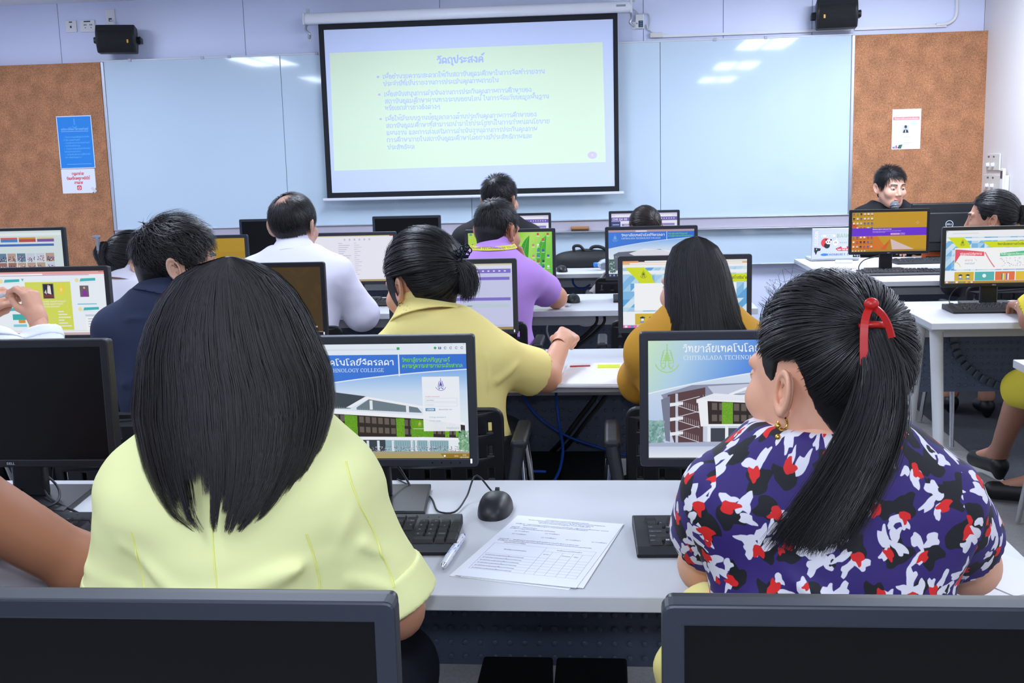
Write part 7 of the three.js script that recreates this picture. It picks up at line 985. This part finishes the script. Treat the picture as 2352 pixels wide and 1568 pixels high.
  part('body', new THREE.LatheGeometry([[0, 0], [0.028, 0], [0.032, 0.006], [0.032, 0.14], [0.027, 0.165], [0.014, 0.18], [0.0125, 0.19]].map((q) => new THREE.Vector2(...q)), 28).rotateZ(Math.PI / 2).translate(0.14, 0, 0), phys(0xe6f0f8, 0.12, { transmission: 0.8, thickness: 0.002, ior: 1.4 }), w); part('label', move(new THREE.CylinderGeometry(0.0328, 0.0328, 0.09, 28, 1, true), 0.06, 0, 0, 0, 0, Math.PI / 2), mat(0xffffff, 0.5, { map: bt, side: THREE.DoubleSide }), w); part('cap', move(cyl(0.014, 0.014, 0.018, 20), -0.058, 0, 0, 0, 0, Math.PI / 2), mat(0x2b78d0, 0.4), w);
  // black bag
  const g = thing('bag', 'soft black bag with raised handles lying on the desk by the glass board', 'bag', [-0.15, 0.74, -6.66]);
  part('body', toGeo([net((x, y, z) => Math.max(smin(ellS([0.0, 0.035, 0], [0.19, 0.062, 0.1])(x, y, z), capS([-0.12, 0.03, 0.03], [0.1, 0.04, 0.03], 0.05, 0.045)(x, y, z), 0.05) + 0.012 * vn(x * 14, y * 18, z * 14), 0.001 - y), [-0.26, -0.02, -0.16], [0.3, 0.16, 0.16], 0.008)]), mat(0x101216, 0.65), g);
  part('handle', tube([[-0.06, 0.08, 0.05], [-0.065, 0.125, 0.05], [-0.03, 0.128, 0.05], [0.0, 0.1, 0.05], [0.04, 0.095, 0.05]], 0.009, 30, 8), mat(0x0b0c0f, 0.6), g); part('handle', tube([[0.03, 0.085, 0.045], [0.04, 0.115, 0.045], [0.08, 0.122, 0.04], [0.13, 0.1, 0.04], [0.17, 0.06, 0.04]], 0.01, 30, 8), mat(0x0b0c0f, 0.6), g);
  // tote hanging on a chair
  const tt = thing('tote_bag', 'grey cloth tote hanging beside the empty chair', 'bag', [-0.075, 0.655, -5.98]);
  part('cloth', toGeo([net((x, y, z) => smin(capS([0.05, 0.1, 0], [-0.03, -0.02, 0.01], 0.016, 0.026)(x, y, z), capS([-0.03, -0.02, 0.01], [-0.04, -0.16, 0.01], 0.026, 0.02)(x, y, z), 0.03) + 0.008 * vn(x * 40, y * 22, z * 40), [-0.12, -0.24, -0.08], [0.12, 0.16, 0.08], 0.006)]), cloth(0xa09a9c), tt); part('strap', tube([[0.045, 0.11, 0.012], [0.02, 0.06, 0.03], [0.03, -0.02, 0.03], [0.06, -0.09, 0.02]], 0.007, 24, 6), cloth(0x8d878a), tt);
  // eraser
  const er = thing('board_eraser', 'small wooden board eraser on the marker ledge', 'eraser', [-0.215, 0.87, -8.012]); part('block', rbox(0.13, 0.02, 0.04, 0.006, 0, 0.022, 0), mat(0xb07a4c, 0.6), er); part('felt', rbox(0.126, 0.012, 0.038, 0.003, 0, 0.006, 0), mat(0x4a3a34, 0.9), er);
  // laptop covered in stickers
  const st = ctex(1024, 640, (x, w, h) => {
    rect(x, '#c6c9d4', 0, 0, w, h); x.save(); x.translate(40, 40); x.rotate(Math.PI / 2); latin(x, 'MISFITS', 0, 0, 'bold 104px sans-serif', '#6b5f86', 'left', 330); latin(x, 'MISFITS', 4, -4, 'bold 104px sans-serif', '#f2f2f8', 'left', 322); x.restore();
    rect(x, '#e8e8ee', 190, 130, 300, 44); latin(x, 'I', 205, 166, 'bold 40px serif', '#8a8e9a'); latin(x, '♥', 240, 166, 'bold 40px sans-serif', '#d8303a'); latin(x, 'KOREA', 300, 166, 'bold 38px serif', '#8a8e9a', 'left', 170); latin(x, 'BANG', 520, 190, 'bold 110px sans-serif', '#3f4a44', 'left', 300); latin(x, 'BANG', 524, 186, 'bold 106px sans-serif', '#a9c29a', 'left', 292);
    x.fillStyle = '#d83a34'; x.beginPath(); x.arc(290, 300, 100, 0, 7); x.fill(); x.fillStyle = '#1a1c20'; x.beginPath(); x.arc(320, 360, 62, 0, 7); x.fill(); x.fillStyle = '#f2f2f2'; x.beginPath(); x.ellipse(350, 280, 62, 52, 0, 0, 7); x.fill(); for (const [a, b, r] of [[328, 285, 14], [375, 285, 14], [300, 240, 18], [400, 240, 18]]) { x.fillStyle = '#15171a'; x.beginPath(); x.arc(a, b, r, 0, 7); x.fill(); }
    x.fillStyle = '#f4f4fa'; x.beginPath(); x.ellipse(500, 300, 56, 60, 0, 0, 7); x.fill(); poly(x, '#f4f4fa', [[505, 232], [530, 200], [534, 232]]); rect(x, '#4a4450', 478, 280, 44, 34); latin(x, 'N', 486, 310, 'bold 34px sans-serif', '#fff'); latin(x, 'R E A R', 590, 320, 'bold 46px sans-serif', '#a08f98', 'left', 180);
    poly(x, '#c83038', [[500, 430], [620, 380], [660, 420], [760, 380], [880, 430], [800, 480], [560, 480]]); latin(x, 'VANS', 690, 424, 'bold 44px sans-serif', '#fff', 'center', 130); latin(x, '"OFF THE WALL"', 690, 468, 'bold 44px sans-serif', '#fff', 'center', 300); poly(x, '#15171c', [[50, 400], [190, 420], [180, 470], [120, 480], [90, 560], [50, 480]]); poly(x, '#f2f2f6', [[85, 430], [110, 425], [100, 455]]);
    x.fillStyle = '#2f7ad0'; x.beginPath(); x.ellipse(270, 555, 80, 28, 0, 0, 7); x.fill(); latin(x, 'CHONBURI F. C.', 330, 578, 'bold 64px sans-serif', '#2a62c0', 'left', 500); rect(x, '#22242a', 880, 500, 140, 120); latin(x, 'C?J', 900, 590, 'bold 70px sans-serif', '#e8e8ec');
  });
  const lp = thing('laptop', 'silver laptop with its lid covered in stickers, on the far white desk', 'laptop', [1.342, 0.742, -6.72]);
  const lid = part('lid', rbox(0.285, 0.185, 0.008, 0.0035, 0, 0.0925, 0), M.silver, lp, [0, 0.012, 0]); lid.rotation.x = 0.1; part('sticker_sheet', new THREE.PlaneGeometry(0.28, 0.18).translate(0, 0.0925, 0.0042), mat(0xffffff, 0.45, { map: st }), lid); part('base', rbox(0.285, 0.014, 0.2, 0.004, 0, 0.007, -0.11), M.silver, lp);
  const ph = thing('phone', 'white phone lying flat in front of the sticker laptop', 'phone', [1.372, 0.7405, -6.62]); ph.rotation.y = 1.35; part('body', rbox(0.065, 0.012, 0.1, 0.005, 0, 0.006, 0), M.white, ph); part('glass', box(0.056, 0.0008, 0.08, 0, 0.0124, 0), mat(0xc3c9dc, 0.15), ph);
  const of = thing('folder', 'orange folder on the desk behind the orange desktop monitor', 'folder', [1.925, 0.742, -6.8]); part('cover', rbox(0.12, 0.05, 0.012, 0.003, 0, 0.025, 0), mat(0xe0662a, 0.6), of); part('pages', box(0.112, 0.044, 0.006, 0, 0.024, -0.009), M.paper, of);
  // yellow cloth on the arm of the chair
  const yc = thing('cloth', 'pale yellow cloth bunched beside the floral dress at the desk edge', 'cloth', [0.118, 0.73, -1.44]); part('fabric', toGeo([net((x, y, z) => smin(ellS([0.012, 0.0, 0], [0.05, 0.07, 0.045])(x, y, z), capS([-0.03, -0.05, 0], [-0.02, -0.1, 0.0], 0.03, 0.03)(x, y, z), 0.05) + 0.014 * vn(x * 34, y * 16, z * 34), [-0.14, -0.26, -0.1], [0.12, 0.12, 0.1], 0.005)]), cloth(0xeedf8a), yc);
}
// computers under the desks
function tower(label, x, z, h = 0.41) {
  const t = thing('computer_tower', label, 'computer', [x, 0, z], 0, 'black computer towers under the desks');
  part('case', rbox(0.138, h - 0.01, 0.36, 0.006, 0, h / 2 + 0.005, 0), M.matteBlack, t); part('front_panel', rbox(0.13, h - 0.03, 0.012, 0.004, 0, h / 2 + 0.005, 0.184), mat(0x0d0e12, 0.35), t);
  part('drive_bay', box(0.11, 0.02, 0.004, 0, h - 0.06, 0.19), mat(0x17191e, 0.3), t); part('sticker', box(0.06, 0.012, 0.002, 0.02, h - 0.1, 0.191), mat(0x9aa2ac, 0.5), t); part('power_button', move(cyl(0.007, 0.007, 0.003, 14), -0.04, h - 0.03, 0.191, Math.PI / 2), mat(0x2c3036, 0.3), t);
  for (const s of [-0.05, 0.05]) part('foot', box(0.02, 0.008, 0.3, s, 0.004, 0), M.rubber, t);
}
tower('black computer tower at the bottom middle of the picture, nearer the yellow shirt', -0.19, -1.86); tower('black computer tower at the bottom middle of the picture, nearer the floral dress', -0.045, -1.86);
tower('black computer tower under the sticky-note desk, within the blue cable loop', -0.235, -3.42); tower('black computer tower under the sticky-note desk, beside the cable loop', -0.092, -3.42);
// cables
const cableThing = (name, label, pts, r, m, n = 60) => solo(name, tube(pts, r, n, 8), m, label, 'cable');
cableThing('network_cable', 'blue network cable crossing under the sticky-note desk', [[-0.3, 0.66, -3.55], [-0.283, 0.613, -3.5], [-0.234, 0.547, -3.5], [-0.15, 0.488, -3.5], [-0.03, 0.444, -3.5], [0.05, 0.42, -3.5]], 0.0045, M.blueCable);
cableThing('network_cable', 'blue network cable looping in front of the black computer towers', [[-0.176, 0.67, -3.45], [-0.174, 0.626, -3.4], [-0.163, 0.546, -3.36], [-0.152, 0.488, -3.3], [-0.173, 0.425, -3.22], [-0.222, 0.39, -3.2], [-0.285, 0.4, -3.21], [-0.3, 0.44, -3.24], [-0.25, 0.45, -3.215], [-0.2, 0.45, -3.21]], 0.0045, M.blueCable, 90);
cableThing('power_cable', 'bundle of thick black cables under the sticky-note desk', [[-0.04, 0.66, -3.58], [-0.05, 0.615, -3.55], [-0.108, 0.534, -3.55], [-0.157, 0.468, -3.55], [-0.21, 0.4, -3.6]], 0.008, M.cable);
cableThing('power_cable', 'second thick black cable beside the black bundle under that desk', [[-0.0, 0.66, -3.58], [-0.02, 0.61, -3.55], [-0.08, 0.53, -3.55], [-0.14, 0.45, -3.56], [-0.2, 0.38, -3.6]], 0.007, M.cable);
cableThing('network_cable', 'white cable with a blue plug under the desk of the man in purple', [[-0.29, 0.665, -5.1], [-0.29, 0.645, -5.1], [-0.299, 0.588, -5.1], [-0.268, 0.505, -5.1], [-0.26, 0.45, -5.12]], 0.0045, M.whiteCable);
cableThing('network_cable', 'short white cable with a blue plug under the empty chair desk', [[-0.165, 0.66, -5.1], [-0.155, 0.63, -5.1], [-0.138, 0.615, -5.1], [-0.1, 0.612, -5.1], [-0.07, 0.625, -5.1]], 0.0045, M.whiteCable);
for (const [i, dx] of [[0, 0], [1, 0.035]]) cableThing('power_cable', ['thick black cable slanting under the desk of the man in purple', 'thick black cable slanting beside another, nearer the empty chair'][i], [[-0.065 + dx, 0.665, -5.1], [-0.065 + dx, 0.63, -5.1], [-0.11 + dx, 0.575, -5.1], [-0.2 + dx, 0.505, -5.1], [-0.27 + dx, 0.44, -5.12]], 0.0085, M.cable);
cableThing('network_cable', 'blue network cable under the desk with the black bag', [[-0.226, 0.673, -6.6], [-0.222, 0.645, -6.6], [-0.2, 0.62, -6.6], [-0.16, 0.615, -6.6], [-0.12, 0.635, -6.6]], 0.006, M.blueCable);
cableThing('network_cable', 'blue network cable hanging beside the elbow in pale yellow', [[-0.43, 0.66, -2.02], [-0.428, 0.485, -2.0], [-0.419, 0.44, -2.0], [-0.408, 0.38, -2.0], [-0.41, 0.2, -2.02]], 0.0055, M.blueCable);
cableThing('monitor_cable', 'thin black cable looped at the foot of the log-in page monitor', [[-0.46, 0.83, -2.03], [-0.43, 0.79, -2.09], [-0.395, 0.75, -2.06], [-0.378, 0.75, -1.98], [-0.372, 0.745, -1.9], [-0.39, 0.745, -1.885]], 0.0022, M.cable);
cableThing('monitor_cable', 'thin black cable looped at the foot of the switched off monitor by the bare arm', [[-1.25, 0.79, -2.08], [-1.184, 0.8, -2.06], [-1.086, 0.77, -2.0], [-1.055, 0.757, -1.93], [-1.08, 0.757, -1.89], [-1.15, 0.757, -1.95], [-1.147, 0.775, -2.03], [-1.08, 0.757, -1.96], [-0.99, 0.745, -1.9]], 0.0024, M.cable, 90);
cableThing('monitor_cable', 'black cable arching at the foot of the orange desktop monitor', [[1.45, 0.82, -6.12], [1.37, 0.8, -6.1], [1.33, 0.765, -6.04], [1.335, 0.746, -6.0], [1.38, 0.745, -6.02]], 0.003, M.cable);
cableThing('monitor_cable', 'thin black cable arching over the keyboard of the white-legged desk', [[1.5, 0.83, -4.66], [1.43, 0.81, -4.68], [1.395, 0.765, -4.66], [1.4, 0.745, -4.62], [1.44, 0.745, -4.64]], 0.0025, M.cable);
{ // jointed cable guide under the side desk
  const t = thing('cable_guide', 'jointed dark plastic cable guide hanging under the white-legged desk', 'cable guide', [1.428, 0.69, -4.7]), c = new THREE.CatmullRomCurve3([[0, 0, 0], [0.0, -0.06, -0.01], [0.03, -0.165, -0.02], [0.1, -0.245, -0.03], [0.2, -0.3, -0.03], [0.29, -0.32, -0.03], [0.36, -0.38, -0.03], [0.38, -0.5, -0.03]].map((p) => V(...p))), m = mat(0x4b545e, 0.35);
  for (let i = 0; i < 22; i++) { const p = c.getPointAt(i / 21.5), d = c.getTangentAt(i / 21.5); const s = part('segment', keyGeo.get('spine') ?? (keyGeo.set('spine', rbox(0.034, 0.024, 0.022, 0.005, 0, 0, 0, 1)), keyGeo.get('spine')), m, t, [p.x, p.y, p.z]); s.rotation.z = Math.atan2(-d.x, d.y) + Math.PI; }
}
renderer.render(scene, camera);
